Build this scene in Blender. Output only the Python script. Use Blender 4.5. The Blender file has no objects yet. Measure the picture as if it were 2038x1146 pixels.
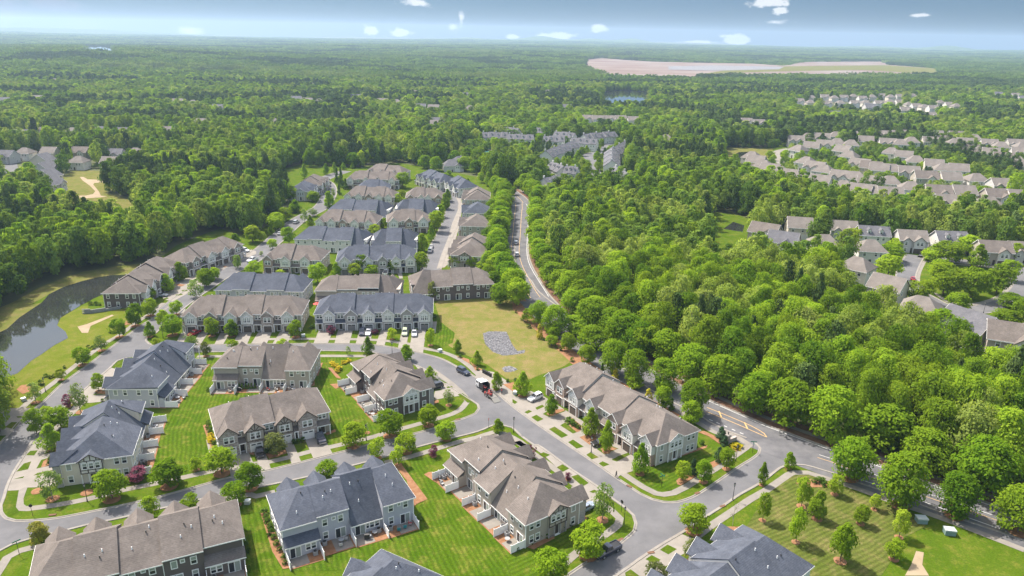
import bpy, bmesh, math, random
import numpy as np
from mathutils import Vector, Matrix, geometry
random.seed(7); RNG = np.random.default_rng(11)
S = bpy.context.scene
COL = S.collection
# ---------------------------------------------------------------- camera
PITCH, ROLL = math.atan(503 * math.cos(math.atan(0.0186)) / 1450), math.atan(0.0186)
cd = bpy.data.cameras.new('drone_camera'); cam = bpy.data.objects.new('drone_camera', cd); COL.objects.link(cam)
cd.sensor_width = 36.0; cd.lens = 36.0 * 1450 / 2038; cd.clip_start = 1.0; cd.clip_end = 60000
cam.matrix_world = Matrix.Translation((0, 0, 95)) @ Matrix.Rotation(math.pi / 2 - PITCH, 4, 'X') @ Matrix.Rotation(ROLL, 4, 'Z')
S.camera = cam
# ---------------------------------------------------------------- light
SUN_EL, SUN_AZ = math.radians(56), math.radians(-52)      # azimuth clockwise from +Y (away from the camera)
sd = Vector((math.sin(SUN_AZ) * math.cos(SUN_EL), math.cos(SUN_AZ) * math.cos(SUN_EL), math.sin(SUN_EL)))
sl = bpy.data.lights.new('sun', 'SUN'); sl.energy = 2.3; sl.angle = math.radians(0.6); sl.color = (1.0, 0.95, 0.87)
sun = bpy.data.objects.new('sun', sl); COL.objects.link(sun); sun.rotation_euler = sd.to_track_quat('Z', 'Y').to_euler()
WD = bpy.data.worlds.new('World'); S.world = WD; WD.use_nodes = True
S.view_settings.view_transform = 'Standard'; S.view_settings.look = 'None'; S.view_settings.gamma = 1.0
S.view_settings.use_curve_mapping = False; S.view_settings.exposure = 1.9
S.cycles.use_denoising = True
S.cycles.max_bounces = 8; S.cycles.diffuse_bounces = 5; S.cycles.glossy_bounces = 2; S.cycles.transmission_bounces = 5
S.cycles.volume_bounces = 1
S.cycles.sample_clamp_indirect = 8

def world_nodes():
    nt = WD.node_tree; N = nt.nodes; K = nt.links; N.clear()
    out = N.new('ShaderNodeOutputWorld'); bg = N.new('ShaderNodeBackground')
    sky = N.new('ShaderNodeTexSky'); sky.sky_type = 'NISHITA'; sky.sun_disc = False
    sky.sun_elevation = SUN_EL; sky.sun_rotation = SUN_AZ
    sky.altitude = 0; sky.air_density = 1.0; sky.dust_density = 1.0; sky.ozone_density = 1.0
    tc = N.new('ShaderNodeTexCoord'); sep = N.new('ShaderNodeSeparateXYZ'); K.new(tc.outputs['Generated'], sep.inputs[0])
    def math_(op, a, b=None, c=None):
        m = N.new('ShaderNodeMath'); m.operation = op
        for i, v in enumerate((a, b, c)):
            if v is None: continue
            if isinstance(v, (int, float)): m.inputs[i].default_value = v
            else: K.new(v, m.inputs[i])
        return m.outputs[0]
    # scattered fair weather clouds: a noise field stretched along the horizon, all round the sky
    mp = N.new('ShaderNodeMapping'); mp.inputs['Scale'].default_value = (9, 9, 30); K.new(tc.outputs['Generated'], mp.inputs[0])
    nz = N.new('ShaderNodeTexNoise'); nz.inputs['Scale'].default_value = 1.0; nz.inputs['Detail'].default_value = 9; nz.inputs['Roughness'].default_value = 0.62
    K.new(mp.outputs[0], nz.inputs['Vector'])
    mp2 = N.new('ShaderNodeMapping'); mp2.inputs['Scale'].default_value = (55, 55, 90); K.new(tc.outputs['Generated'], mp2.inputs[0])
    nz2 = N.new('ShaderNodeTexNoise'); nz2.inputs['Scale'].default_value = 1.0; nz2.inputs['Detail'].default_value = 6; nz2.inputs['Roughness'].default_value = 0.6
    K.new(mp2.outputs[0], nz2.inputs['Vector'])
    low = N.new('ShaderNodeMapRange'); K.new(sep.outputs[2], low.inputs[0])
    low.inputs[1].default_value = 0.0; low.inputs[2].default_value = 0.3; low.inputs[3].default_value = 0.0; low.inputs[4].default_value = 0.06
    base = math_('SUBTRACT', nz.outputs['Fac'], 0.665); base = math_('ADD', base, low.outputs[0])
    generic = math_('MULTIPLY', base, 7.0); generic = N_clamp(N, K, generic)
    # the individual puffs seen in the photograph: direction, half width, half height (radians), strength
    total = generic
    dark = None
    for az, el, w, h, s in CLOUDS:
        d = (math.sin(az) * math.cos(el), math.cos(az) * math.cos(el), math.sin(el))
        r = (math.cos(az), -math.sin(az), 0)
        dp = N.new('ShaderNodeVectorMath'); dp.operation = 'DOT_PRODUCT'; K.new(tc.outputs['Generated'], dp.inputs[0]); dp.inputs[1].default_value = r
        fw = N.new('ShaderNodeVectorMath'); fw.operation = 'DOT_PRODUCT'; K.new(tc.outputs['Generated'], fw.inputs[0]); fw.inputs[1].default_value = d
        a = math_('DIVIDE', dp.outputs['Value'], w); a = math_('MULTIPLY', a, a)
        b = math_('SUBTRACT', sep.outputs[2], d[2]); b = math_('DIVIDE', b, h); b = math_('MULTIPLY', b, b)
        q = math_('ADD', a, b); q = math_('MULTIPLY', q, -1.0); q = math_('EXPONENT', q)
        f = math_('GREATER_THAN', fw.outputs['Value'], 0.0); q = math_('MULTIPLY', q, f)
        t = math_('MULTIPLY_ADD', nz2.outputs['Fac'], 1.9, -1.28); t = math_('ADD', q, t); t = math_('MULTIPLY', t, 3.0 * s); t = N_clamp(N, K, t)
        t = math_('MULTIPLY', t, math_('GREATER_THAN', q, 0.02))
        if s <= .7 and az < -.4: dark = t if dark is None else math_('MAXIMUM', dark, t)
        else: total = math_('MAXIMUM', total, t)
    # hazy spring sky: horizon glare dimmed, dome above brighter and warmer as added fill
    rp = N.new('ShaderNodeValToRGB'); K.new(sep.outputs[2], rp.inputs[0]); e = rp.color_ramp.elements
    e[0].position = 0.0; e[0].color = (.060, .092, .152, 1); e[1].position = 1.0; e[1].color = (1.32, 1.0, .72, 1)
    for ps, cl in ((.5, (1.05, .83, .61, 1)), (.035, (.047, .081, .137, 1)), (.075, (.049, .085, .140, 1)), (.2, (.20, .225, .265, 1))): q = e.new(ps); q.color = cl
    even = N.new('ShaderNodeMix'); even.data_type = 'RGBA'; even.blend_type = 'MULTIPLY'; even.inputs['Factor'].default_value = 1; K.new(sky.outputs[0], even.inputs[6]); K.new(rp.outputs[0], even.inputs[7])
    mix = N.new('ShaderNodeMix'); mix.data_type = 'RGBA'
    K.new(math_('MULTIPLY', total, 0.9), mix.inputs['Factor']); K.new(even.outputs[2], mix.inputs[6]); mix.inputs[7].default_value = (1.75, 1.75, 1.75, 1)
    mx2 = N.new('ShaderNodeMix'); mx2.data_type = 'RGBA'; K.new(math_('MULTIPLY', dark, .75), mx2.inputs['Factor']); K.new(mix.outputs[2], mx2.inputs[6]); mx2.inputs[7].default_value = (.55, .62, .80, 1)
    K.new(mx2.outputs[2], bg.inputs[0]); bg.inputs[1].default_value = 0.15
    K.new(bg.outputs[0], out.inputs[0])
def N_clamp(N, K, v):
    m = N.new('ShaderNodeClamp'); K.new(v, m.inputs[0]); return m.outputs[0]
def _dir(px, py):
    v = cam.matrix_world.to_3x3() @ Vector(((px - 1019) / 1450, (573 - py) / 1450, -1)); v.normalize()
    return math.atan2(v.x, v.y), math.asin(v.z)
CLOUDS = []
for px, py, w, h, s in ((1105, 72, 38, 7, 1.2), (1470, 78, 28, 12, 1.3), (1195, 57, 15, 8, 1.1), (797, 66, 28, 8, 1.1), (738, 61, 13, 8, 1.2), (1530, 4, 32, 10, 1.4),
                        (1551, 21, 16, 7, 1.3), (1020, 73, 16, 4, 1.0), (1545, 44, 20, 5, .6), (830, 6, 22, 7, .8), (918, 38, 6, 12, .6), (1390, 84, 40, 4, 1.0), (900, 52, 10, 7, .6), (1830, 30, 18, 3, .7),
                        (10, 14, 48, 22, .7), (100, 8, 60, 12, .6), (160, 47, 34, 9, .5), (380, 60, 26, 8, .45)):
    az, el = _dir(px, py); CLOUDS.append((az, el, w / 1450, h / 1450, s))
world_nodes()
# ---------------------------------------------------------------- helpers
def tag(o, label=None, cat=None, group=None, kind=None):
    if label: o['label'] = label
    if cat: o['category'] = cat
    if group: o['group'] = group
    if kind: o['kind'] = kind
    return o
def empty(name, loc=(0, 0, 0), rz=0.0, label=None, cat=None, group=None):
    o = bpy.data.objects.new(name, None); COL.objects.link(o); o.location = loc; o.rotation_euler = (0, 0, rz)
    o.empty_display_size = 0.5
    return tag(o, label, cat, group)
class MB:
    def __init__(s): s.v = []; s.f = []; s.m = []
    def face(s, pts, m=0):
        n = len(s.v); s.v.extend([tuple(p) for p in pts]); s.f.append(tuple(range(n, n + len(pts)))); s.m.append(m)
    def box(s, x0, x1, y0, y1, z0, z1, m=0):
        n = len(s.v)
        s.v.extend([(x0, y0, z0), (x1, y0, z0), (x1, y1, z0), (x0, y1, z0), (x0, y0, z1), (x1, y0, z1), (x1, y1, z1), (x0, y1, z1)])
        for q in ((0, 3, 2, 1), (4, 5, 6, 7), (0, 1, 5, 4), (1, 2, 6, 5), (2, 3, 7, 6), (3, 0, 4, 7)):
            s.f.append(tuple(n + i for i in q)); s.m.append(m)
    def prism(s, poly, a, b, axis='x', m=0):
        """poly: list of 2d points; extruded along axis from a to b. axis x: poly=(y,z); axis y: poly=(x,z); axis z: poly=(x,y)"""
        n = len(s.v); k = len(poly)
        def P(p, t): return (t, p[0], p[1]) if axis == 'x' else ((p[0], t, p[1]) if axis == 'y' else (p[0], p[1], t))
        s.v.extend([P(p, a) for p in poly] + [P(p, b) for p in poly])
        s.f.append(tuple(n + i for i in range(k))); s.m.append(m)
        s.f.append(tuple(n + k + i for i in reversed(range(k)))); s.m.append(m)
        for i in range(k):
            j = (i + 1) % k
            s.f.append((n + i, n + k + i, n + k + j, n + j)); s.m.append(m)
    def tube(s, p, q, r0, r1, n=8, m=0, cap=True):
        p = Vector(p); q = Vector(q); d = (q - p).normalized(); a = d.orthogonal().normalized(); b = d.cross(a)
        k = len(s.v)
        for c, r in ((p, r0), (q, r1)):
            for i in range(n):
                t = 2 * math.pi * i / n; s.v.append(tuple(c + a * (r * math.cos(t)) + b * (r * math.sin(t))))
        for i in range(n):
            j = (i + 1) % n; s.f.append((k + i, k + j, k + n + j, k + n + i)); s.m.append(m)
        if cap:
            s.f.append(tuple(k + n + i for i in range(n))); s.m.append(m); s.f.append(tuple(k + i for i in reversed(range(n)))); s.m.append(m)
    def mesh(s, name, mats, fix=True):
        me = bpy.data.meshes.new(name); me.from_pydata(s.v, [], s.f)
        for m in mats: me.materials.append(m)
        if len(mats) > 1: me.polygons.foreach_set('material_index', s.m)
        if fix:
            bm = bmesh.new(); bm.from_mesh(me); bmesh.ops.recalc_face_normals(bm, faces=bm.faces); bm.to_mesh(me); bm.free()
        me.update(); return me
    def obj(s, name, mats, parent=None, fix=True, **k):
        return link(name, s.mesh(name, mats if isinstance(mats, (list, tuple)) else [mats], fix), parent, **k)
def link(name, me, parent=None, loc=None, rz=None, **k):
    o = bpy.data.objects.new(name, me); COL.objects.link(o)
    if parent: o.parent = parent
    if loc: o.location = loc
    if rz: o.rotation_euler = (0, 0, rz)
    tag(o, **k) if k else None
    return o
# ---------------------------------------------------------------- materials
def mat(name, col, rough=0.85, col2=None, scale=1.0, detail=4, spec=0.3, bump=0.0, bscale=None, metallic=0.0, coord='Object', stretch=None, contrast=(0.35, 0.65)):
    m = bpy.data.materials.new(name); m.use_nodes = True; nt = m.node_tree; N = nt.nodes; K = nt.links
    p = N['Principled BSDF']; p.inputs['Roughness'].default_value = rough; p.inputs['Specular IOR Level'].default_value = spec; p.inputs['Metallic'].default_value = metallic
    p.inputs['Base Color'].default_value = (*col, 1)
    if col2:
        tc = N.new('ShaderNodeTexCoord'); v = tc.outputs[coord]
        if stretch:
            mp = N.new('ShaderNodeMapping'); mp.inputs['Scale'].default_value = stretch; K.new(v, mp.inputs[0]); v = mp.outputs[0]
        n = N.new('ShaderNodeTexNoise'); n.inputs['Scale'].default_value = scale; n.inputs['Detail'].default_value = detail; n.inputs['Roughness'].default_value = 0.65; K.new(v, n.inputs['Vector'])
        r = N.new('ShaderNodeValToRGB'); r.color_ramp.elements[0].position = contrast[0]; r.color_ramp.elements[1].position = contrast[1]
        r.color_ramp.elements[0].color = (*col, 1); r.color_ramp.elements[1].color = (*col2, 1)
        K.new(n.outputs['Fac'], r.inputs[0]); K.new(r.outputs[0], p.inputs['Base Color'])
        m['ramp'] = r.name
        if bump:
            b = N.new('ShaderNodeBump'); b.inputs['Strength'].default_value = bump; b.inputs['Distance'].default_value = 0.05
            n2 = N.new('ShaderNodeTexNoise'); n2.inputs['Scale'].default_value = bscale or scale * 4; n2.inputs['Detail'].default_value = 3; K.new(v, n2.inputs['Vector'])
            K.new(n2.outputs['Fac'], b.inputs['Height']); K.new(b.outputs[0], p.inputs['Normal'])
    return m
def grass_mat(name, a, b, c, stripe=None):
    """lawn: two greens in patches, straw flecks, and (stripe = angle) the light and dark bands a mower leaves"""
    m = mat(name, a, 1.0, b, 0.16, 7, 0.0, 0.5, 3.0, contrast=(0.3, 0.7)); nt = m.node_tree; N = nt.nodes; K = nt.links
    p = N['Principled BSDF']; src = p.inputs['Base Color'].links[0].from_socket
    tc = N.new('ShaderNodeTexCoord')
    n2 = N.new('ShaderNodeTexNoise'); n2.inputs['Scale'].default_value = 0.32; n2.inputs['Detail'].default_value = 8; n2.inputs['Roughness'].default_value = 0.72; K.new(tc.outputs['Object'], n2.inputs['Vector'])
    rr = N.new('ShaderNodeMapRange'); K.new(n2.outputs['Fac'], rr.inputs[0]); rr.inputs[1].default_value = 0.50; rr.inputs[2].default_value = 0.70; rr.inputs[4].default_value = 0.75
    mx = N.new('ShaderNodeMix'); mx.data_type = 'RGBA'; K.new(rr.outputs[0], mx.inputs['Factor']); K.new(src, mx.inputs[6]); mx.inputs[7].default_value = (*c, 1)
    src = mx.outputs[2]
    nf = N.new('ShaderNodeTexNoise'); nf.inputs['Scale'].default_value = 2.6; nf.inputs['Detail'].default_value = 5; nf.inputs['Roughness'].default_value = 0.7; K.new(tc.outputs['Object'], nf.inputs['Vector'])
    fm = N.new('ShaderNodeMapRange'); K.new(nf.outputs['Fac'], fm.inputs[0]); fm.inputs[1].default_value = 0.3; fm.inputs[2].default_value = 0.7; fm.inputs[3].default_value = 0.72; fm.inputs[4].default_value = 1.28
    vm = N.new('ShaderNodeVectorMath'); vm.operation = 'SCALE'; K.new(src, vm.inputs[0]); K.new(fm.outputs[0], vm.inputs['Scale']); src = vm.outputs[0]
    if stripe is not None:
        mp = N.new('ShaderNodeMapping'); mp.inputs['Rotation'].default_value = (0, 0, -stripe); K.new(tc.outputs['Object'], mp.inputs[0])
        w = N.new('ShaderNodeTexWave'); w.wave_type = 'BANDS'; w.bands_direction = 'Y'; w.inputs['Scale'].default_value = 0.3; w.inputs['Distortion'].default_value = 4.5; w.inputs['Detail'].default_value = 4; w.inputs['Detail Scale'].default_value = 0.6
        K.new(mp.outputs[0], w.inputs['Vector'])
        wm = N.new('ShaderNodeMapRange'); K.new(w.outputs['Fac'], wm.inputs[0]); wm.inputs[1].default_value = 0.3; wm.inputs[2].default_value = 0.7; wm.inputs[3].default_value = 0.86; wm.inputs[4].default_value = 1.13
        v2 = N.new('ShaderNodeVectorMath'); v2.operation = 'SCALE'; K.new(src, v2.inputs[0]); K.new(wm.outputs[0], v2.inputs['Scale']); src = v2.outputs[0]
    K.new(src, p.inputs['Base Color'])
    return m
def roof_mat(name, a, b, c):
    """asphalt shingles: blotched tabs in courses along the slope"""
    m = mat(name, a, 0.92, b, 1.1, 8, 0.15, contrast=(0.3, 0.7)); nt = m.node_tree; N = nt.nodes; K = nt.links
    p = N['Principled BSDF']; src = p.inputs['Base Color'].links[0].from_socket; tc = N.new('ShaderNodeTexCoord')
    mp = N.new('ShaderNodeMapping'); mp.inputs['Scale'].default_value = (1.5, 1.5, 4.5); K.new(tc.outputs['Object'], mp.inputs[0])
    vo = N.new('ShaderNodeTexNoise'); vo.inputs['Scale'].default_value = 1.6; vo.inputs['Detail'].default_value = 4; K.new(mp.outputs[0], vo.inputs['Vector'])
    r = N.new('ShaderNodeMapRange'); K.new(vo.outputs['Fac'], r.inputs[0]); r.inputs[1].default_value = 0.35; r.inputs[2].default_value = 0.7; r.inputs[4].default_value = 0.7
    mx = N.new('ShaderNodeMix'); mx.data_type = 'RGBA'; K.new(r.outputs[0], mx.inputs['Factor']); K.new(src, mx.inputs[6]); mx.inputs[7].default_value = (*c, 1)
    sp = N.new('ShaderNodeSeparateXYZ'); K.new(tc.outputs['Object'], sp.inputs[0])
    w = N.new('ShaderNodeMath'); w.operation = 'PINGPONG'; K.new(sp.outputs[2], w.inputs[0]); w.inputs[1].default_value = 0.085
    wr = N.new('ShaderNodeMapRange'); K.new(w.outputs[0], wr.inputs[0]); wr.inputs[1].default_value = 0.0; wr.inputs[2].default_value = 0.03; wr.inputs[3].default_value = 0.8; wr.inputs[4].default_value = 1.04
    big = N.new('ShaderNodeTexNoise'); big.inputs['Scale'].default_value = 0.28; big.inputs['Detail'].default_value = 5; K.new(tc.outputs['Object'], big.inputs['Vector'])
    br = N.new('ShaderNodeMapRange'); K.new(big.outputs['Fac'], br.inputs[0]); br.inputs[1].default_value = .3; br.inputs[2].default_value = .7; br.inputs[3].default_value = .84; br.inputs[4].default_value = 1.14
    mm = N.new('ShaderNodeMath'); mm.operation = 'MULTIPLY'; K.new(wr.outputs[0], mm.inputs[0]); K.new(br.outputs[0], mm.inputs[1])
    v2 = N.new('ShaderNodeVectorMath'); v2.operation = 'SCALE'; K.new(mx.outputs[2], v2.inputs[0]); K.new(mm.outputs[0], v2.inputs['Scale'])
    K.new(v2.outputs[0], p.inputs['Base Color'])
    return m
def siding_mat(name, col, gap=0.09, k=0.78):
    m = mat(name, col, 0.7, tuple(v * 0.93 for v in col), 0.6, 3, 0.3); nt = m.node_tree; N = nt.nodes; K = nt.links
    p = N['Principled BSDF']; src = p.inputs['Base Color'].links[0].from_socket; tc = N.new('ShaderNodeTexCoord')
    sp = N.new('ShaderNodeSeparateXYZ'); K.new(tc.outputs['Object'], sp.inputs[0])
    w = N.new('ShaderNodeMath'); w.operation = 'PINGPONG'; K.new(sp.outputs[2], w.inputs[0]); w.inputs[1].default_value = gap
    wr = N.new('ShaderNodeMapRange'); K.new(w.outputs[0], wr.inputs[0]); wr.inputs[1].default_value = 0; wr.inputs[2].default_value = 0.025; wr.inputs[3].default_value = k; wr.inputs[4].default_value = 1.0
    v2 = N.new('ShaderNodeVectorMath'); v2.operation = 'SCALE'; K.new(src, v2.inputs[0]); K.new(wr.outputs[0], v2.inputs['Scale']); K.new(v2.outputs[0], p.inputs['Base Color'])
    return m
def stone_mat(name, a, b, c, scale=2.2, brick=False):
    m = bpy.data.materials.new(name); m.use_nodes = True; nt = m.node_tree; N = nt.nodes; K = nt.links; p = N['Principled BSDF']; p.inputs['Roughness'].default_value = 0.9
    tc = N.new('ShaderNodeTexCoord'); mp = N.new('ShaderNodeMapping'); K.new(tc.outputs['Object'], mp.inputs[0])
    mp.inputs['Scale'].default_value = (1, 1, 2.6) if brick else (1, 1, 1.7)
    v = N.new('ShaderNodeTexVoronoi'); v.inputs['Scale'].default_value = scale; K.new(mp.outputs[0], v.inputs['Vector'])
    s = N.new('ShaderNodeSeparateXYZ'); K.new(v.outputs['Color'], s.inputs[0])
    r = N.new('ShaderNodeValToRGB'); e = r.color_ramp.elements; e[0].color = (*a, 1); e[1].color = (*c, 1); q = e.new(0.5); q.color = (*b, 1); K.new(s.outputs[0], r.inputs[0])
    v2 = N.new('ShaderNodeTexVoronoi'); v2.feature = 'DISTANCE_TO_EDGE'; v2.inputs['Scale'].default_value = scale; K.new(mp.outputs[0], v2.inputs['Vector'])
    g = N.new('ShaderNodeMapRange'); K.new(v2.outputs['Distance'], g.inputs[0]); g.inputs[1].default_value = 0.02; g.inputs[2].default_value = 0.07; 
    mx = N.new('ShaderNodeMix'); mx.data_type = 'RGBA'; K.new(g.outputs[0], mx.inputs['Factor']); mx.inputs[6].default_value = (*[0.8 * x for x in b], 1); K.new(r.outputs[0], mx.inputs[7])
    K.new(mx.outputs[2], p.inputs['Base Color'])
    return m
def leaf_mat(name, a, b, trans=0.5, var=0.22):
    """foliage: hue differs from tree to tree and from spray to spray; leaves let light through"""
    m = bpy.data.materials.new(name); m.use_nodes = True; nt = m.node_tree; N = nt.nodes; K = nt.links; N.clear()
    out = N.new('ShaderNodeOutputMaterial'); oi = N.new('ShaderNodeObjectInfo'); tc = N.new('ShaderNodeTexCoord')
    n = N.new('ShaderNodeTexNoise'); n.inputs['Scale'].default_value = 4.5; n.inputs['Detail'].default_value = 4; K.new(tc.outputs['Object'], n.inputs['Vector'])
    f = N.new('ShaderNodeMath'); f.operation = 'MULTIPLY_ADD'; K.new(oi.outputs['Random'], f.inputs[0]); f.inputs[1].default_value = 0.9; f.inputs[2].default_value = -0.45
    f2 = N.new('ShaderNodeMath'); f2.operation = 'MULTIPLY_ADD'; K.new(n.outputs['Fac'], f2.inputs[0]); f2.inputs[1].default_value = 1.2; K.new(f.outputs[0], f2.inputs[2]); f2.use_clamp = True
    mx = N.new('ShaderNodeMix'); mx.data_type = 'RGBA'; K.new(f2.outputs[0], mx.inputs['Factor']); mx.inputs[6].default_value = (*a, 1); mx.inputs[7].default_value = (*b, 1)
    vr = N.new('ShaderNodeMath'); vr.operation = 'MULTIPLY_ADD'; vm = N.new('ShaderNodeMath'); vm.operation = 'FRACT'; vk = N.new('ShaderNodeMath'); vk.operation = 'MULTIPLY'; vk.inputs[1].default_value = 7.31
    K.new(oi.outputs['Random'], vk.inputs[0]); K.new(vk.outputs[0], vm.inputs[0]); K.new(vm.outputs[0], vr.inputs[0]); vr.inputs[1].default_value = 2 * var; vr.inputs[2].default_value = 1 - var
    sc = N.new('ShaderNodeVectorMath'); sc.operation = 'SCALE'; K.new(mx.outputs[2], sc.inputs[0]); K.new(vr.outputs[0], sc.inputs['Scale'])
    d = N.new('ShaderNodeBsdfDiffuse'); t = N.new('ShaderNodeBsdfTranslucent'); K.new(sc.outputs[0], d.inputs[0])
    tcx = N.new('ShaderNodeMix'); tcx.data_type = 'RGBA'; tcx.blend_type = 'MULTIPLY'; tcx.inputs['Factor'].default_value = 1; K.new(sc.outputs[0], tcx.inputs[6]); tcx.inputs[7].default_value = (1.25, 1.2, 0.55, 1); K.new(tcx.outputs[2], t.inputs[0])
    ms = N.new('ShaderNodeMixShader'); ms.inputs[0].default_value = trans; K.new(d.outputs[0], ms.inputs[1]); K.new(t.outputs[0], ms.inputs[2]); K.new(ms.outputs[0], out.inputs[0])
    return m
M = {}
M['forest_floor'] = mat('forest_floor', (.05, .06, .02), 1, (.085, .095, .03), 0.05, 6)
M['lawn'] = grass_mat('lawn', (.048, .090, .005), (.078, .115, .010), (.14, .13, .028))
M['patch'] = grass_mat('verge_grass', (.042, .080, .005), (.070, .102, .009), (.12, .105, .028))
M['field'] = grass_mat('dry_field', (.105, .125, .022), (.19, .15, .06), (.205, .148, .075))
M['bank'] = grass_mat('rough_bank', (.095, .115, .022), (.15, .135, .045), (.185, .14, .07))
M['lakelawn'] = grass_mat('lake_lawn', (.085, .115, .010), (.125, .135, .022), (.17, .145, .05))
M['asphalt'] = mat('asphalt', (.095, .095, .10), 0.9, (.14, .138, .142), 0.14, 10, 0.25, contrast=(0.32, 0.66))
M['asphalt_worn'] = mat('asphalt_worn', (.085, .085, .092), 0.9, (.14, .137, .14), 0.2, 10, 0.25)
M['concrete'] = mat('concrete', (0.244, 0.222, 0.194), 0.9, (0.178, 0.164, 0.142), 0.28, 8, 0.2, contrast=(0.42, 0.78))
M['kerb'] = mat('kerb_concrete', (0.256, 0.238, 0.211), 0.9, (0.202, 0.184, 0.164), 0.5, 5, 0.2)
M['walk'] = mat('pavement_concrete', (0.232, 0.212, 0.183), 0.9, (0.180, 0.165, 0.145), 0.4, 7, 0.2)
M['mulch'] = mat('pine_straw', (.200, .096, .048), 1, (.272, .152, .084), 1.2, 8, 0.1, 0.6, 6)
M['mulch_dark'] = mat('bark_mulch', (0.11, 0.06, 0.04), 1, (0.19, 0.115, 0.075), 0.6, 8, 0.1, 0.6, 6)
M['dirt'] = mat('bare_soil', (.25, .19, .115), 1, (.31, .245, .165), 0.2, 6)
M['redsoil'] = mat('red_clay', (.15, .095, .07), 1, (.21, .175, .15), 0.009, 7, contrast=(.42, .58), stretch=(.5, 1.6, 1))
M['gravel'] = mat('crushed_stone', (.093, .093, .102), 1, (.272, .268, .272), 1.6, 9, 0.2, 1.0, 4)
M['water'] = mat('pond_water', (.02, .023, .022), 0.04, (.028, .03, .026), 0.03, 3, 0.5)
def ripple(m, k):
    N = m.node_tree.nodes; K = m.node_tree.links; b = N.new('ShaderNodeBump'); b.inputs['Strength'].default_value = k; b.inputs['Distance'].default_value = 0.02
    n = N.new('ShaderNodeTexNoise'); n.inputs['Scale'].default_value = 0.9; n.inputs['Detail'].default_value = 4; tc = N.new('ShaderNodeTexCoord'); K.new(tc.outputs['Object'], n.inputs['Vector']); K.new(n.outputs['Fac'], b.inputs['Height']); K.new(b.outputs[0], N['Principled BSDF'].inputs['Normal'])
ripple(M['water'], 0.25)
M['poolwater'] = mat('pool_water', (0.10, 0.34, 0.42), 0.05, spec=0.5)
M['white_line'] = mat('road_paint_white', (.576, .576, .560), 0.7, (.440, .440, .432), 1.5, 5)
M['yellow_line'] = mat('road_paint_yellow', (.527, .340, .136), 0.7, (.425, .281, .128), 1.5, 5)
M['roof_tan'] = roof_mat('tan_shingles', (0.145, 0.126, 0.112), (0.189, 0.165, 0.145), (0.110, 0.092, 0.083))
M['roof_slate'] = roof_mat('slate_shingles', (0.070, 0.080, 0.103), (0.105, 0.115, 0.139), (0.054, 0.061, 0.078))
M['roof_grey'] = roof_mat('grey_shingles', (.121, .121, .131), (.158, .155, .163), (.089, .089, .100))
M['roof_beige'] = roof_mat('beige_shingles', (0.180, 0.162, 0.146), (0.211, 0.189, 0.169), (0.149, 0.131, 0.117))
M['white'] = mat('white_trim', (.80, .79, .76), 0.55, spec=0.35)
M['vinyl'] = mat('white_vinyl', (.84, .84, .83), 0.45, (.78, .785, .78), 0.7, 3, 0.4)
M['greige'] = siding_mat('greige_siding', (.40, .355, .30))
M['bluegrey'] = siding_mat('blue_grey_siding', (.44, .445, .49))
M['taupe'] = siding_mat('dark_taupe_siding', (.135, .11, .102))
M['cream'] = siding_mat('cream_siding', (.66, .60, .50))
M['pearl'] = siding_mat('pale_siding', (.66, .635, .59))
M['sage'] = siding_mat('pale_sage_siding', (.54, .505, .445))
M['palegrey'] = siding_mat('pale_grey_siding', (.52, .50, .48))
M['timber_dark'] = mat('dark_timber', (0.07, 0.055, 0.045), 0.7)
M['stone'] = stone_mat('fieldstone', (0.220, 0.179, 0.159), (0.357, 0.302, 0.269), (0.481, 0.426, 0.385), 2.4)
M['brick'] = stone_mat('tan_brick', (0.289, 0.206, 0.165), (0.371, 0.275, 0.227), (0.440, 0.344, 0.289), 4.5, True)
M['brickgrey'] = stone_mat('grey_brick', (0.275, 0.255, 0.241), (0.371, 0.344, 0.330), (0.454, 0.426, 0.413), 4.5, True)
M['door_brown'] = mat('brown_garage', (0.105, 0.082, 0.066), 0.6)
M['door_white'] = mat('white_garage', (0.66, 0.65, 0.62), 0.5)
M['door_grey'] = mat('grey_garage', (0.19, 0.18, 0.175), 0.6)
M['glass'] = mat('window_glass', (0.03, 0.034, 0.04), 0.06, spec=0.6)
M['blind'] = mat('window_blind', (0.30, 0.33, 0.29), 0.25, spec=0.5)
M['black'] = mat('black_metal', (0.018, 0.018, 0.02), 0.45, spec=0.5)
M['rubber'] = mat('rubber', (0.022, 0.022, 0.024), 0.85)
M['chrome'] = mat('wheel_alloy', (0.55, 0.56, 0.58), 0.3, metallic=0.8)
M['lampglass'] = mat('lamp_glass', (0.55, 0.55, 0.5), 0.3)
M['green_sign'] = mat('green_sign', (0.02, 0.16, 0.10), 0.5)
M['green_box'] = mat('green_cabinet', (0.16, 0.24, 0.22), 0.55, (0.20, 0.28, 0.26), 0.8)
M['pale_box'] = mat('pale_cabinet', (0.42, 0.46, 0.45), 0.55)
M['ac'] = mat('grey_metal', (0.28, 0.285, 0.29), 0.5)
M['bark'] = mat('bark', (0.115, 0.09, 0.07), 0.95, (0.19, 0.155, 0.125), 3.0, 5)
M['palebark'] = mat('pale_bark', (0.26, 0.235, 0.205), 0.95, (0.36, 0.33, 0.29), 3.0, 5)
M['skin'] = mat('skin', (0.42, 0.26, 0.19), 0.6)
M['hair'] = mat('hair', (0.04, 0.028, 0.02), 0.7)
M['cushion'] = mat('pale_cushion', (0.45, 0.43, 0.40), 0.9)
M['teal'] = mat('teal_cloth', (0.03, 0.20, 0.22), 0.8)
M['redcloth'] = mat('red_cloth', (0.42, 0.06, 0.05), 0.7)
M['redpaint'] = mat('red_machine', (0.40, 0.09, 0.08), 0.5)
M['mesh_steel'] = mat('trailer_steel', (0.17, 0.165, 0.15), 0.7)
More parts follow.
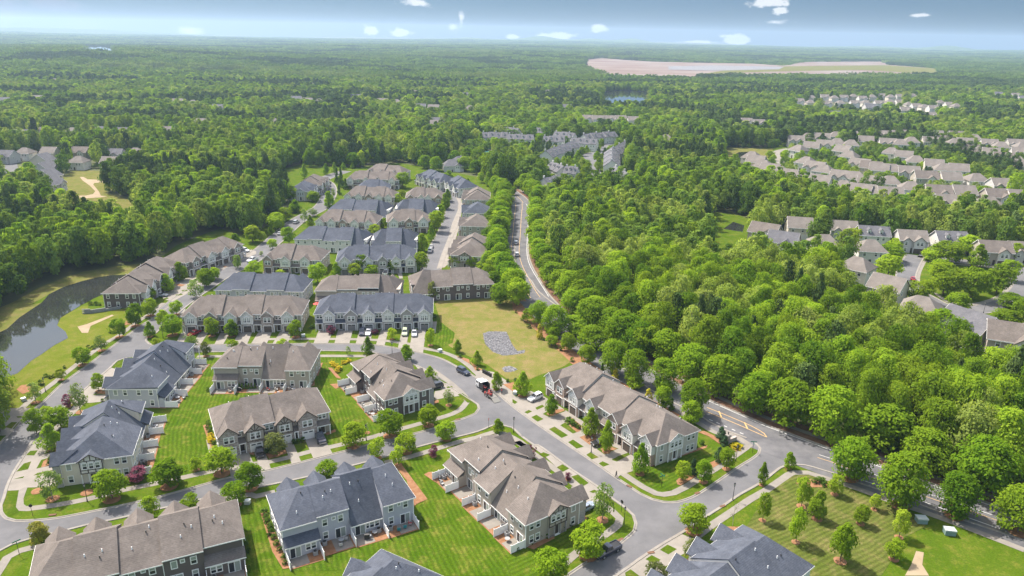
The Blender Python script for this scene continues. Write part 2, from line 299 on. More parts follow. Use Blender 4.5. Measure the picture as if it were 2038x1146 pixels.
M['block'] = mat('retaining_block', (0.30, 0.30, 0.30), 0.95, (0.24, 0.24, 0.245), 1.2)
LEAF = {
 'M': leaf_mat('maple_leaves', (0.125, 0.23, 0.012), (0.25, 0.355, 0.022)),
 'L': leaf_mat('lime_leaves', (0.2, 0.315, 0.016), (0.3, 0.385, 0.034)),
 'O': leaf_mat('pear_leaves', (0.13, 0.24, 0.014), (0.24, 0.35, 0.026)),
 'K': leaf_mat('oak_leaves', (0.105, 0.215, 0.012), (0.225, 0.335, 0.022), var=0.18),
 'X': leaf_mat('pale_leaves', (0.15, 0.235, 0.05), (0.25, 0.335, 0.1)),
 'W': leaf_mat('olive_leaves', (0.1, 0.135, 0.035), (0.18, 0.21, 0.065)),
 'P': leaf_mat('purple_leaves', (0.098, 0.029, 0.052), (0.182, 0.058, 0.091), 0.25),
 'D': leaf_mat('crimson_leaves', (0.390, 0.019, 0.065), (0.520, 0.039, 0.104), 0.2),
 'R': leaf_mat('bronze_leaves', (0.12, 0.18, 0.016), (0.25, 0.23, 0.045)),
 'C': leaf_mat('blue_green_needles', (0.035, 0.072, 0.03), (0.065, 0.11, 0.05), 0.15),
 'V': leaf_mat('cypress_needles', (0.055, 0.115, 0.014), (0.11, 0.18, 0.022), 0.2),
 'G': leaf_mat('golden_needles', (0.312, 0.312, 0.023), (0.429, 0.377, 0.046), 0.25),
 'S': leaf_mat('shrub_leaves', (0.04, 0.085, 0.012), (0.09, 0.15, 0.022), 0.2),
 'Ys': leaf_mat('yellow_shrub', (0.338, 0.286, 0.016), (0.494, 0.390, 0.026), 0.25),
 'F': leaf_mat('wood_leaves', (0.085, 0.18, 0.014), (0.26, 0.37, 0.028), 0.5, 0.28),
 'Fl': leaf_mat('spring_leaves', (0.19, 0.275, 0.035), (0.29, 0.36, 0.085), 0.5, 0.22),
 'Ff': leaf_mat('far_wood_leaves', (0.07, 0.14, 0.022), (0.175, 0.26, 0.042), 0.4, 0.25),
 'Fk': leaf_mat('far_spring_leaves', (0.12, 0.19, 0.04), (0.19, 0.255, 0.065), 0.4, 0.2),
 'Pn': leaf_mat('pine_needles', (0.05, 0.09, 0.024), (0.1, 0.15, 0.04), 0.12, 0.22),
}
DATA = {
'road_avenue_far': [[-122.1,235],[-122.2,248.1],[-121.5,260.5],[-119.1,284.3],[-115,300.7],[-114.3,317.8],[-114.5,344.6],[-114.5,374.7],[-112.7,389.4],[-110.2,408.3],[-112.6,434.7],[-116.8,456.7],[-122.9,475.6],[-129.4,487.9],[-129.4,496],[-127.2,508],[-121.8,525.7]],
'kerb_island': [[-117,202.3],[-118.8,199.9],[-118.4,195.5],[-118.2,182.4],[-117.8,170.4],[-116.7,158.4],[-113.2,146.6],[-111.5,140.9],[-109.5,135.7],[-107.3,131.2],[-106.2,128.6],[-104.7,126.5],[-102.3,124.5],[-100.1,123.8],[-96.9,124],[-92.5,124.8],[-87,127],[-80.6,129.8],[-74.2,133.1],[-67.7,137.2],[-62.5,140.4],[-55.9,143.1],[-49.9,146.2],[-42.2,150.6],[-36.8,153.6],[-31.3,157],[-22,161.9],[-13.5,167.8],[-9.1,171.7],[-8.3,174.5],[-8.7,176.6],[-10.9,179.4],[-16.3,186],[-22.1,193],[-27.3,199.6],[-37.6,206.4],[-42.4,209.1],[-45.7,209.9],[-61,210],[-98,207.3]],
'kerb_north': [[-117.3,244.1],[-116.5,239.1],[-117.8,228.4],[-117.3,221.8],[-118.5,217.8],[-117.4,215.3],[-115.4,213.1],[-113,211.7],[-106.8,212.3],[-81.6,214.1],[-59.4,215.7],[-43.1,215.2],[-31.2,211],[-27.4,209.3],[-21.5,205.8],[-16,200.1],[-10.3,193.5],[-5.7,187.2],[0.7,176.1],[5.7,168.7],[9.8,163],[14.5,156.7],[18.6,151.3],[21.5,147.4],[24.7,142.9],[27.1,139.8],[29.2,137],[31.4,135.1],[33.7,134.2],[36.7,134.3],[40.1,136],[42.9,138.2],[48.4,143.2],[54.2,148.6],[58.2,152],[60.7,154.6],[61.8,157],[61.4,159.4]],
'kerb_south': [[-129.6,84.5],[-117.6,100.5],[-97.1,114.8],[-96,116.7],[-93.6,118.4],[-87.9,121.3],[-84.8,123],[-79.4,125.3],[-74,128],[-69.2,130.3],[-62.5,133.7],[-58.9,135.2],[-46.1,140.8],[-39.5,144.3],[-33.2,147.7],[-28.1,150.8],[-22,154.7],[-15.9,158.1],[-8,162.4],[-4.3,165.6],[-1.7,165.8],[0.8,164.6],[2.7,161.1],[6.1,156.5],[7,156.6],[10.2,152.4],[14.6,146.1],[18.6,141.2],[20.5,138.6],[22.6,135.2],[25.2,131.7],[26.4,129.3],[26.5,126.6],[25.8,124.2],[23.8,121.8],[22,119.8],[17.2,116.5],[15.3,114.5],[11.2,110.8],[-17.6,83]],
'kerb_west': [[-124.4,248.9],[-124.2,237.5],[-125.3,228.1],[-125.6,219.3],[-125.8,207.2],[-125.9,196.2],[-126.2,184.6],[-125,173.5],[-124.9,167.9],[-124.5,162.7],[-123,155.7],[-122.5,152.6],[-117.6,128],[-110.7,93.7]],
'kerb_corner': [[-9.5,84.4],[20.4,111],[25.3,115.5],[30.5,120],[37.2,125.3],[42.5,130],[46.6,133.4],[50.9,137.2],[57.6,142.4],[63.9,148.4],[66.7,149.6],[70.3,149.7],[73.9,147.6],[77.4,145.3],[79.4,143.2],[85.7,138.5],[92.7,132.4],[101.6,126],[104.8,123.5]],
'blv_lane_r': [[55.2,181.1],[60.5,175],[67.3,167.2],[69.6,165.2],[80,155.9],[87,150.4],[94.8,143.7],[97.6,141.3],[106.5,134.1]],
'blv_lane_l': [[80,144.7],[86.4,140],[93.5,134],[102.2,127]],
'blv_yellow': [[74.5,153.2],[77.4,151.1],[82.9,146],[85.9,143.6],[91.7,138.7],[94.2,136.7],[100.1,132.6],[103.3,129.9]],
'blv_island_a': [[53,175.1],[58.6,169.5],[65.2,162.2]],
'blv_island_b': [[53.8,177.4],[57.7,173.5],[63,167.7],[65.1,164],[65.2,162.2]],
'blv_hatch': [[[56.5,175.4],[56.3,171.8]],[[61.7,169.6],[61.5,166.1]]],
'blv_dash': [[51,172.2],[53.1,170.4],[54.6,168.9],[56.1,167.3],[57.7,165.6],[59.3,163.9]],
'blv_farR': [[14.2,264.5],[9,294.7],[7.1,310.4],[6.6,326.4],[7.2,353.4],[8.5,402.6],[8.7,415.2],[7.4,428.5]],
'blv_farL': [[10.8,269.2],[7.8,283.5],[3,300.3],[1,312.6],[0.9,349.8],[2.8,392.1]],
'blv_top': [[8.7,424.5],[7.1,434.6],[4,447.2],[2.2,456],[-0.2,465.1]],
'walks': [[[-117.6,194],[-114.6,173],[-113.9,166.2],[-113.2,157.3],[-112.5,152.7],[-110.5,145.6],[-105.8,135.3],[-103.9,130.8],[-102.5,128.7],[-101.2,127.8],[-99.8,127.8],[-94.9,129.2],[-89.5,131.5],[-83.3,135.1],[-76.5,138.2],[-64,144.3],[-56.2,146.8],[-51.9,149],[-47.5,151.7],[-43.5,153.7],[-35.5,157.9],[-30.4,161.2],[-22.5,166.2],[-15.1,171.3],[-12.7,174.9],[-11.6,178.6],[-12.8,181.9],[-16.5,188.2],[-19.9,193.1],[-23.3,197.6]],[[-59.2,206.2],[-45,206.7]],[[-96.4,204.1],[-88.5,204.6]],[[-93.2,106.9],[-93.8,109.8],[-94.5,112.9],[-93.3,114.9],[-91,116.2]],[[-61.8,131.9],[-55.8,134.1],[-54.4,133.5],[-50.8,135.2]],[[-29,147.4],[-24.1,149.8],[-18.8,153.1],[-16.2,154.8],[-12.1,157.5],[-7.8,159.6],[-4.2,162.1],[-1.3,161.6],[2.7,157.8],[4.8,154.7],[1.9,158],[3.8,155.4],[7.8,150],[11.6,144.9],[14.6,139.6],[17.4,135.5],[20,133.3],[22.3,130.3],[23.4,128.2],[22.8,126.1],[19.3,122.4],[14.4,118.1],[11.2,114.4],[8.1,110.7],[5.7,107.9]],[[-83,218.2],[-60.3,219.5],[-43.8,219.3],[-32.3,216.4],[-27.9,213.4],[-21.6,210.8],[-16.4,206.3],[-12.6,201],[-8.5,193.6],[-2.2,185.8],[3.1,177.8],[5.8,174.2],[9.4,169.7],[11.5,166.2],[15.1,161.3],[18.2,157.4],[21.6,151],[24.2,147.8],[26.9,144],[30.2,139.6],[32.6,137.3],[34.2,136.9],[36.6,137.6],[39.6,139.8],[44.2,143.9],[49.9,148.9],[55.2,154],[58.2,156.9],[59.6,158.4],[59,159.6],[56.1,164.1],[53.3,163.3],[50,168],[47.5,171.8],[45.9,175.1]],[[37.5,122.1],[41.4,125.8],[48,131.5],[53.4,136.1],[57.4,139.1],[63,144],[66.2,146.5],[69.7,146.6],[73,144.4],[78.2,140.7],[84.3,135.7],[89.7,131.9],[95.7,127],[102.9,120.5]],[[-126.5,157.7],[-128.4,170.4],[-128.9,175.4],[-128.9,184.5],[-129.2,193.5],[-129.4,203.3],[-129.2,212.9],[-128.1,220.2],[-128.1,230.2],[-127.5,239.8],[-127.6,249.8]],[[1.2,263.4],[-0.4,273.6],[-1.9,281.8],[-3.3,288.3],[-4.7,304.7]]],
'drives': [[[-67.6,150.8],[-62.6,151.9],[-57.1,142.3],[-62.4,140.5]],[[-62,153.1],[-59.5,153.6],[-54.4,143.8],[-56.3,142.9]],[[-55.9,156.7],[-53.9,157.6],[-48.5,147.2],[-50.4,146.2]],[[-51.5,159.4],[-47.4,161.2],[-42,150.8],[-45.9,148.4]],[[-74.2,155.9],[-73.5,156.1],[-69.7,149.1],[-70.4,148.7]],[[-109.2,222.2],[-106.5,222.3],[-104.7,212.9],[-106.8,212.3]],[[-103.5,224.1],[-100.6,223.7],[-99.1,213.5],[-101.7,213.4]],[[-96.7,224.5],[-93.6,224.1],[-92,213.9],[-94.8,213.7]],[[-90.9,225.3],[-86.5,225.5],[-84.5,214.2],[-89,214]],[[-84.4,226.2],[-80,226.4],[-78.4,214.8],[-83.4,214.6]],[[-77.4,227.6],[-73.9,227.8],[-71.8,215.1],[-76.6,214.9]],[[-64.9,228.6],[-60.1,228.8],[-59.1,216],[-63.7,215.8]],[[-58.5,227.8],[-53.5,228],[-52.2,216.3],[-57,216.1]],[[-51.3,227.8],[-46.7,228],[-45.6,215.6],[-50.1,215.9]],[[-44.1,227.8],[-41.5,227.9],[-40.6,214.8],[-43.5,215.4]],[[-37,228.8],[-34.6,228.9],[-33.4,212.6],[-36.1,213.6]],[[-33.5,228.6],[-28.9,228.9],[-27.6,209.5],[-32.2,211.7]],[[-27.6,236.4],[-26,236.5],[-25.4,226.3],[-26.1,226.2]],[[-9.8,198.2],[-5.2,197.1],[0.7,189],[0.7,176.9],[-1.9,180.5],[-10.3,193.7]],[[-103.9,289.8],[-99,290.1],[-98.1,283.9],[-103.2,284.2]],[[-95.7,290.3],[-93.3,290.4],[-92.1,284.5],[-94.4,284.4]],[[-88.4,290.7],[-85.5,290.9],[-82.5,282.6],[-85.3,283.3]],[[-72.8,294.3],[-69.1,294.5],[-66.9,284.4],[-70.5,284.7]],[[-56.3,290.1],[-52.3,291.2],[-50.4,284.5],[-55.7,285.1]],[[-49.4,294.8],[-47.2,295],[-44.8,283.2],[-46.1,282.8]]],
'zones': [[[0.7,175.9],[0.7,180.6],[5.7,185.2],[8.7,183.1],[15.3,174],[27,157.8],[27,157.9],[33.3,149.4],[32.5,148],[28.3,145.6],[25.8,144.2],[24.8,143.1],[21.5,147.5],[18.6,151.4],[14.5,156.8],[9.8,163.1],[5.7,168.9]],[[-109.4,135.6],[-111.5,140.8],[-113.1,146.5],[-116.3,157.8],[-113.2,157.3],[-108.7,153.4],[-104.3,145.3],[-102,142.3],[-98.1,136],[-101.8,135.3],[-104.9,135.1],[-105.5,135.1],[-105.9,134.1],[-108.2,133.8]],[[-118.1,182.3],[-118.2,188.9],[-118.3,195.3],[-116,194.1],[-113.7,185.9],[-112.4,182.1],[-108.2,174.8],[-110.5,174],[-114.6,173],[-114.2,166.7],[-117.6,170.4]],[[-134.7,168.9],[-128.9,170.2],[-124.7,170],[-124.3,166.3],[-123.7,160.6],[-123.1,156.3],[-126.1,156.2]],[[6.7,157],[10.2,152.5],[14.6,146.2],[18.6,141.3],[20.6,138.7],[19.9,137.4],[18.4,133.7],[17.5,130.6],[15.3,129.6],[15.4,137.3],[12.5,144.5],[8.7,151.3],[5.2,156.2]],[[-27.3,199.6],[-22.1,193.2],[-16.3,186.1],[-13.2,181.7],[-18.6,179.8],[-21.2,178.6],[-21.1,183.5],[-22.1,189.7],[-25.5,193.7],[-30.1,202.9]],[[20.3,110.9],[25.3,115.5],[30.5,120],[35,123.6],[37.5,122.1],[38.6,120.6],[37.4,116.5],[37.1,114.4],[35,111.2]],[[-136.2,263.3],[-134.9,275.5],[-130.8,279],[-131.2,292.4],[-129.5,301.6],[-127,309.4],[-119.8,320.9],[-116.7,318],[-115.4,314.1],[-120.8,293.1],[-122.6,276.2],[-123.5,259.6],[-125,251.3],[-129.4,253.8]],[[-32.4,296.9],[-32.5,318.3],[-32,347.4],[-32.5,378],[-31.9,405.5],[-32.1,427.4],[-28.6,427.7],[-29.4,403.6],[-28.1,372.9],[-28.1,329.7],[-28.1,318.6],[-27.6,305.7],[-29.2,299.5]],[[-31.7,415.2],[-33.2,429.1],[-35.9,443.6],[-39.1,454.5],[-41.5,461.3],[-39.5,471.1],[-33.5,455],[-30.4,421.2]]],
'grass': [[[0.7,180.2],[2.1,178.4],[1.4,177.3],[0.7,178]],[[3.9,172.8],[5.1,174.1],[6,173.3],[4.7,172]],[[5.7,170.2],[7.1,171.5],[8.9,169.3],[7.3,167.9]],[[6.9,175.4],[8.8,177.2],[9.4,176.2],[7.3,174.2]],[[10.1,164.2],[11.6,165.5],[14.8,161.3],[13.1,160]],[[13.1,166.2],[14.5,167.8],[17.1,162.9],[16.1,162.2]],[[8.8,172],[10.9,174.8],[15,174.7],[14.9,173.8],[10.4,170.4]],[[14.6,158],[15.9,159.3],[18.3,156.1],[16.5,155.1]],[[18.6,152.4],[19.7,153.6],[21.5,151.4],[19.7,150.5]],[[21.2,148.7],[22.2,149.7],[23.7,148.4],[22.1,147.4]],[[24.4,150.4],[26.2,152.1],[29.6,154.2],[29.8,153.4],[25.6,149.7]],[[21.4,155.1],[24.1,157.5],[26.7,155.5],[23,152.7]],[[-113.1,147.7],[-113.3,149.6],[-111.7,149.9],[-111.2,147.7]],[[-111,141],[-111.4,144.3],[-110.3,145.2],[-109,142]],[[-107.3,142.3],[-108.4,145.9],[-107,147.1],[-105.7,143.4]],[[-109.3,148.3],[-109.6,150.8],[-107.8,151.4],[-107.2,149.5]],[[-109.8,138.1],[-108.1,139.3],[-108,138.6]],[[-106.3,139.6],[-106,140.6],[-103.1,142],[-103.1,141.5],[-105.5,139.9]],[[-105.3,128.1],[-107.8,133.4],[-106,134.1],[-102.8,128.2],[-101.2,126.8],[-102,125.1]],[[-114.1,177.9],[-113.7,180.5],[-111.3,180.7],[-110.4,178.4]],[[-118.4,183.4],[-118.3,184.5],[-114.1,186.7],[-112.8,182.8],[-114,182.5]],[[-117.4,170.3],[-117.2,172.7],[-116,173.1],[-115.4,169.7]],[[-117.8,194.8],[-118.4,198.3],[-117,201.5],[-115.9,199.3],[-116.7,195.8]],[[-126.3,160.2],[-126.3,162.7],[-124.3,162.8],[-123.5,159.3]],[[-127,165.6],[-124.6,166],[-124.8,165.2],[-126.2,164.9]],[[-124.7,156],[-123.2,156.5],[-122.7,154.3],[-123.6,154.2]],[[7.2,152.3],[8.3,153.2],[9.9,152.1],[8.7,151]],[[11.2,146.8],[12.6,148.1],[14.1,146.4],[12.5,145]],[[14.3,143.1],[15.9,144],[18.1,140.7],[16.6,139.4]],[[12.4,141],[13,141.3],[14.4,139.4],[13.3,138.6]],[[17.9,137.4],[19.1,138.2],[19.9,137.6],[18.7,136.9]],[[-22.1,191.7],[-20.9,192],[-18.1,189.2],[-19.8,188.6]],[[-14.6,182.3],[-13.3,183],[-9.8,178.1],[-11.5,177.5]],[[-18.2,186.7],[-16.8,187.4],[-16.2,186.6],[-17.8,185.9]],[[-21.9,184.6],[-19.9,185.4],[-19.2,184.7],[-21.5,183.8]],[[30,118.5],[31.8,120.1],[33.4,118.8],[31.4,117.2]],[[26.7,115.7],[28.1,116.9],[29.6,115.6],[28.2,114.4]],[[29.6,113.3],[31.3,114.6],[33.2,112.9],[32,111.6]],[[22.2,111.8],[23.4,112.8],[24.8,111],[22.2,110.9]],[[32.9,116.4],[34.8,117.7],[37.2,116.2],[36.9,114.7],[35.7,114.5]],[[35.8,123.5],[37,124.7],[38.8,123.3],[37.2,122.2]],[[-127.2,258.7],[-125.7,260.2],[-124.4,258.9],[-126.3,257.4]],[[-127.2,263.8],[-125.6,264.6],[-124.3,263.2],[-126.1,262.4]],[[-129.7,254.4],[-129,255.8],[-127.9,254.5],[-128.7,253.1]]],
'mulch': [[[9.8,172.4],[11.6,174.4],[14.3,175],[14.8,174.1],[10.8,171.2]],[[14.6,167.9],[16.4,170.3],[18.7,166.1],[18.1,163.6],[17.1,162.9]],[[17.6,160.5],[19.9,162.1],[22.9,159.8],[19.8,157]],[[22.3,155.1],[24.1,157],[26.4,155.3],[23.1,153.3]],[[-106.6,142.9],[-107.6,145.4],[-107,147.1],[-105,144.2],[-105.6,143.3]],[[-109.2,149.4],[-109.3,150.5],[-107.8,151.3],[-107.5,149.8]],[[-113.7,178.6],[-113.1,180.1],[-111.5,180.4],[-111.1,178.7]],[[-117.3,170.6],[-117,172.4],[-116.3,172.9],[-115.8,170.3]],[[3.9,150.8],[5.7,151.4],[6.3,150.6],[4.5,149.8]],[[34.8,115.9],[36.2,116.5],[37.3,116.2],[36.9,114.7],[35.8,114.7]],[[36.3,123.5],[37.5,124.5],[38.9,124],[38,123.1]],[[-132.3,269.8],[-131.5,271.3],[-128.4,270.4],[-129.1,268.1]],[[-123,294.7],[-121.8,295.7],[-120.6,294.5],[-122,293.4]],[[-124.6,307.6],[-123.3,308.6],[-122.3,307.4],[-123.5,306.1]],[[-62.3,151.5],[-61.4,151.9],[-60.2,149.5],[-61.3,149.8]],[[-58.1,150.6],[-53.7,152.2],[-52.8,150.7],[-56.2,148.1]],[[-53.5,157.2],[-50.9,158.6],[-49.8,155.7],[-52.3,155.2]],[[-46.2,160],[-44.1,162.2],[-43.6,161],[-45.3,159.2]],[[-77.8,162.8],[-77,163.7],[-70.8,152.2],[-71.6,152.2]],[[-51.5,127.7],[-50.8,128.5],[-40.4,111.5],[-41.8,111.1],[-45.3,115.9]],[[-26.6,146.4],[-24.9,146.7],[-17.4,133.6],[-19.5,131.8],[-20.2,130.2],[-20.9,134.3],[-22.9,140.4]],[[-40.4,111.6],[-41.4,114],[-38.7,115.6],[-37.6,113.1]],[[-36.1,118.5],[-35,120.5],[-33.7,118.2],[-34.8,117.2]],[[-36.8,117.1],[-36.3,117.5],[-34.5,115],[-35.1,114.7]],[[-28.8,122.3],[-26.5,123.7],[-26,122.4],[-28.4,121.2]],[[-22.4,125.5],[-20.1,127.4],[-18.7,125.6],[-21.2,123.4]],[[-25.7,123.5],[-24.8,123.5],[-24,121.7],[-24.4,121.3]],[[3.9,118.5],[7.6,122.1],[9,122.7],[9.5,121.4],[5.2,117.9]],[[9.5,123.6],[16,129.3],[16.6,127.8],[9.9,122.5]],[[-0.6,120.8],[2.1,122.6],[2.3,120.5],[0.7,118.1]],[[-8.7,133.8],[-5.9,135.5],[-4.5,133.1],[-6.6,131.4]],[[-12.2,139.6],[-10.4,140.1],[-8.5,138],[-10.4,136.6]],[[-19.3,142.9],[-18.3,143.9],[-17,143.9],[-14.6,138.6],[-16.8,140.3]],[[-29.8,171.3],[-27,172.7],[-26.6,171.4],[-28.9,169.9]],[[-26.7,173.2],[-21.3,178.3],[-19.6,178.8],[-19.3,177.4],[-25.3,172.3]],[[-44.3,182.5],[-42.1,185],[-41.3,183.1],[-43.4,181.6]],[[-51.5,187.1],[-48.5,187.7],[-47.9,185.7],[-49.1,184.2]],[[-37.6,171],[-35.3,172],[-33.3,171.2],[-34.3,166.6]],[[-54.7,197.9],[-53.5,197.9],[-49,190.7],[-50.5,191.1]],[[-83,181.2],[-82.8,183.3],[-79.7,184.3],[-79.5,182.2]],[[-61.6,186.3],[-59,186.9],[-58.4,185.2],[-61.1,183.8]],[[-57.3,192.3],[-58.1,200.3],[-57,201.3],[-56.1,192.3]],[[-57.6,190.5],[-57.1,191.4],[-55.5,186.2],[-56.4,185.3]],[[-76.1,186.2],[-71.5,185.9],[-71.2,185.1],[-75.5,184.5]],[[-96.5,173],[-88.2,173.3],[-87.9,171.8],[-95.7,171.4]],[[-93.3,197.2],[-90.6,198.3],[-90.1,195.1],[-92.2,194.6]],[[-93.4,191],[-91,191.5],[-90.3,189.4],[-92.5,188.5]],[[-96.4,172.5],[-91.9,173.1],[-91,171.2],[-95.6,171.3]],[[-90.7,158.2],[-88.1,158.7],[-87.3,156.7],[-89.5,156.2]],[[-90.7,163.8],[-87.9,164.4],[-87.2,162.6],[-89.9,162.1]],[[38.1,142.3],[40,144.4],[42.7,144.7],[43.1,144.2],[38.8,140.4],[38.1,140.8]],[[47.6,149.9],[50.3,151.8],[51.3,150.8],[47.8,147.7]],[[48.1,164.1],[49.9,164.8],[53.3,160.9],[53.5,157.9],[52.1,158.8],[50.5,162]],[[40.7,153.5],[49.1,157.8],[48.5,156.6],[41.4,152.4]],[[33.2,148.6],[40.6,152.9],[40.5,152.3],[33.6,147.8]],[[53.5,156.8],[57,158],[56.9,156.3],[55.5,155.1]],[[42.6,124.2],[45.2,126.1],[48,126.2],[49.8,124.5],[43.7,122.7]],[[65.2,142.2],[69,143.8],[71.4,143.4],[73.9,142.5],[72.7,141],[68,140.6]],[[-2.1,188.9],[1.5,190.7],[4,186.8],[0.8,184.7]],[[-12.4,203.9],[-9.9,200.4],[-8.3,198.2],[-10.5,197.7]],[[-17,208.3],[-12.9,205.7],[-12.3,202.1],[-16.5,207.4]],[[-130.9,227.8],[-132.3,231.7],[-131,231.8],[-129.2,229]],[[-136.5,180.3],[-136.9,183],[-134.3,183.5],[-132.2,179],[-133.2,177.8]]],
'lawns': [[[[-96.1,203.8],[-89.7,204.1],[-87.4,193.6],[-84.1,182.4],[-81.9,179.5],[-71.1,183],[-69.6,178.5],[-80.2,171.7],[-78.8,164.4],[-73.1,153.4],[-85.7,152.9],[-89.2,168],[-87.7,172.8],[-88.4,187],[-92,201.3]],[-2.8,13.3]],[[[-87.8,159.5],[-75.7,159.9],[-67.1,141.9],[-72.6,140.7],[-80.3,141.5],[-85.7,153.6]],[-6.8,16.5]],[[[-59.1,205.9],[-49.2,205.9],[-55.6,200.2],[-51.6,190.1],[-52.3,186.9],[-42,172.5],[-34,163.5],[-33.1,160.5],[-43.1,154.8],[-44.9,154.4],[-47.4,169.6],[-54.5,184.4],[-56.8,185.1],[-55.8,201.1]],[-8.8,24.5]],[[[-27.8,146.8],[-16,153.2],[-16.9,149.3],[-19.4,143],[-14.5,137.3],[-6.3,128.6],[1.1,118.1],[1.1,110.5],[-11.4,110.2],[-24.5,118.1],[-28.9,111.2],[-40.3,110.6],[-34.5,114.6],[-27.8,118.8],[-24.1,121.5],[-17.4,124.9],[-19,130.8],[-17.4,133.9],[-24.8,146.4]],[6.5,-14.9]],[[[-54.1,132.8],[-52.5,132.8],[-51.6,127.6],[-49.3,123.2],[-42.2,111.6],[-40.9,109.4],[-47.5,109.2]],[6.7,-13]],[[[-57.1,130.1],[-54.1,132.8],[-46.2,109.2],[-47.2,109.2],[-51.1,117.7],[-56,127.9]],[5.4,-11.3]],[[[15.9,130.1],[18.1,130.6],[22.1,128.6],[21.9,126.9],[17.8,122.8],[12.9,118.4],[7,111.5],[1.1,108.7],[0.1,115.5],[4.7,116],[9.3,121.3],[13.1,125],[16.6,126.7]],[8.8,6.8]],[[[28.3,145.8],[30.9,147.4],[33.6,147.5],[41.6,153.5],[49.4,157.8],[52.4,152.8],[46.9,147.7],[37.7,140.3],[34.5,138.6],[31.4,140.2]],[8.7,6.9]],[[[57.7,138.6],[65.8,145.5],[69.6,145.6],[72.9,142.9],[83.7,134.3],[88.8,130.1],[86.7,127.2],[79.1,122.9],[75.5,117.6],[70.5,112.3],[49,111.8],[48,124.4]],[21,12.9]],[[[-31.6,256.6],[-27.2,241.2],[-22.9,233.1],[-18.9,226.6],[-19,218.1],[-24.9,211.8],[-28,214.6],[-27.3,226.2],[-25.2,226.3]],[-2.1,36]]],
'field': [[-28.6,254],[-26.4,261],[-15.9,261.6],[0.3,261.1],[0.3,250.2],[18.5,205.2],[15.9,201.5],[8.1,195.1],[5.8,192.5],[0.6,192.3],[-0.7,192.2],[-7.3,202.3],[-10.6,205.8],[-16.8,211.2],[-21.4,218],[-23.6,231.9]],
'gravel': [[-9.5,226.5],[-7.5,228.4],[-1.7,228.5],[0.5,216.9],[2.1,212.5],[4.5,213.6],[4.3,211.2],[0.6,209.6],[-2.4,209],[-5.7,211.7],[-8.3,217.6]],
'rubble': [[-2.3,199.8],[-0.8,201.2],[0.6,200.8],[1.9,199.1],[0.6,197.8],[-1.5,197.2]],
'pond': [[-167.7,219.4],[-167.3,223.2],[-169.7,232.8],[-171.1,247.7],[-173.9,256.9],[-173.4,264.9],[-170.6,271.9],[-167.3,276.8],[-163.1,280.3],[-157.5,281.5],[-154,262.3],[-153.5,259.4],[-155.1,253.7],[-155.3,249],[-155.7,245.7],[-155.8,233.5],[-152.9,226.7],[-147,221.5],[-143.2,216.4],[-144.1,210.3],[-143.9,203.6],[-144.1,199],[-142.7,190.4],[-145.1,185.8],[-149.2,184.4],[-158.8,190.5],[-170.1,206.2]],
'bank': [[-182.7,240.4],[-181.5,249.6],[-182.3,263.6],[-180.1,274.4],[-176.7,284.5],[-168.1,291.9],[-157.9,297.1],[-153.2,292.9],[-157.5,281.5],[-163.1,280.3],[-167.3,276.8],[-170.6,271.9],[-173.4,264.9],[-173.9,256.9],[-173.7,246],[-171.1,247.7],[-169.7,232.8],[-167.3,223.2],[-167.8,218.3]],
'bank_near': [[-145.1,185.8],[-142.7,190.4],[-144.1,199],[-143.9,203.6],[-144.1,210.3],[-143.2,216.4],[-147,221.5],[-152.9,226.7],[-155.8,233.5],[-155.2,244.7],[-153.2,246.1],[-149.8,239.9],[-142.4,242.8],[-138,243],[-128.1,230.2],[-128.4,220.8],[-129.5,213.4],[-129.7,203.7],[-129.4,193.9],[-129.2,184.9],[-128.9,171.2],[-126.9,158.3]],
'dirt': [[[-145.6,225.9],[-143.8,228.3],[-140,237.3],[-138.9,236.5],[-141.6,226.7],[-139.2,220.8],[-141.2,220.7]],[[-276,424.3],[-255.7,427.7],[-253.9,432.6],[-256.9,440.5],[-269.1,456.6],[-283.6,473.7],[-291.3,484.7],[-289.2,484.9],[-282.3,477.7],[-267.9,475.2],[-264.3,469.9],[-271.2,465.5],[-269,460.2],[-254.9,440.7],[-247,428.5],[-242.4,427.3],[-244,424.1],[-251.6,420.3],[-271.5,420.1]],[[80.9,119.6],[82.2,119.2],[80,115.6],[79.7,112.6],[75.1,112.5],[77.8,115.5]]],
'clear_left': [[-283.7,438.1],[-303.1,483.5],[-311.7,516.6],[-298.2,509.1],[-275,502.9],[-251.2,458.3],[-249.4,437.9],[-217.6,412.8],[-175.3,340.1],[-195.9,345.4],[-223.4,357.8],[-232.8,357]],
'clear_hill': [[191.8,675.1],[201.2,683.6],[222.7,683.9],[238.9,681.1],[230,652.1],[179.7,520.7],[154.9,516.3],[149.5,522.3]],
'clear_green': [[105.4,390.8],[117.9,415.3],[128.4,409.1],[136.8,390],[123.9,368],[104.9,302.5],[92.5,288.9],[87.8,296.9],[83.9,307.8]],
'wet': [[31.5,366.8],[37.6,362.2],[34.9,345.9],[32.4,322.6],[31.6,317.2],[28.1,306.7],[31.4,290.4],[25.3,287.8],[25.5,306.6],[26.1,320.8],[28.6,333.5]],
'hill_pond': [[186.2,629.6],[200.2,655.2],[217.3,661.9],[199.3,622.8],[184.6,601.2],[179.9,604.6]],
'green_pond': [[111.4,375.8],[121.2,392],[125.1,384.4],[120.3,370.6],[117,371.9]],
'left_street': [[-303.2,436.3],[-319.4,459],[-333.8,480.4],[-349.8,503.7],[-370.2,533.7]],
'cul': [[190.7,332.2],[179.1,314.9],[168.5,297.2],[163.2,281.4],[163.6,270.7],[165.6,261.6],[173.8,258.1],[186.2,263.6],[197.7,272.6],[210.6,287.8],[221.4,304.5],[226.6,314.5],[218.1,319.2],[205.5,323.5],[197.1,328.2],[191.9,331.8]],
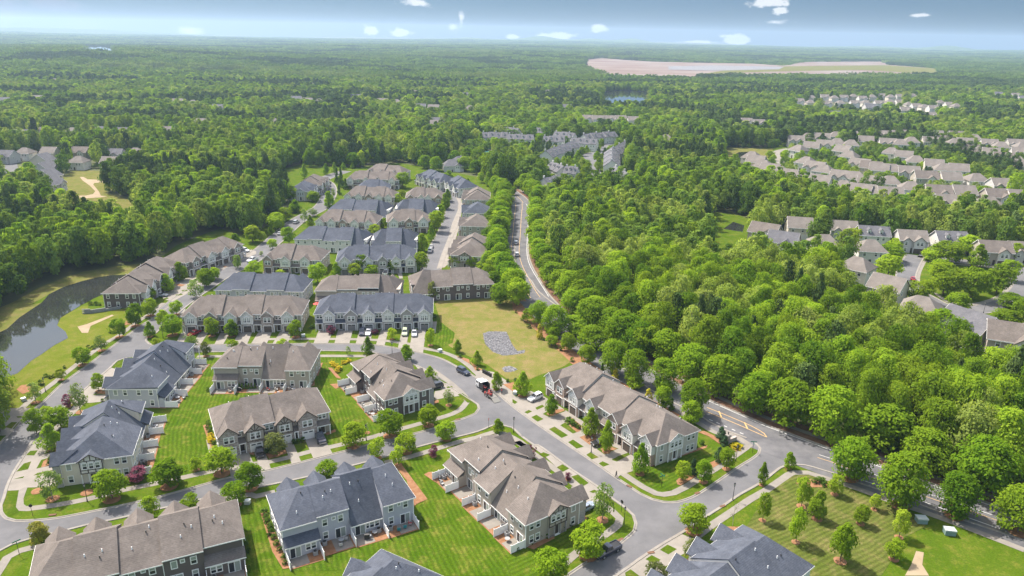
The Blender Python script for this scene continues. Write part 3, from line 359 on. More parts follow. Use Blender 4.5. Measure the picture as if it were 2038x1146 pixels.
'cul_green': [[189.8,322.5],[200,318.5],[214.1,314.9],[220.8,308.7],[213.2,295.8],[203.6,283.7],[191,272.2],[177.7,264.7],[169.8,266],[170.2,276.3],[169.4,287.4],[176.3,301.8]],
'hill_street': [[255.3,683.1],[236.7,662],[226.7,634.4],[221.5,613.3],[217.2,586.1],[218.9,565.2]],
'center_street': [[-34.8,291.4],[-34.7,307.6],[-34.8,336.4],[-33.8,365.3],[-34.2,402.1],[-36.2,414.9],[-36.4,432.9],[-37.7,443.5],[-40.3,452.1],[-45.1,463.3]],
'town_street': [[93,704.7],[84.6,675],[77.8,642.7],[63.4,626.3],[62.4,585.8],[59.6,531.6],[58.9,495.4]],
'club_lot': [[0.8,578.8],[9.2,596.9],[18.7,585],[14.2,564],[2.8,555]],
'pool': [[[-32,660],[-21.1,661.4],[-21.4,645.6],[-32.7,644.1]],[[-32.3,636.6],[-21.9,637.9],[-21.4,623.2],[-31.6,621.9]]],
'lake': [[[-1344.1,2350.5],[-1290.7,2269.3],[-1093.8,2091.2],[-1508.9,2907.6],[-1844.4,3493.5],[-1963.4,3629.8],[-2023.2,3566.2]],[[115,1035.1],[135.3,1015],[184.1,1033.9],[249.2,1385.1],[202.9,1424.7],[157.9,1362.2]]],
'site': [[212.2,2462.7],[226.4,2040.2],[215.5,1777],[422,1804.9],[480.1,1945.8],[685.8,1945.2],[996.1,2056.1],[1199.6,2128.8],[1589.2,2867.8],[1588,3248.8],[1831.8,3804.9],[1303,3459.6],[1012.1,2882.7],[949.7,3050.7],[550.8,3068.1],[388.7,3425.2],[275.6,3157.5]],
'trees': [[-64.9,141.7,6.7,6,'M',1,'round bright maple beside the wide driveway of the stone fronted tan row'],[-74.5,136.5,6.5,6.4,'M',1,'broad round maple on the verge between the purple shrub and the striped lawn'],[-84.4,131.4,7.3,5.9,'M',1,'round maple in mulch on the verge before the white half timbered end house'],[-96.9,131.2,7,4.6,'X',1,'feathery pale green tree in a mulch ring on the corner lawn'],[-108.7,150.6,6.8,4.9,'O',0,'upright lime tree between driveways beside the slate roofed corner row'],[-71.2,143,3.3,2.4,'Y',1,'tiny wispy sapling in a mulch ring at the foot of the striped lawn'],[-82.2,138.3,3.5,4.2,'P',0,'low purple leaved tree beside the white half timbered end house'],[-73.2,125.3,5,3.5,'M',0,'round tree showing over the long tan roof between its two middle gables'],[-66.3,128.3,3.7,3.4,'M',0,'round tree showing over the long tan roof beside its tallest gable'],[-57.7,130.5,5.3,4.5,'M',1,'round tree at the right end of the long tan roof by the utility box'],[-56.4,136.2,6.4,5.2,'M',1,'maple on the verge across the street from the stone fronted tan row'],[-90.9,117,4.7,3.7,'R',0,'bronze tinged round tree on the corner verge by the green street sign'],[-55.4,150.2,5.6,4.9,'W',1,'soft olive green tree in mulch before the stone fronted tan row'],[-37.7,154.4,6.1,5.5,'M',1,'round maple on the verge beside the driveway with the dark pickup'],[-31,149.3,5.2,3.7,'L',1,'lime green oval tree on the verge behind the slate gables'],[-24.5,152.1,5,4.5,'M',1,'round maple on the verge right of the lime green oval tree'],[-25.7,146.6,4.9,3.1,'L',1,'slim lime sapling at the head of the long mulch bed'],[-15.6,158.4,4.9,4.5,'M',1,'round maple on the verge where the cross street meets the corner'],[-41,142.2,3.3,4.3,'M',0,'small round tree peeping over the slate roof between two gables'],[-17.9,150.5,3,2.4,'P',1,'thin purple sapling in a mulch ring on the lawn beside the tan end house'],[-29.8,159.4,7.1,5.5,'M',1,'round maple on the verge below the white fences of the dark sided row'],[-20.7,165,5.6,4.8,'M',1,'round maple on the verge before the dark half timbered end house'],[-16.5,175.9,4.7,3.1,'X',1,'small pale tree in a mulch ring on the corner lawn of the dark sided row'],[-35.6,160.7,3,1.7,'B',1,'bare brown sapling in a mulch ring between two maples'],[-44.7,208.8,5.6,3.4,'O',0,'small bright tree at the bend behind the dark sided row'],[-32.1,204.1,5.4,4.3,'O',0,'bright pointed tree on the bend beside the street lamp'],[-23.4,191.7,4,3.3,'O',0,'small bright tree beside the lowest gable of the dark sided row'],[-39,220.2,4,2.9,'L',1,'small lime tree in the front garden of the slate front row'],[-25.9,215.7,5.9,3,'L',1,'small lime tree in a mulch ring at the edge of the dry field'],[-16.8,211,4.4,2.8,'O',0,'small pointed tree on the dry field left of the gravel bed'],[-10.2,201.7,4.8,2.9,'O',0,'small pointed tree on the dry field by the pavement bend'],[-3.9,185.7,5.7,3.3,'O',1,'bright tree beside the white landscaping truck'],[-70.7,220.3,6,4.3,'L',1,'lime tree before the last driveway of the long tan front row'],[-59.8,224.1,2.9,3.1,'P',1,'purple leaved tree between driveways of the slate front row'],[-45.4,224.4,1.7,2.5,'P',0,'low dark purple shrub tree right of the parked white car'],[-50.6,207.3,3,1.6,'X',0,'tiny pale sapling on the verge behind the dark sided row'],[-72.7,212.6,2.6,3,'L',0,'lime treetop showing behind the tan rear facing roof'],[-2.9,161.9,4.1,3,'O',0,'small pointed tree at the corner before the four gabled tan row'],[-126.7,227.4,7.9,5.1,'M',1,'tall green tree on the avenue verge nearest the retaining wall'],[-127.2,217.7,6.4,4.5,'M',1,'green tree on the avenue verge below the sandy track'],[-127.3,207.1,5.1,3.9,'X',1,'pale feathery tree on the avenue verge halfway along the pond'],[-127.3,196.6,5.7,4.5,'M',1,'round green tree on the avenue verge beside the bin post'],[-127.7,186.5,3.5,2.3,'Y',1,'small round sapling on the avenue verge among low shrubs'],[-126.6,173.1,6,3.8,'X',1,'pale feathery tree on the avenue verge by the white garden box'],[-126.3,236.8,6.3,4.8,'M',1,'green tree on the avenue verge at the foot of the dark sided lakeside row'],[-117.8,238.4,5.2,4.1,'M',1,'green tree across the avenue near the left gable of the tan front row'],[-117.1,226.8,6.1,3.7,'M',1,'small green tree on the avenue kerb opposite the sandy track'],[-111.1,220.2,7,5.8,'M',1,'broad bright tree on the front lawn left of the tan front row'],[-117.7,218.6,5.3,3.5,'O',1,'bright pointed tree on the corner verge where the loop street begins'],[-112.4,211.7,2.6,2.5,'L',0,'small lime tree at the loop street corner kerb'],[-98.1,220.1,6.4,4.1,'M',1,'green tree between the first two driveways of the tan front row'],[-91.6,220.4,6,4.6,'O',1,'rounded bright tree in mulch at the middle of the tan front row'],[-100.4,209.3,5.1,4.4,'X',0,'thin bright tree behind the far end of the slate corner row'],[-93.7,204.4,4.8,3.1,'W',1,'pale grey green willow like tree by the loop street verge'],[-87.4,210.1,3.1,3.2,'L',0,'lime treetop behind the left slope of the tan rear facing roof'],[-113.7,180.3,5.3,3.1,'M',1,'small tree on a grass patch left of the blue grey end wall'],[-112,168.4,8.4,4,'X',1,'tall loose tree with pale leaves on the avenue verge'],[-116.8,171.3,3.7,2.7,'P',1,'thin purple tree on the avenue verge'],[-116.7,157.5,6.6,4.1,'M',0,'leafy tree on the avenue kerb left of the slate corner row'],[-117.5,163.6,4.3,3,'L',0,'yellow green tree behind the leafy avenue tree'],[-111.9,159.8,6.2,5,'M',0,'dense bright tree nearest the slate gables of the corner row'],[-125.9,158,4.7,2.9,'M',0,'tree cut by the left picture edge beside a concrete drive'],[30.3,144.8,8,3.8,'O',1,'tall oval tree in a mulch ring on the corner by the last brick driveway'],[23.6,153.9,8.8,3.4,'O',1,'narrow oval tree beside the parked black car'],[19.7,127.5,8.9,4.3,'X',1,'tall pale tree with white blossom flecks on the corner lawn by the parked sedan'],[15.7,116.3,7.3,6,'M',1,'broad maple behind the parked blue pickup'],[8,108.9,6.9,5.7,'M',1,'broad maple at the bottom edge beside the curving pavement'],[37.9,124.3,6.5,5.7,'M',1,'round maple alone on the verge across from the blue pickup'],[39.5,142.3,5,3,'L',1,'yellow green young tree in a mulch bed on the corner lawn'],[42.4,144.5,4.6,2.2,'C',1,'dark blue green conical tree between two lime trees'],[44.2,142,5.6,3.4,'M',1,'lime maple on the verge below the dark conical tree'],[49.9,150.5,4.1,2.2,'C',1,'dark blue green shrub tree behind the corner garden'],[50.9,147.4,5.7,3.3,'M',1,'bright maple on the verge by the entrance garden'],[57.2,141.2,6.1,2.2,'O',1,'slim column shaped tree on the verge by the street lamp'],[53.3,128.4,6.6,2.6,'L',1,'young tree at the left side of the open lawn, nearest the side street pavement'],[35.5,115.4,5,3.1,'W',1,'thin olive tree in mulch between driveways of the slate gabled row'],[46.5,126.5,5.2,2.1,'B',0,'bare grey sapling beside the pavement near the slate gabled row'],[27.8,110.6,3,3.9,'W',0,'olive tree cut by the bottom edge left of the slate gabled row'],[5.1,150.6,3.4,2.8,'P',1,'thin purple tree by the second driveway of the four gabled tan row'],[13.5,141.8,2,1.7,'P',1,'sparse purple sapling by the fourth driveway of the four gabled tan row'],[3.5,182.2,7.4,4.4,'O',1,'bright pyramidal tree in a mulch ring left of the white parked car'],[11.1,172.1,6,3.5,'O',1,'small bright tree in mulch before the left end of the brick row'],[20.5,161.5,7.7,4.4,'O',1,'tall oval tree before the middle of the brick row'],[65.7,148.2,4.5,2.8,'O',1,'slim tree at the corner of the open lawn where the streets meet'],[63.3,133.5,7,3.4,'Y',1,'young tree beside the stony bed on the open lawn'],[65,129.2,7.1,3.7,'O',1,'darker young tree in the second row of the open lawn'],[72.4,138.1,4.9,2.9,'L',1,'lime young tree by the pavement end of the stony bed'],[57.8,121.6,8.1,2.9,'L',1,'young tree in a large mulch ring just above the slate roof'],[73.5,127.8,4.5,2.9,'M',1,'young tree in the middle of the open lawn'],[78.8,132.9,3.8,2,'L',1,'small yellow green tree nearest the boulevard pavement'],[79.5,123.7,6.4,2.9,'L',1,'yellow green young tree left of the green utility cabinets'],[64.4,116.2,8.4,4.1,'M',1,'largest young tree at the bottom of the open lawn'],[75.2,117,4.6,3.2,'L',1,'lime young tree beside the bare dirt track'],[78.4,144.4,10.7,8.4,'K',1,'big tree on the boulevard verge nearest the side street corner'],[84.9,134.3,13.4,9,'K',1,'big tree on the boulevard verge above the green cabinets'],[94.9,131.1,10.6,7.6,'K',1,'big tree on the boulevard verge right of the green cabinets'],[105.2,126.1,10.6,8,'K',1,'big tree on the boulevard verge at the right picture edge'],[105.4,139.1,14.1,11.2,'K',0,'large rounded tree, woodland side of the boulevard, first from the right edge'],[97.6,147.8,11.1,9.7,'K',0,'large rounded tree, woodland side of the boulevard, second from the right edge'],[92.1,158,12.4,12.5,'K',0,'large rounded tree, woodland side of the boulevard, third from the right edge'],[81.2,161.8,14.7,10.5,'K',0,'large rounded tree, woodland side of the boulevard, fourth from the right edge'],[72.8,168.1,13.4,10.2,'K',0,'large rounded tree, woodland side of the boulevard, fifth from the right edge'],[65.5,174.8,12.2,8.8,'K',0,'large rounded tree, woodland side of the boulevard, sixth from the right edge'],[58.8,184,13,9.2,'K',0,'large rounded tree, woodland side of the boulevard, seventh from the right edge'],[53.4,193.2,11.8,9.6,'K',0,'large rounded tree, woodland side of the boulevard, eighth from the right edge'],[47.7,205.6,11.4,8.8,'K',0,'large rounded tree, woodland side of the boulevard, ninth from the right edge'],[40.9,210.4,11.8,9.7,'K',0,'large rounded tree, woodland side of the boulevard, tenth from the right edge'],[35.9,219.1,12.1,10.1,'K',0,'large rounded tree, woodland side of the boulevard, eleventh from the right edge'],[27.1,231,11.9,9,'K',0,'large rounded tree, woodland side of the boulevard, twelfth from the right edge'],[21.7,245,10.1,8.2,'K',0,'large rounded tree, woodland side of the boulevard, thirteenth from the right edge'],[49,173.9,10.5,6.8,'K',0,'full green tree, house side of the boulevard, first up from the painted island'],[43.5,186.8,10.2,7.2,'K',0,'full green tree, house side of the boulevard, second up from the painted island'],[36.2,191.3,10.8,6.6,'K',0,'full green tree, house side of the boulevard, third up from the painted island'],[30.3,197.3,11.2,7.2,'K',0,'full green tree, house side of the boulevard, fourth up from the painted island'],[26.4,214.6,8.5,8.6,'K',0,'full green tree, house side of the boulevard, fifth up from the painted island'],[21.7,227.4,6.8,8.1,'K',0,'full green tree, house side of the boulevard, sixth up from the painted island'],[14.9,227.1,10.4,7.6,'K',0,'full green tree, house side of the boulevard, seventh up from the painted island'],[9.6,234.7,9.3,5.9,'K',0,'full green tree, house side of the boulevard, eighth up from the painted island'],[23.4,204.1,6.1,5,'M',0,'smaller tree in the strip between field and boulevard, first from the brick row'],[18.2,213.3,6.3,4.9,'M',0,'smaller tree in the strip between field and boulevard, second from the brick row'],[14.2,222.8,4.9,3.8,'M',0,'smaller tree in the strip between field and boulevard, third from the brick row'],[5.7,238.1,4.7,4,'M',0,'smaller tree in the strip between field and boulevard, fourth from the brick row'],[13.2,217.5,3.5,3.7,'M',0,'smaller tree in the strip between field and boulevard, fifth from the brick row'],[9.3,223.6,5,3,'G',0,'golden conifer at the upper edge of the dry field'],[30.7,192.7,4.1,3,'G',0,'golden conifer behind the left end of the brick row'],[38.2,180.6,3.9,2.8,'G',0,'golden conifer behind the middle of the brick row'],[35.7,188.1,5.6,4.3,'O',0,'pyramidal green tree behind the brick row between two golden conifers'],[41.6,176.4,6.5,4.4,'M',0,'bushy green tree behind the right half of the brick row'],[41.2,175.3,4,2,'V',0,'narrow green cone tree behind the brick row ridge'],[43.8,175.8,3.4,1.7,'V',0,'narrowest green cone tree behind the brick row, right of its twin'],[47.5,168.8,6.1,4.9,'M',0,'bushy green tree at the right gable behind the brick row'],[27.1,195.1,4.5,1.9,'V',0,'slim dark column tree behind the brick row left gable'],[-77.7,275.7,8.2,6.5,'M',0,'broad tree between the white parked lot and the slate rear row'],[-72.5,284.9,5.7,3.9,'O',0,'pointed tree left of the slate front row garages'],[-65,285.3,5.4,4.6,'L',0,'pale oval tree before the slate front row, first of three'],[-62.8,290.5,8,5.5,'M',0,'tall tree before the slate front row, rising over its eaves'],[-58.3,286.6,4.5,5,'L',0,'lime tree before the slate front row, lowest of three'],[-50.2,291.3,6.1,4.7,'M',0,'round tree before the right half of the slate front row'],[-38.3,293.8,8.6,5.6,'M',0,'big bright tree at the corner of the inner street'],[-41.9,323,8.7,5.8,'O',0,'tall tree on the inner street beside the white van'],[-39.5,340.6,8.1,3.7,'O',0,'narrow tree on the inner street between two slate roofs'],[-38.9,358.5,10.8,7,'M',0,'large bright tree on the inner street halfway up'],[-39.8,389.6,7,4.8,'M',0,'tree on the inner street above the large bright one'],[-39.2,409.5,9.5,5.1,'O',0,'pointed tree near the upper end of the inner street'],[-39.3,431.3,6.9,4.2,'O',0,'last pointed tree at the top of the inner street'],[-66.5,362.9,5.3,5.5,'M',0,'round tree between the two tan rows'],[-68.7,350.2,5.5,5,'L',0,'lime tree left of the round tree between the tan rows'],[-68.8,418.5,6.7,5.9,'M',0,'bushy tree left of the tan row with four gables'],[-67.5,432.4,6.1,4.9,'L',0,'small tree just behind the bushy one by the four gabled tan row'],[-102.5,258,4,3.6,'L',0,'lime treetop before the blue grey rear wall, left of two'],[-85.7,259.6,4.5,4.3,'L',0,'lime treetop before the blue grey rear wall, right of two'],[-69.1,259.1,3,2.9,'L',0,'small lime treetop behind the slate front ridge'],[-62.3,260.9,2.5,3.4,'W',0,'olive treetop behind the slate front ridge'],[-34.6,259.6,4.8,4.1,'L',0,'lime tree at the left end of the dark rear wall'],[-29.7,258.5,7.3,4,'W',0,'grey green tree against the dark rear wall'],[-54.1,330.7,2.9,2.5,'L',0,'tiny lime tree before the slate rear row'],[-72.6,328.3,3.8,3.5,'L',0,'small lime tree by the white rear walls, right of two'],[-77.6,322.7,3,3.2,'L',0,'lowest small lime tree by the white rear walls'],[-92.5,323.8,4.8,2.8,'M',0,'narrow tree before the white rear walls'],[-96.6,398.5,3.9,4.2,'L',0,'small lime tree behind the white walled slate row'],[-92,288.8,2.9,2.9,'O',0,'small tree between the garages of the tan front row'],[-106.7,286.2,5.4,6,'L',0,'loose lime tree left of the tan front row garages'],[-95.4,285.2,2.2,3.6,'L',0,'low lime bush tree before the tan front row'],[-116.3,293.4,5.8,3.5,'X',0,'thin tree on the avenue kerb opposite the dark rooflines'],[-112.1,311.3,2.3,1.8,'X',0,'tiny sapling on the avenue kerb'],[-110.6,322.6,4.8,4.1,'M',0,'small round tree on the avenue verge near the white walls'],[-105.7,331.5,8,5.7,'M',0,'bushy tree on the avenue kerb left of the slate white row'],[-111.1,342.5,5,3.4,'M',0,'darker tree beside the bushy avenue tree'],[-104.3,363.9,6.3,3.9,'O',0,'narrow tree at the left gable of the tan row'],[-109.7,372.9,7.4,4.3,'X',0,'blue green loose tree on the avenue kerb'],[-109.1,387,4.5,5.5,'X',0,'pale loose tree on the avenue kerb above the tan row'],[-105.8,408.8,9.5,6.1,'O',0,'tall pyramidal tree on the avenue kerb by the slate roof'],[-127.9,305.5,8.9,6.4,'O',0,'pyramidal tree before the lakeside dark roof, middle of three'],[-125.2,315.4,9.1,5.4,'O',0,'pyramidal tree before the lakeside dark roof, upper of three'],[-129.6,290.8,6.6,4.8,'O',0,'pyramidal tree before the lakeside dark roof, lower of three'],[-119.4,268.7,7.2,5.7,'M',0,'green tree on the avenue verge by the blue grey row'],[-119.3,276.4,5,3.8,'M',0,'smaller green tree right behind the avenue verge tree'],[-123,332.5,8.3,6.9,'L',0,'lime tree on the meadow at the wood edge'],[-118.7,332.8,5.5,3.3,'L',0,'pale small tree right of the lime meadow tree'],[-119.4,356.4,8.8,8.3,'M',0,'broad light tree beside the avenue near the white car'],[-120.5,374.8,7.5,7.3,'M',0,'light tree at the wood edge above the white car'],[-119.2,346.6,4.5,3.4,'O',0,'narrow tree on the avenue verge below the broad light tree'],[-121.4,396.5,7.1,6,'O',0,'pyramidal tree left of the avenue near the red brick end house'],[-118.5,422.8,6.4,6,'M',0,'round tree before the red brick end house'],[-127.7,305.5,8.9,6.5,'O',0,'large pyramidal tree before the upper lakeside roof'],[-125.1,316.5,8.8,5.7,'O',0,'pyramidal tree at the far end of the lakeside roof'],[-131.4,291.6,7.4,6.4,'O',0,'oval tree between the two lakeside rows'],[-132.7,275.6,7.9,5.6,'O',0,'bright oval tree before the porch of the lakeside row'],[-132,262.1,7.1,5.8,'O',0,'oval tree beside the silver car of the lakeside row'],[-119.5,268.7,7.2,5.9,'M',0,'green tree on the avenue verge above the loose grey green tree'],[-120,278,4.8,4.1,'M',0,'dark green tree beside the avenue, right of the verge tree'],[-118.4,256.4,7.2,5.9,'X',0,'loose grey green tree on the avenue kerb'],[-133,250.8,5.4,4.2,'M',0,'dark bushy tree at the corner of the lakeside end house'],[-115.5,291.6,6.3,3.4,'X',0,'thin pale tree on the avenue kerb by the white pickup'],[-123.8,333.6,8,6,'L',0,'lime tree at the meadow beyond the lakeside row'],[-123.9,451.4,7.7,5.6,'O',0,'bright pyramidal tree by the far avenue bend'],[-118.9,423.7,5.8,6.1,'M',0,'broad tree where the far avenue narrows'],[-119.2,451.8,4.7,2.8,'X',0,'thin tree at the far avenue bend'],[-143.3,494.6,9.9,4.3,'O',0,'pyramidal tree at the far tan end house'],[-132.3,509.8,8.1,4.7,'O',0,'first pointed tree of the row at the top of the avenue'],[-127.1,513.2,8.1,3.9,'O',0,'second pointed tree of the row at the top of the avenue'],[-124.9,531.5,5.1,3.8,'O',0,'third pointed tree of the row at the top of the avenue'],[-119.3,536.9,4.6,3.6,'O',0,'fourth pointed tree of the row at the top of the avenue'],[-117.8,481.2,9.9,3.7,'V',0,'dark slim conifer beside the far tan row, left of three'],[-111.8,466.7,13,4.3,'V',0,'dark slim conifer beside the far tan row, tallest'],[-107.4,459.9,7.1,3.8,'V',0,'dark slim conifer beside the far tan row, lowest'],[-108,443.8,6.5,3,'V',0,'dark slim conifer by the kerb below the others'],[-106.7,414.8,8.5,4.9,'O',0,'large oval tree at the left end of the white walled slate row'],[-109.3,435,5.9,2.5,'X',0,'thin dark tree on the kerb by the oval tree'],[-113.8,542.2,12.6,5.5,'L',0,'tall lime tree at the edge of the far trees'],[-152.2,541.3,14.2,8.3,'K',0,'big dark tree over the far lane, leftmost of four'],[-145.3,545.3,11.6,6.7,'K',0,'greyish tree over the far lane, second of four'],[-137.5,547.8,10.3,8.4,'K',0,'big dark tree over the far lane, third of four'],[-121.1,548,10.5,8.4,'K',0,'big dark tree over the far lane, rightmost of four'],[-128.7,547.1,9.7,7.2,'K',0,'big dark tree over the far lane behind the pointed row'],[-131.7,426.7,8.5,7.1,'M',0,'leafy tree left of the red brick end house'],[-121.3,363.4,6.6,8.4,'M',0,'broad light tree at the wood edge beside the pale kerb'],[-120.8,394.9,7.1,6.2,'O',0,'pyramidal tree at the wood edge below the red brick end house'],[-39.1,409.8,9.3,5.3,'O',0,'bright pyramidal tree at the bend of the inner street'],[-39.5,428.5,8.1,3.8,'O',0,'tree behind the bright pyramidal one at the inner bend'],[-40,369.4,8.3,6.6,'M',0,'dense bright tree on the inner street kerb'],[-23.8,433,6.1,5.4,'O',0,'pointed tree before the dark slate end house'],[-30.3,474.4,5.9,5.4,'O',0,'pointed tree before the upper slate roof'],[-45.1,501.7,6.2,6.7,'O',0,'pyramidal tree beside the upper slate roof'],[-66.2,486.2,3.5,4,'L',0,'small lime tree by the far white porches'],[-53.8,475.9,6.1,2.4,'V',0,'dark cone by the far white porches, left of three'],[-47.4,467.9,7.3,2.6,'V',0,'dark cone by the far white porches, middle of three'],[-43.9,465.8,4.3,1.9,'V',0,'dark cone by the far white porches, right of three'],[-72.2,468,10.6,8.2,'M',0,'dark green tree left of the far tan row'],[-24.7,300.4,5.5,5.1,'L',1,'lime round tree in the brick planter below the tan gables'],[-17.4,299,6,4.7,'L',1,'lime round tree right of the brick planter'],[-13.6,295.7,3.7,3.9,'L',0,'smaller lime tree beside the right hand lime tree'],[-8.4,289.1,8.4,6,'M',0,'bushy green tree by the footpath at the end of the tan gables'],[-12.8,348.8,5.5,3.1,'M',0,'narrow tree at the rear wall of the tan gables'],[-9.5,342.8,2.7,1.8,'D',0,'crimson shrub tree beside the rear footpath'],[178.2,289.8,10.4,8.1,'M',0,'full round tree on the oval green of the right hand estate'],[171.7,274.6,13.1,11.3,'M',0,'dense tree on the oval green of the right hand estate'],[181.2,271.7,12.4,11.2,'M',0,'large round tree on the oval green of the right hand estate'],[195,277.7,12,9.6,'M',0,'broad tree on the oval green of the right hand estate'],[211.2,295.7,9.3,7,'L',0,'lime tree on the oval green of the right hand estate'],[157.3,265.3,9.1,8.6,'M',0,'dark tree by the red car street of the right hand estate'],[168,257.8,6.6,7.9,'M',0,'small tree at the lower bend of the estate loop of the right hand estate'],[209.2,314.6,10.5,8.1,'O',0,'pyramidal tree on the upper edge of the oval green of the right hand estate'],[199.2,320.8,9.9,12.3,'M',0,'spreading tree before the dormered house of the right hand estate'],[215.7,333.9,9.5,11.3,'M',0,'deep green tree left of the grey fronted house of the right hand estate'],[193.4,322.8,6.4,8.9,'M',0,'leafy tree at the upper left of the oval green of the right hand estate'],[173.5,321.5,7.8,10.3,'M',0,'bushy tree by the tan back roofs of the right hand estate'],[159.2,294.6,10.6,9.5,'L',0,'yellow green tree by the tan back roofs of the right hand estate'],[184.4,339.4,6,7.2,'M',0,'rounded tree by the gable fronted house of the right hand estate'],[189.3,358.7,7,9.1,'M',0,'thick tree between dormers and gable front of the right hand estate'],[170.2,349,8.4,8.1,'L',0,'light green tree by the two gabled house of the right hand estate'],[229.8,322.7,9.3,8.3,'M',0,'bluish tree at the right house front of the right hand estate'],[189.4,260.5,6,9.1,'M',0,'tall tree at the lower lawn of the right hand estate'],[178.3,244.8,5.2,9.1,'M',0,'low tree at the lower lawn of the right hand estate'],[147.5,230.9,9.8,10.2,'M',0,'big leafy tree behind the grey roofed house of the right hand estate'],[187.3,249.6,7.6,6.6,'M',0,'green tree by the right edge lawn of the right hand estate']],
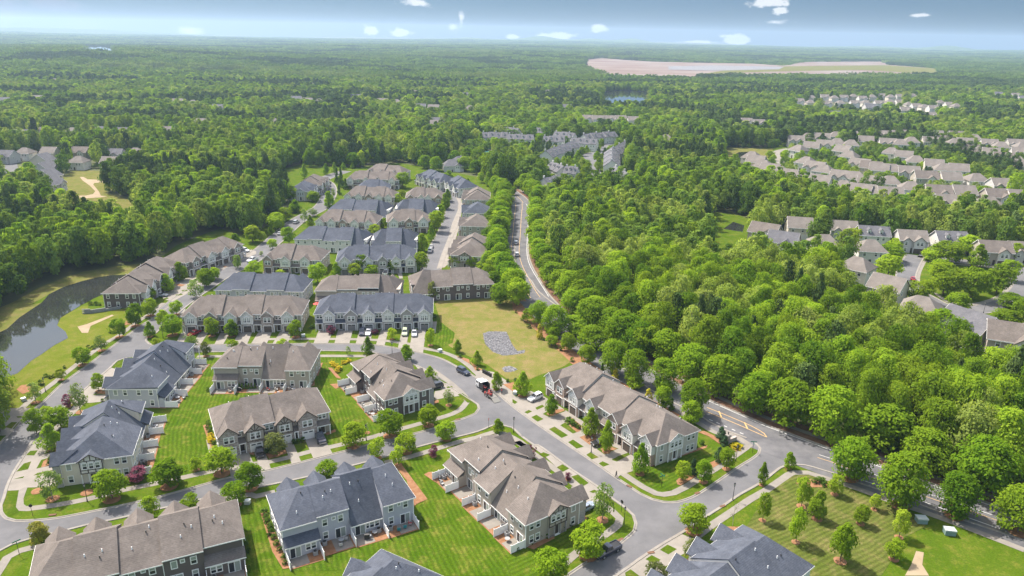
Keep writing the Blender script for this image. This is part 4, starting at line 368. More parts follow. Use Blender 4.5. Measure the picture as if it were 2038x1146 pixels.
'houses': [[189.6,585.2,-35,'a',1.2,'A'],[186.7,564.1,-35,'b',1.2,'A'],[185.2,542.9,-35,'a',1.2,'A'],[184.9,526.4,-35,'b',1.2,'A'],[188,515.8,-35,'a',1.2,'A'],[189.8,503.9,-35,'b',1.2,'A'],[193.2,489.9,-35,'a',1.2,'A'],[203.8,482.8,-35,'b',1.2,'A'],[211.7,465.2,-35,'a',1.2,'A'],[217.8,453.5,-35,'b',1.2,'A'],[224.2,451.7,-35,'a',1.2,'A'],[232.5,446.6,-15,'c',1.2,'B'],[255,465.6,-20,'a',1.2,'B'],[266.9,455.6,-12,'d',1.2,'B'],[282.3,454.7,-8,'b',1.2,'B'],[256.9,426.5,-8,'c',1.2,'B'],[277.6,421,-5,'a',1.2,'B'],[298.6,446.8,-5,'d',1.2,'B'],[309.6,443.2,-8,'b',1.2,'B'],[224.8,563,-50,'a',1.2,'C'],[223.7,542.1,-45,'c',1.2,'C'],[223.5,525.8,-40,'a',1.2,'C'],[227.4,504.8,-35,'c',1.2,'C'],[234.8,499.8,-30,'a',1.2,'C'],[238,486.1,-30,'c',1.2,'C'],[250.9,484.7,-20,'a',1.2,'C'],[281.3,629.5,-50,'b',1.2,'D'],[273.4,599.1,-45,'a',1.2,'D'],[264.9,560.4,-40,'c',1.2,'D'],[266.9,546.8,-30,'d',1.2,'D'],[268.3,536.9,-25,'b',1.2,'D'],[277.4,534.7,-20,'a',1.2,'D'],[285.8,529.2,-15,'c',1.2,'D'],[286.8,507.9,-10,'d',1.2,'D'],[301.6,503.6,-8,'b',1.2,'D'],[318.1,501,-5,'a',1.2,'D'],[325.6,485.2,-5,'c',1.2,'D'],[336.7,481,-5,'d',1.2,'D'],[243.1,629.2,-60,'a',1.2,'E'],[262.1,649.9,-30,'b',1.2,'E'],[280.4,666.7,-25,'c',1.2,'E'],[296.5,678.8,-20,'a',1.2,'E'],[305.4,670,-20,'a',1.2,'E'],[331.9,699.2,-15,'b',1.2,'E'],[347.2,688.1,-15,'c',1.2,'E'],[355.4,681.6,-15,'a',1.2,'E'],[375.3,699.8,-15,'a',1.2,'E'],[264.3,695.3,-10,'c',1.2,'F'],[283.1,714.3,-15,'a',1.2,'F'],[298.4,719.3,-15,'c',1.2,'F'],[316.5,730.5,-12,'a',1.2,'F'],[333.7,738.8,-12,'c',1.2,'F'],[347.8,737.9,-10,'a',1.2,'F'],[370,750.1,-10,'c',1.2,'F'],[385,752.2,-8,'a',1.2,'F'],[401.8,757.8,-8,'c',1.2,'F'],[417.1,760,-8,'a',1.2,'F'],[429.8,758.8,-8,'c',1.2,'F'],[450,755.6,-8,'d',1.2,'G'],[452.6,729.6,-20,'a',1.2,'G'],[394.1,702.3,-15,'b',1.2,'G'],[414.8,716,-10,'d',1.2,'G'],[413.7,694.5,-20,'a',1.2,'G'],[424.8,698.5,-20,'b',1.2,'G'],[403.6,653.9,-25,'d',1.2,'G'],[406.6,642.9,-25,'a',1.2,'G'],[408.7,632.1,-25,'b',1.2,'G'],[403.7,606.5,-25,'d',1.2,'G'],[401.7,586.8,-25,'a',1.2,'G'],[394.1,567.7,-25,'b',1.2,'G'],[446.6,696.3,-15,'c',1.2,'I'],[445.4,676,-20,'a',1.2,'I'],[473.5,699.8,-10,'c',1.2,'I'],[465.2,676.1,-10,'a',1.2,'I'],[439.7,640.3,-20,'c',1.2,'I'],[319.3,623.3,-30,'a',1.2,'J'],[320.4,604.7,-25,'b',1.2,'J'],[317.2,579,-20,'a',1.2,'J'],[321.6,561.4,-20,'b',1.2,'J'],[318.8,542.4,-20,'a',1.2,'J'],[329.3,541.9,-20,'b',1.2,'J'],[124.4,349.7,-35,'d',1.1,'N'],[127.5,332.8,-30,'e',1.1,'N'],[145.8,362.7,-12,'b',1.1,'N'],[166.1,358.5,-10,'c',1.1,'N'],[145.2,329.1,-5,'a',1.1,'N'],[177.1,349,-10,'f',1.1,'N'],[192,341.6,-8,'c',1.1,'N'],[210.7,341.5,-5,'f',1.1,'N'],[220.6,323.8,-8,'d',1.1,'N'],[233.8,323.5,-8,'c',1.1,'N'],[162.9,321.2,-8,'a',1.1,'N'],[144.4,292.5,-45,'a',1.1,'N'],[145.4,267.3,-45,'b',1.1,'N'],[146,244.2,-35,'a',1.1,'N'],[153.4,227.5,-60,'e',1.2,'N'],[161.2,217.6,-25,'d',1.2,'N'],[170.1,218,-20,'a',1.2,'N'],[-430.2,640.8,0,'e',1.1,'L1'],[-417.7,657.9,0,'b',1.1,'L1'],[-396.1,661.1,-5,'a',1.1,'L1'],[-379.1,671.6,-5,'e',1.1,'L1'],[-354,667.4,0,'e',1.1,'L1'],[-319.2,680.6,10,'b',1.1,'L1'],[-371.7,533.6,-5,'e',1,'L2'],[-366.9,547.5,0,'a',1,'L2'],[-350.9,552.2,0,'b',1,'L2'],[-330.6,557.5,0,'d',1,'L2'],[-300.9,550.1,0,'e',1,'L2'],[-288.6,557.1,5,'a',1,'L2'],[-307.5,513.8,0,'a',1,'L3'],[-285.1,514,0,'b',1,'L3'],[-335.5,517.8,85,'g',1,'L4'],[-315.6,487.9,85,'e',1,'L4'],[-296.4,459.3,85,'g',1,'L4'],[-279.9,435.3,85,'e',1,'L4'],[439.1,1163.6,0,'h',1.2,'R1'],[488.2,1241.2,0,'i',1.2,'R1'],[520.1,1269.1,0,'h',1.2,'R1'],[529.4,1250.6,0,'i',1.2,'R1'],[550.9,1265.8,0,'h',1.2,'R1'],[579.9,1293.6,0,'i',1.2,'R1'],[575.5,1250.8,0,'h',1.2,'R1'],[610.2,1289.9,0,'i',1.2,'R1'],[641.1,1318.8,0,'h',1.2,'R1'],[646,1298.2,0,'i',1.2,'R1'],[669.7,1314.5,0,'h',1.2,'R1'],[702.1,1333.1,0,'i',1.2,'R1'],[446.8,1138.8,0,'i',1.2,'R2'],[466.8,1126,0,'h',1.2,'R2'],[493,1139.9,0,'i',1.2,'R2'],[516.5,1144.8,0,'h',1.2,'R2'],[539.5,1158.3,0,'i',1.2,'R2'],[557.3,1153.3,0,'h',1.2,'R2'],[590.6,1187,0,'i',1.2,'R2'],[603.3,1180.7,0,'h',1.2,'R2'],[594.6,1135.5,0,'i',1.2,'R2'],[592.3,1110.6,0,'h',1.2,'R2'],[596.3,1095.6,0,'i',1.2,'R2'],[601,1081.2,0,'h',1.2,'R2'],[669.2,1185.6,0,'i',1.2,'R2'],[663.3,1149.6,0,'h',1.2,'R2'],[659.5,1124,0,'i',1.2,'R2'],[895.2,1401.9,0,'e',1.3,'R3'],[915.8,1383.2,0,'h',1.3,'R3'],[880,1308.8,0,'e',1.3,'R3'],[536.7,1032.4,0,'h',1.3,'R3'],[505.3,1070.1,0,'e',1.3,'R3'],[82.8,859.1,0,'h',1.1,'M1'],[95.2,856,0,'h',1.1,'M1'],[108.2,858.2,0,'h',1.1,'M1'],[121.9,860.5,0,'h',1.1,'M1'],[135.1,852.2,0,'h',1.1,'M1'],[266.6,858.6,0,'h',1.1,'M1'],[276.8,845.1,0,'h',1.1,'M1'],[-622.4,973.4,0,'h',1.2,'S'],[-794.5,1299.2,0,'i',1.2,'S'],[-637.6,932.3,0,'e',1.2,'S'],[-433.7,961.1,0,'h',1.2,'S'],[-407.5,945,0,'i',1.2,'S'],[-301,1028.5,0,'e',1.2,'S'],[-280.5,1009,0,'h',1.2,'S'],[-261.3,997.6,0,'i',1.2,'S'],[-229.9,1078.3,0,'e',1.2,'S'],[-181.1,1022.4,0,'h',1.2,'S'],[-160.2,1011.3,0,'i',1.2,'S'],[-120.9,947.5,0,'e',1.2,'S'],[-103.3,944.2,0,'h',1.2,'S'],[-57.3,940,0,'i',1.2,'S'],[-75.5,1150.9,0,'e',1.2,'S'],[-109.7,1333.3,0,'h',1.2,'S'],[-88.8,1326.1,0,'i',1.2,'S'],[-289.3,1408,0,'e',1.2,'S'],[-150.9,1548.1,0,'h',1.2,'S'],[-360.5,1330,0,'i',1.2,'S'],[-406.7,2181.1,0,'e',1.2,'S'],[-317.1,2084,0,'h',1.2,'S'],[-513.1,2029.5,0,'i',1.2,'S'],[-353,889.4,0,'e',1.2,'S'],[-315.9,744.5,0,'h',1.2,'S'],[-247.4,760,0,'i',1.2,'S'],[67.3,977.4,0,'e',1.2,'S'],[-155.1,1182.1,0,'h',1.2,'S'],[53.5,1255.1,0,'i',1.2,'S'],[-84.2,791.1,0,'e',1.2,'S'],[-80.8,768.8,0,'h',1.2,'S'],[140.1,684.5,0,'i',1.2,'S'],[408.3,956.3,0,'e',1.2,'S'],[536.1,966.6,0,'h',1.2,'S'],[-44.9,535.5,10,'j',0.8,'K'],[-41.7,551.5,60,'j',0.8,'K']],
'b': {'T2':[[-26,138.4],-151.3,25.9,13.7,'rear'],'T3':[[14.6,126.2],125.3,30.4,13.6,'rear'],'T4':[[11,184],-56.8,42.8,13.4,'front'],'T5':[[-104.7,159.2],-72.2,24.5,14,'front'],'T6':[[-106.5,198.1],-87.7,27,13.5,'front'],'T7':[[-21.6,174.9],123.7,24.2,12.8,'rear'],'T8':[[-56.9,198.1],-177.5,26.5,13.7,'rear'],'T9':[[-68.1,149],28.1,26,13.7,'front'],'T1':[[-54.8,123.9],-154.4,33.8,13.7,'rear'],'T12':[[-108.6,223.1],5.2,38.4,13.7,'front'],'T13':[[-65.8,227.2],5.6,38.9,13.7,'front'],'T14':[[-76.3,262.9],179.7,31.4,13.7,'rear'],'T15':[[-41.8,263.8],-176.8,30.3,13.7,'rear'],'T16':[[-10.2,275.6],-167.6,30.6,13.7,'rear'],'T17':[[-103.3,288.7],-2,23.7,13.7,'front'],'T18':[[-72.5,287.4],9.4,32.5,13.7,'front'],'T19':[[-65.6,330.6],174.5,32.6,13.7,'rear'],'T20':[[-44.5,332.3],-176,20.9,13.7,'rear'],'T21':[[-98.5,353.5],-2.9,30.4,13.7,'front'],'T22':[[-63,355],10.2,21,13.7,'front'],'T23':[[-65.5,390.4],175.1,31.7,13.7,'rear'],'T24':[[-40.8,395.5],-178.9,23.5,13.7,'rear'],'T25':[[-97.6,414],-1.9,28.5,13.7,'front'],'T26':[[-62,413.1],5.1,21.2,13.7,'front'],'T27':[[-107.4,463.5],1.3,33.4,13.7,'front'],'T28':[[-76.7,449.1],-174.7,19,13.7,'rear'],'T29':[[-101,493.9],-15.6,26.7,13.7,'front'],'T30':[[-64.8,480.9],-51.1,27.7,13.7,'front'],'T31':[[-44.2,462.2],-63.4,23,13.7,'front'],'K1':[[-23.6,326],-96,27,14,'front'],'K2':[[-25,363.4],-92.8,14,13.6,'front'],'K3':[[-26.1,391.3],-89.5,14,13.5,'front'],'K4':[[-28.4,431.9],-88.5,21.8,14,'front'],'T36':[[-120.5,424.6],89.7,17,13,'front'],'W1':[[-133.2,244.3],93.2,37.4,12.5,'front'],'W2':[[-132.2,281],66.3,31.7,12.5,'front'],'T10':[[-22.9,109.7],-119.5,30,13.2,'front'],'T11':[[45.8,118.7],-140.2,32,14,'front']},
'misc': {'cars':[['pickup','navy',19.6,117.3,-143.8,'dark blue pickup parked at the kerb beside the broad maple'],['sedan','silverblue',16.7,131.1,39.7,'silver blue sedan on the last driveway of the four gabled tan row'],['suv','black',22.5,157.2,-157.1,'black car on the driveway behind the narrow oval tree'],['suv','white',7,180.2,-136.3,'white people carrier on the driveway by the brick row left end'],['suv','navy',-14,195.9,-45.7,'dark blue car parked at the kerb near the black bins'],['sedan','black',-59.1,150.2,-66.4,'dark sedan facing the street on the second stone front driveway'],['pickup','navy',-46.6,157.2,-62.5,'dark pickup facing the street on the wide white garage driveway'],['suv','navy',-49.7,224.4,-83.7,'dark blue car beside the white car on the slate front driveway'],['sedan','white',-47.6,224.6,-87.3,'white car beside the dark blue car on the slate front driveway'],['suv','sage',-35.5,224.7,-84.7,'pale green off road car on the narrow slate front driveway'],['sedan','silver',-32.3,224.3,-82.4,'silver sedan on the right hand driveway of the slate front row'],['sedan','red',-104.3,221,-114.1,'dark red car with pale bonnet on the tan front row driveway'],['sedan','silver',-131.7,256.8,3.2,'silver car before the lakeside dark sided row'],['suv','navy',-127.3,298.9,-22.4,'dark blue car on the upper lakeside driveway'],['suv','white',-122,312.6,-34.7,'white car under the pyramidal tree, lower of two'],['suv','white',-121.6,317.7,-35.2,'white car beyond the pyramidal tree, upper of two'],['pickup','white',-113.2,303,-109.4,'white pickup parked at the avenue kerb'],['sedan','silver',-115.3,348.3,97.7,'silver car parked on the left of the avenue'],['suv','silver',-113.7,371.1,82.2,'grey car driving up the avenue'],['van','white',-38.1,323.3,91.1,'white van on the inner street'],['sedan','silver',-38.3,329.6,91.6,'grey car just beyond the white van on the inner street'],['sedan','navy',-119.9,468.2,96.4,'dark car on the avenue bend'],['sedan','black',-122.4,478.3,85.8,'dark car parked by the far avenue bend'],['suv','silver',1.5,338.8,90.1,'silver car on the boulevard, farther of two'],['suv','silver',2,318.9,90,'grey car on the boulevard, nearer of two'],['pickup','white',-52.8,288.4,95,'white pickup on the slate front row driveway'],['sedan','red',169.8,294,63.9,'bright red car on the estate street by the oval green'],['suv','silver',231.1,318.6,3.6,'silver car at the house front on the right edge of the estate'],['sedan','white',-117.9,163.7,105.4,'white car half hidden by trees on the corner driveway'],['suv','black',-21.2,185.8,-144.4,'dark car nose showing beside the last gable of the dark sided row'],['suv','black',372.1,693.8,7.2,'black car on a drive in the hillside estate']],'truck':[-6.5,183.7,118.9],'lamps':[[-89.2,130.6,'black street lamp on the verge before the white half timbered end house'],[-35.2,157.1,'black street lamp beside the bare brown sapling'],[-37,207.9,'black street lamp on the street bend behind the dark sided row'],[1.1,162.3,'black street lamp at the corner before the four gabled tan row'],[19.9,153.6,'black street lamp on the grass patch by the brick row driveways'],[24,126.1,'black street lamp on the corner verge by the wide junction'],[49,135.3,'black street lamp on the verge of the side street'],[-127.8,179.3,'black street lamp on the avenue verge by the pond'],[-68.7,218.3,'black street lamp on the lawn at the end of the tan front row'],[54.1,150.9,'black street lamp beside the bright maple at the entrance garden'],[-113,217.6,'black street lamp on the loop street corner'],[176.2,255.1,'black street lamp at the lower bend of the estate loop']],'lampx':[24,130.3],'signs':[[34.3,139.8,'green street name sign on the corner lawn by the brick row'],[59.2,154.7,'green street name sign at the boulevard corner'],[-92.7,113.7,'green street name sign on the corner below the bronze tinged tree']],'stopsigns':[[-97.5,125.4,'thin street sign post on the corner verge below the mulch ring'],[-5.3,164.3,'thin red backed street sign post at the inner corner']],'jogger':[24.5,143],'workers':[[-7,181.4],[-6.3,181],[-5.2,180.3],[-2.3,183.1]],'bins':[[-8,196.3],[-7.5,195.7],[-7,195.1],[-6.4,194.5],[-5.8,193.7]],'cabinets':[[86.7,128.9,-4.6],[90.5,125.2,-9.7]],'ubox':[[-55.3,130.9,'grey green utility box on the lawn at the end of the long tan roof'],[-68.4,221,'pale utility box on the lawn by the tan front row'],[-22.4,210.9,'pale utility box on the pavement edge by the dry field'],[-130.4,174,'white garden box on the lawn by the avenue'],[1.5,183.2,'dark utility box left of the white people carrier']],'wall':[[-150.6,237.7],[-147.9,238.1],[-144.2,240.2],[-139.9,243.2]],'monument':[54.2,158.8],'evergreens':[[53.2,160.9],[53.1,159.4],[53.3,157.9]],'goldshrub':[55.9,156.6],'shrubs':[[-50.8,127.7],[-49.8,125.8],[-49.1,124.7],[-48.4,123.6],[-47.7,122.4],[-47.1,121],[-46.2,119.7],[-45,117.8],[-43.8,116.1],[-42.6,114.1],[-41.7,112.4],[-18.4,126.7],[2.1,117.8],[3.1,119],[3.9,119.5],[4.9,119.9],[6.4,121],[7.6,121.7],[13.4,125.9],[14.9,127.8],[11.4,124.7],[12.6,125.3],[43.2,154.9],[44.4,155.7],[45.6,156.5],[47.8,158],[34.2,149.3],[16.4,168],[17.4,165.6],[15.1,168.2],[15.8,166.9],[17.8,164.6],[15.7,168.8],[16.7,166.1],[-76.7,163.7],[-75.9,161.9],[-75.2,160.2],[-74.5,159],[-72.9,156.1],[-71.5,153.8],[-57.7,150.7],[-56.8,151.1],[-52.3,155.2],[-51.5,155.7],[-50.6,156.1],[-45.2,162.2],[-56,151.9],[-55,152.2],[-106.5,147],[-106.2,146],[-105.8,145.1],[-105.5,144.2],[-97.6,137],[-96.1,137.4],[-94.4,137.8],[-92.9,138.2],[-82.3,143],[-94.5,173],[-91.2,173.2],[-90.1,173.6],[-109.3,174.3],[-29.5,171.3],[-34.5,167.6],[-21.5,177.8],[-24.1,174.6],[-22.9,175.5],[-50.4,195.9],[-21.4,178.7],[-83.9,181.6],[-57.7,197.9],[-57.5,196],[-57.4,194.1],[-57.4,189.6],[-57.1,187],[-57.1,185.7],[-133.2,188.3],[-131.7,187.6],[-130.9,188.4],[-131.6,183.6],[-131.3,194.3],[-132.5,208.8],[-130.7,208.4],[-131.9,221.1],[-51.1,117.7],[-50.1,115.6],[-49.9,113.4],[-48.2,110.7],[-150.8,246.6],[-149.2,246.3],[-146.6,246.4],[-144.4,246.5],[-141.7,246.7],[-152.6,246.5],[-139.7,247.2],[69.7,142.3],[70.8,142.6],[71.5,141.2],[71.5,142.9],[1.5,190.7],[2.3,189.5],[3,189.1],[-15.7,206.9],[-9.8,198.2],[-0.7,190.6],[-67,229.2],[-67.6,228.1],[-27.1,240],[18.9,205.7],[14.7,215.6],[10.9,221.6],[3.9,239.2],[1.7,246.5],[15.8,213.7],[6.1,232.3]],'yshrubs':[[-52.1,198.5],[-53.7,200.2],[-51,196.8],[-53,198.9],[-50.8,200.8],[-49.5,202.2],[-51,195.1],[-73.7,157.3],[-73,156.1],[-72.4,154.9]],'cones':[[-75.8,183.2],[-75,183.2],[-74,183.3],[-73.2,183.3],[-72.4,183.3],[-71.5,183.4]],'rings':[[-101.8,133.9],[-91,133.7]],'drains':[[-93.7,125.8,11.9],[27.1,139.7,-43.2],[41.8,137.6,31.3],[22.6,121.3,35.7],[46.2,133,24.7],[28.1,117.6,14.8],[-13.5,168.3,24.3]],'towncl':{'front':[[30.5,512.5,-66.6],[39.6,503,6]]},'rows':[[[[24.2,571.6],[51.7,632.9]],'diagonal terrace of grey roofed row houses left of the inner lane',7],[[[71,530.4],[78.8,594.1]],'lower part of the right diagonal terrace of grey row houses',6],[[[80.2,594.3],[102.2,653.2]],'upper part of the right diagonal terrace of grey row houses',6],[[[70.1,508.6],[75.4,482.6]],'cream gabled end row beside the bright woods',3],[[[-29.9,681.7],[-6.8,681.9]],'far grey terrace with dormers, leftmost of four',4],[[[-5.9,672.9],[16.8,667.2]],'far grey terrace with dormers, second of four',4],[[[26,662.6],[44.5,659.4]],'far grey terrace with dormers, third of four',4],[[[50.3,654.5],[72.4,646.4]],'far grey terrace with dormers, rightmost of four',4],[[[-14.9,726.6],[3.7,715.7]],'broad roofed grey garage block at the far left of the cluster',3],[[[13.8,724.1],[28,719.4]],'broad roofed grey garage block behind the second terrace',2],[[[37.9,697.8],[55.9,687.8]],'broad roofed grey block before the dark pines, left',3],[[[63.5,682.8],[95.1,706.2]],'broad roofed grey block before the dark pines, right',5],[[[26.6,521.7],[34.3,504.7]],'front grey row house pair with dormers, left half',3],[[[35.5,504.8],[41.9,502.1]],'front grey row house pair with gabled end, right half',3],[[[18.9,458.9],[29.8,468.8]],'tall cream gabled house with a single side window near the conifers',2],[[[28.6,445.3],[54.1,445.1]],'long low dark grey roofed garage block near the boulevard',7],[[[71.1,452.1],[84,461.8]],'small dark roof at the right edge of the grey cluster',2]]},
'blv_sw': [[0.9,349.8],[1,312.6],[3,300.3],[7.8,283.5],[10.8,269.2],[21.5,242.5],[31.4,209.5],[39.7,188.2],[46.5,178],[50.6,173.2],[52.4,169.6],[55.8,165.2],[59.9,161.7]],
'blv_ne': [[-0.2,469.9],[3.6,456.1],[6.8,445.2],[9.3,430.6],[8.7,428],[8.7,415.2],[8.2,402.5],[7.2,353.4],[6.6,326.4],[7.3,310.4],[9.2,294.7],[14.4,264.5],[24,236],[38,207],[55.2,181.1],[60.5,175],[67.3,167.2],[69.6,165.2],[80,155.9],[87,150.4],[94.8,143.7],[97.6,141.3],[106.5,134.1],[122,121],[140,104.5],[165,80]],
'creek': [[26.6,327.7],[29.2,331.4],[31.3,328],[31.8,319.8],[28.3,309.2],[27,301.8],[28.5,293.6],[31.6,288.2],[28.6,286.3],[25.8,290.1],[25.7,304.1],[26.1,315.5]],
'nbhd': [[-260,40],[-122.5,152.6],[-177.6,231],[-182.7,240.4],[-181.5,249.6],[-182.3,263.6],[-180.1,274.4],[-176.7,284.5],[-168.1,291.9],[-157.9,297.1],[-154.6,307.6],[-156.2,323.7],[-154.5,334.8],[-150.4,351.6],[-147.4,356.9],[-134.4,345.5],[-126.7,348.5],[-127.7,358.3],[-125,382.9],[-128.9,410.1],[-134.8,428.5],[-145.7,449.4],[-166.5,509.1],[-167,533.3],[-160.6,553.6],[-116,542],[-89.2,565.1],[-52,536.2],[-20.6,506.9],[0.7,469.9],[7.2,445.3],[9,402],[7.5,353],[7,326],[9.2,295],[14.4,264],[24,236],[38,207],[55.2,181.1],[60.5,175],[67.3,167.2],[69.6,165.2],[80,155.9],[87,150.4],[94.8,143.7],[97.6,141.3],[106.5,134.1],[140,104.5],[190,60],[60,40]],
'estate': [[144.1,308.4],[162.7,327.9],[151,342.4],[152.2,364.8],[179.6,405.9],[200.8,404],[216.5,391.5],[239.4,389.9],[243.1,362.5],[267,370],[293.7,368.9],[175.6,206.3],[163.2,212.3],[154.3,233.9],[157,242.3],[157,273.8],[136.6,287.4]],
'hill_estate': [[192.6,622],[218.1,664.3],[249.4,712.7],[292.3,787.8],[318.2,804.5],[410.6,845.5],[493.3,861.6],[496.2,847.7],[511.3,846.5],[512,812.9],[553.9,806.1],[566.9,749],[359.4,461.8],[333.6,471.2],[296.5,447.6],[285.1,444.5],[272.8,456.7],[230.1,453],[234.2,469.6],[214.9,460.8],[211.9,484.9],[196.6,496.5],[186.8,548.5],[178.8,574.8]],
'cluster': [[-50,541.8],[-50.2,598.8],[-43.3,749.6],[-17.5,804.9],[15.4,810],[42.1,776.3],[110.4,786.4],[127.9,747.2],[110.4,678.4],[87,588.5],[83.9,556.1],[89.2,507.8],[91,489.4],[56.8,460.8],[31,445.4],[17.9,470.9],[20.1,504.2],[4.8,563],[-8.3,546.2],[-26.9,529.7]],
'pool_deck': [[-38.4,664.6],[-4.1,663.6],[-2.9,613.6],[-33.8,609.9]],
'cul_tail': [[223.6,308.9],[228.9,304.9],[235.1,297.1]],
'site_green': [[509.1,2065.7],[827.5,2354.1],[1177,2578.1],[1301.1,2311.8],[1589.2,2867.8],[1528.2,3168.1],[1082.8,2868.7],[779.4,2608.8]],
'street_area': [[-129.6,84.5],[-117.6,100.5],[-97.1,114.8],[-96,116.7],[-93.6,118.4],[-87.9,121.3],[-84.8,123],[-79.4,125.3],[-74,128],[-69.2,130.3],[-62.5,133.7],[-58.9,135.2],[-46.1,140.8],[-39.5,144.3],[-33.2,147.7],[-28.1,150.8],[-22,154.7],[-15.9,158.1],[-8,162.4],[-4.3,165.6],[-1.7,165.8],[0.8,164.6],[2.7,161.1],[6.1,156.5],[7,156.6],[10.2,152.4],[14.6,146.1],[18.6,141.2],[20.5,138.6],[22.6,135.2],[25.2,131.7],[26.4,129.3],[26.5,126.6],[25.8,124.2],[23.8,121.8],[22,119.8],[17.2,116.5],[15.3,114.5],[11.2,110.8],[-17.6,83],[-9.5,84.4],[20.4,111],[25.3,115.5],[30.5,120],[37.2,125.3],[42.5,130],[46.6,133.4],[50.9,137.2],[57.6,142.4],[63.9,148.4],[66.7,149.6],[70.3,149.7],[73.9,147.6],[77.4,145.3],[85.7,138.5],[80,156],[59.9,161.7],[61.4,159.4],[61.8,157],[60.7,154.6],[58.2,152],[54.2,148.6],[48.4,143.2],[42.9,138.2],[40.1,136],[36.7,134.3],[33.7,134.2],[31.4,135.1],[29.2,137],[27.1,139.8],[24.7,142.9],[21.5,147.4],[18.6,151.3],[14.5,156.7],[9.8,163],[5.7,168.7],[0.7,176.1],[-5.7,187.2],[-10.3,193.5],[-16,200.1],[-21.5,205.8],[-27.4,209.3],[-31.2,211],[-43.1,215.2],[-59.4,215.7],[-81.6,214.1],[-106.8,212.3],[-113,211.7],[-115.4,213.1],[-117.4,215.3],[-118.5,217.8],[-117.3,221.8],[-117.8,228.4],[-116.5,239.1],[-117.3,244.1],[-122.2,248.1],[-124.4,248.9],[-124.2,237.5],[-125.3,228.1],[-125.6,219.3],[-125.8,207.2],[-125.9,196.2],[-126.2,184.6],[-125,173.5],[-124.9,167.9],[-124.5,162.7],[-123,155.7],[-122.5,152.6],[-117.6,128],[-110.7,93.7]],
'outer_lawns': [],
'side_island': 1,
'side_north': 1,
'side_south': -1,
'side_west': -1,
'side_corner': -1,
'blv_side': -1,
'towntrees': [[-31.2,676.6,10.6,7.1],[-16.2,696,10.9,7.3],[-17.1,641,10.9,7.5],[-9.6,647,7.8,6.8],[-17.4,626.1,6.5,4.1],[-1.7,658.5,6.4,6.2],[3.5,600.7,11.7,9.9],[9.6,629.4,9.2,5.2],[15.5,630.1,10.7,6.7],[22.9,678.1,10.7,8],[-9.2,561.5,12.3,8],[-22.8,568,7.6,8.7],[-20,523.4,7.7,8.1],[-11.7,514.1,6.9,6.1],[-16.8,479.2,9.4,6.3],[-22.2,490.6,7.2,5.3],[-12.3,479.6,7.1,5.2],[-8.2,477.1,5.9,5.7],[-5.1,504.9,8.1,4.8],[-0.3,502.2,10.5,7.2],[-5.1,460.5,7.4,6.1],[8.7,503.1,7.4,7.2],[7.6,461.7,9.7,7.7],[3.2,475.3,5.9,6.3],[14.6,527,9,6.3],[17.4,491.4,9.7,7],[23.8,553.5,7.4,5.9],[21.7,514.1,8.8,6.7],[11.8,451.4,6.7,9.2],[-1.2,452.9,5.6,6],[49.2,567.9,11.8,7.4],[56.6,616,7.5,6.5],[62,630.9,6.9,5.2],[53.9,552.9,7.4,7.9],[52.6,524,9.6,7.5],[65.9,586.2,8.6,5.5],[63.4,546.4,10,7.8],[40.9,499.9,7.4,5.4],[47.2,500.5,6.8,5.1],[51.7,494.7,6.7,4.4],[33.6,518.7,3.8,4.3],[63.2,486.8,7.2,5.8],[78.5,663.4,8.8,4.7],[95.9,676.5,7.4,7.9],[102.2,724.3,9.6,6.8],[9.3,757.3,8.2,7.1],[25,455.2,3.4,4.9],[26.7,445.1,5,3.2],[28.8,445.2,4.4,2.1]],
'pinegrove': [[391.6,700.4],[389.4,685.5],[387.3,671.2],[404.9,722.5],[408.3,717.7],[408.7,707.5],[412.8,703],[415.3,698.4],[414.8,688.6],[372.9,647.3],[373.7,639],[376.9,635.2],[385.1,640.3],[398.1,654.6],[404,655.3],[404.4,646.8],[404.8,638.4],[407.8,634.6],[405.5,622.3],[379,619.3],[382.1,615.7],[382.8,608.1],[385.8,604.7],[386.4,597.3],[387,590.1],[392.3,590.7],[392.1,583.6],[376.4,568.2],[374.9,558.2],[382.1,562.2],[393.9,576.8],[385.6,559.3],[370.2,577.8],[370.9,571],[368.1,584.5],[367.4,591.6]],
'estateshrubs': [[299.5,526],[300.2,523.2],[301.7,521.9],[303.2,520.6],[304.7,519.3],[306.2,518],[306.9,515.2],[283.7,533.4],[285.6,530.6],[290.8,534.1],[292.8,531.3],[294.7,528.5]],
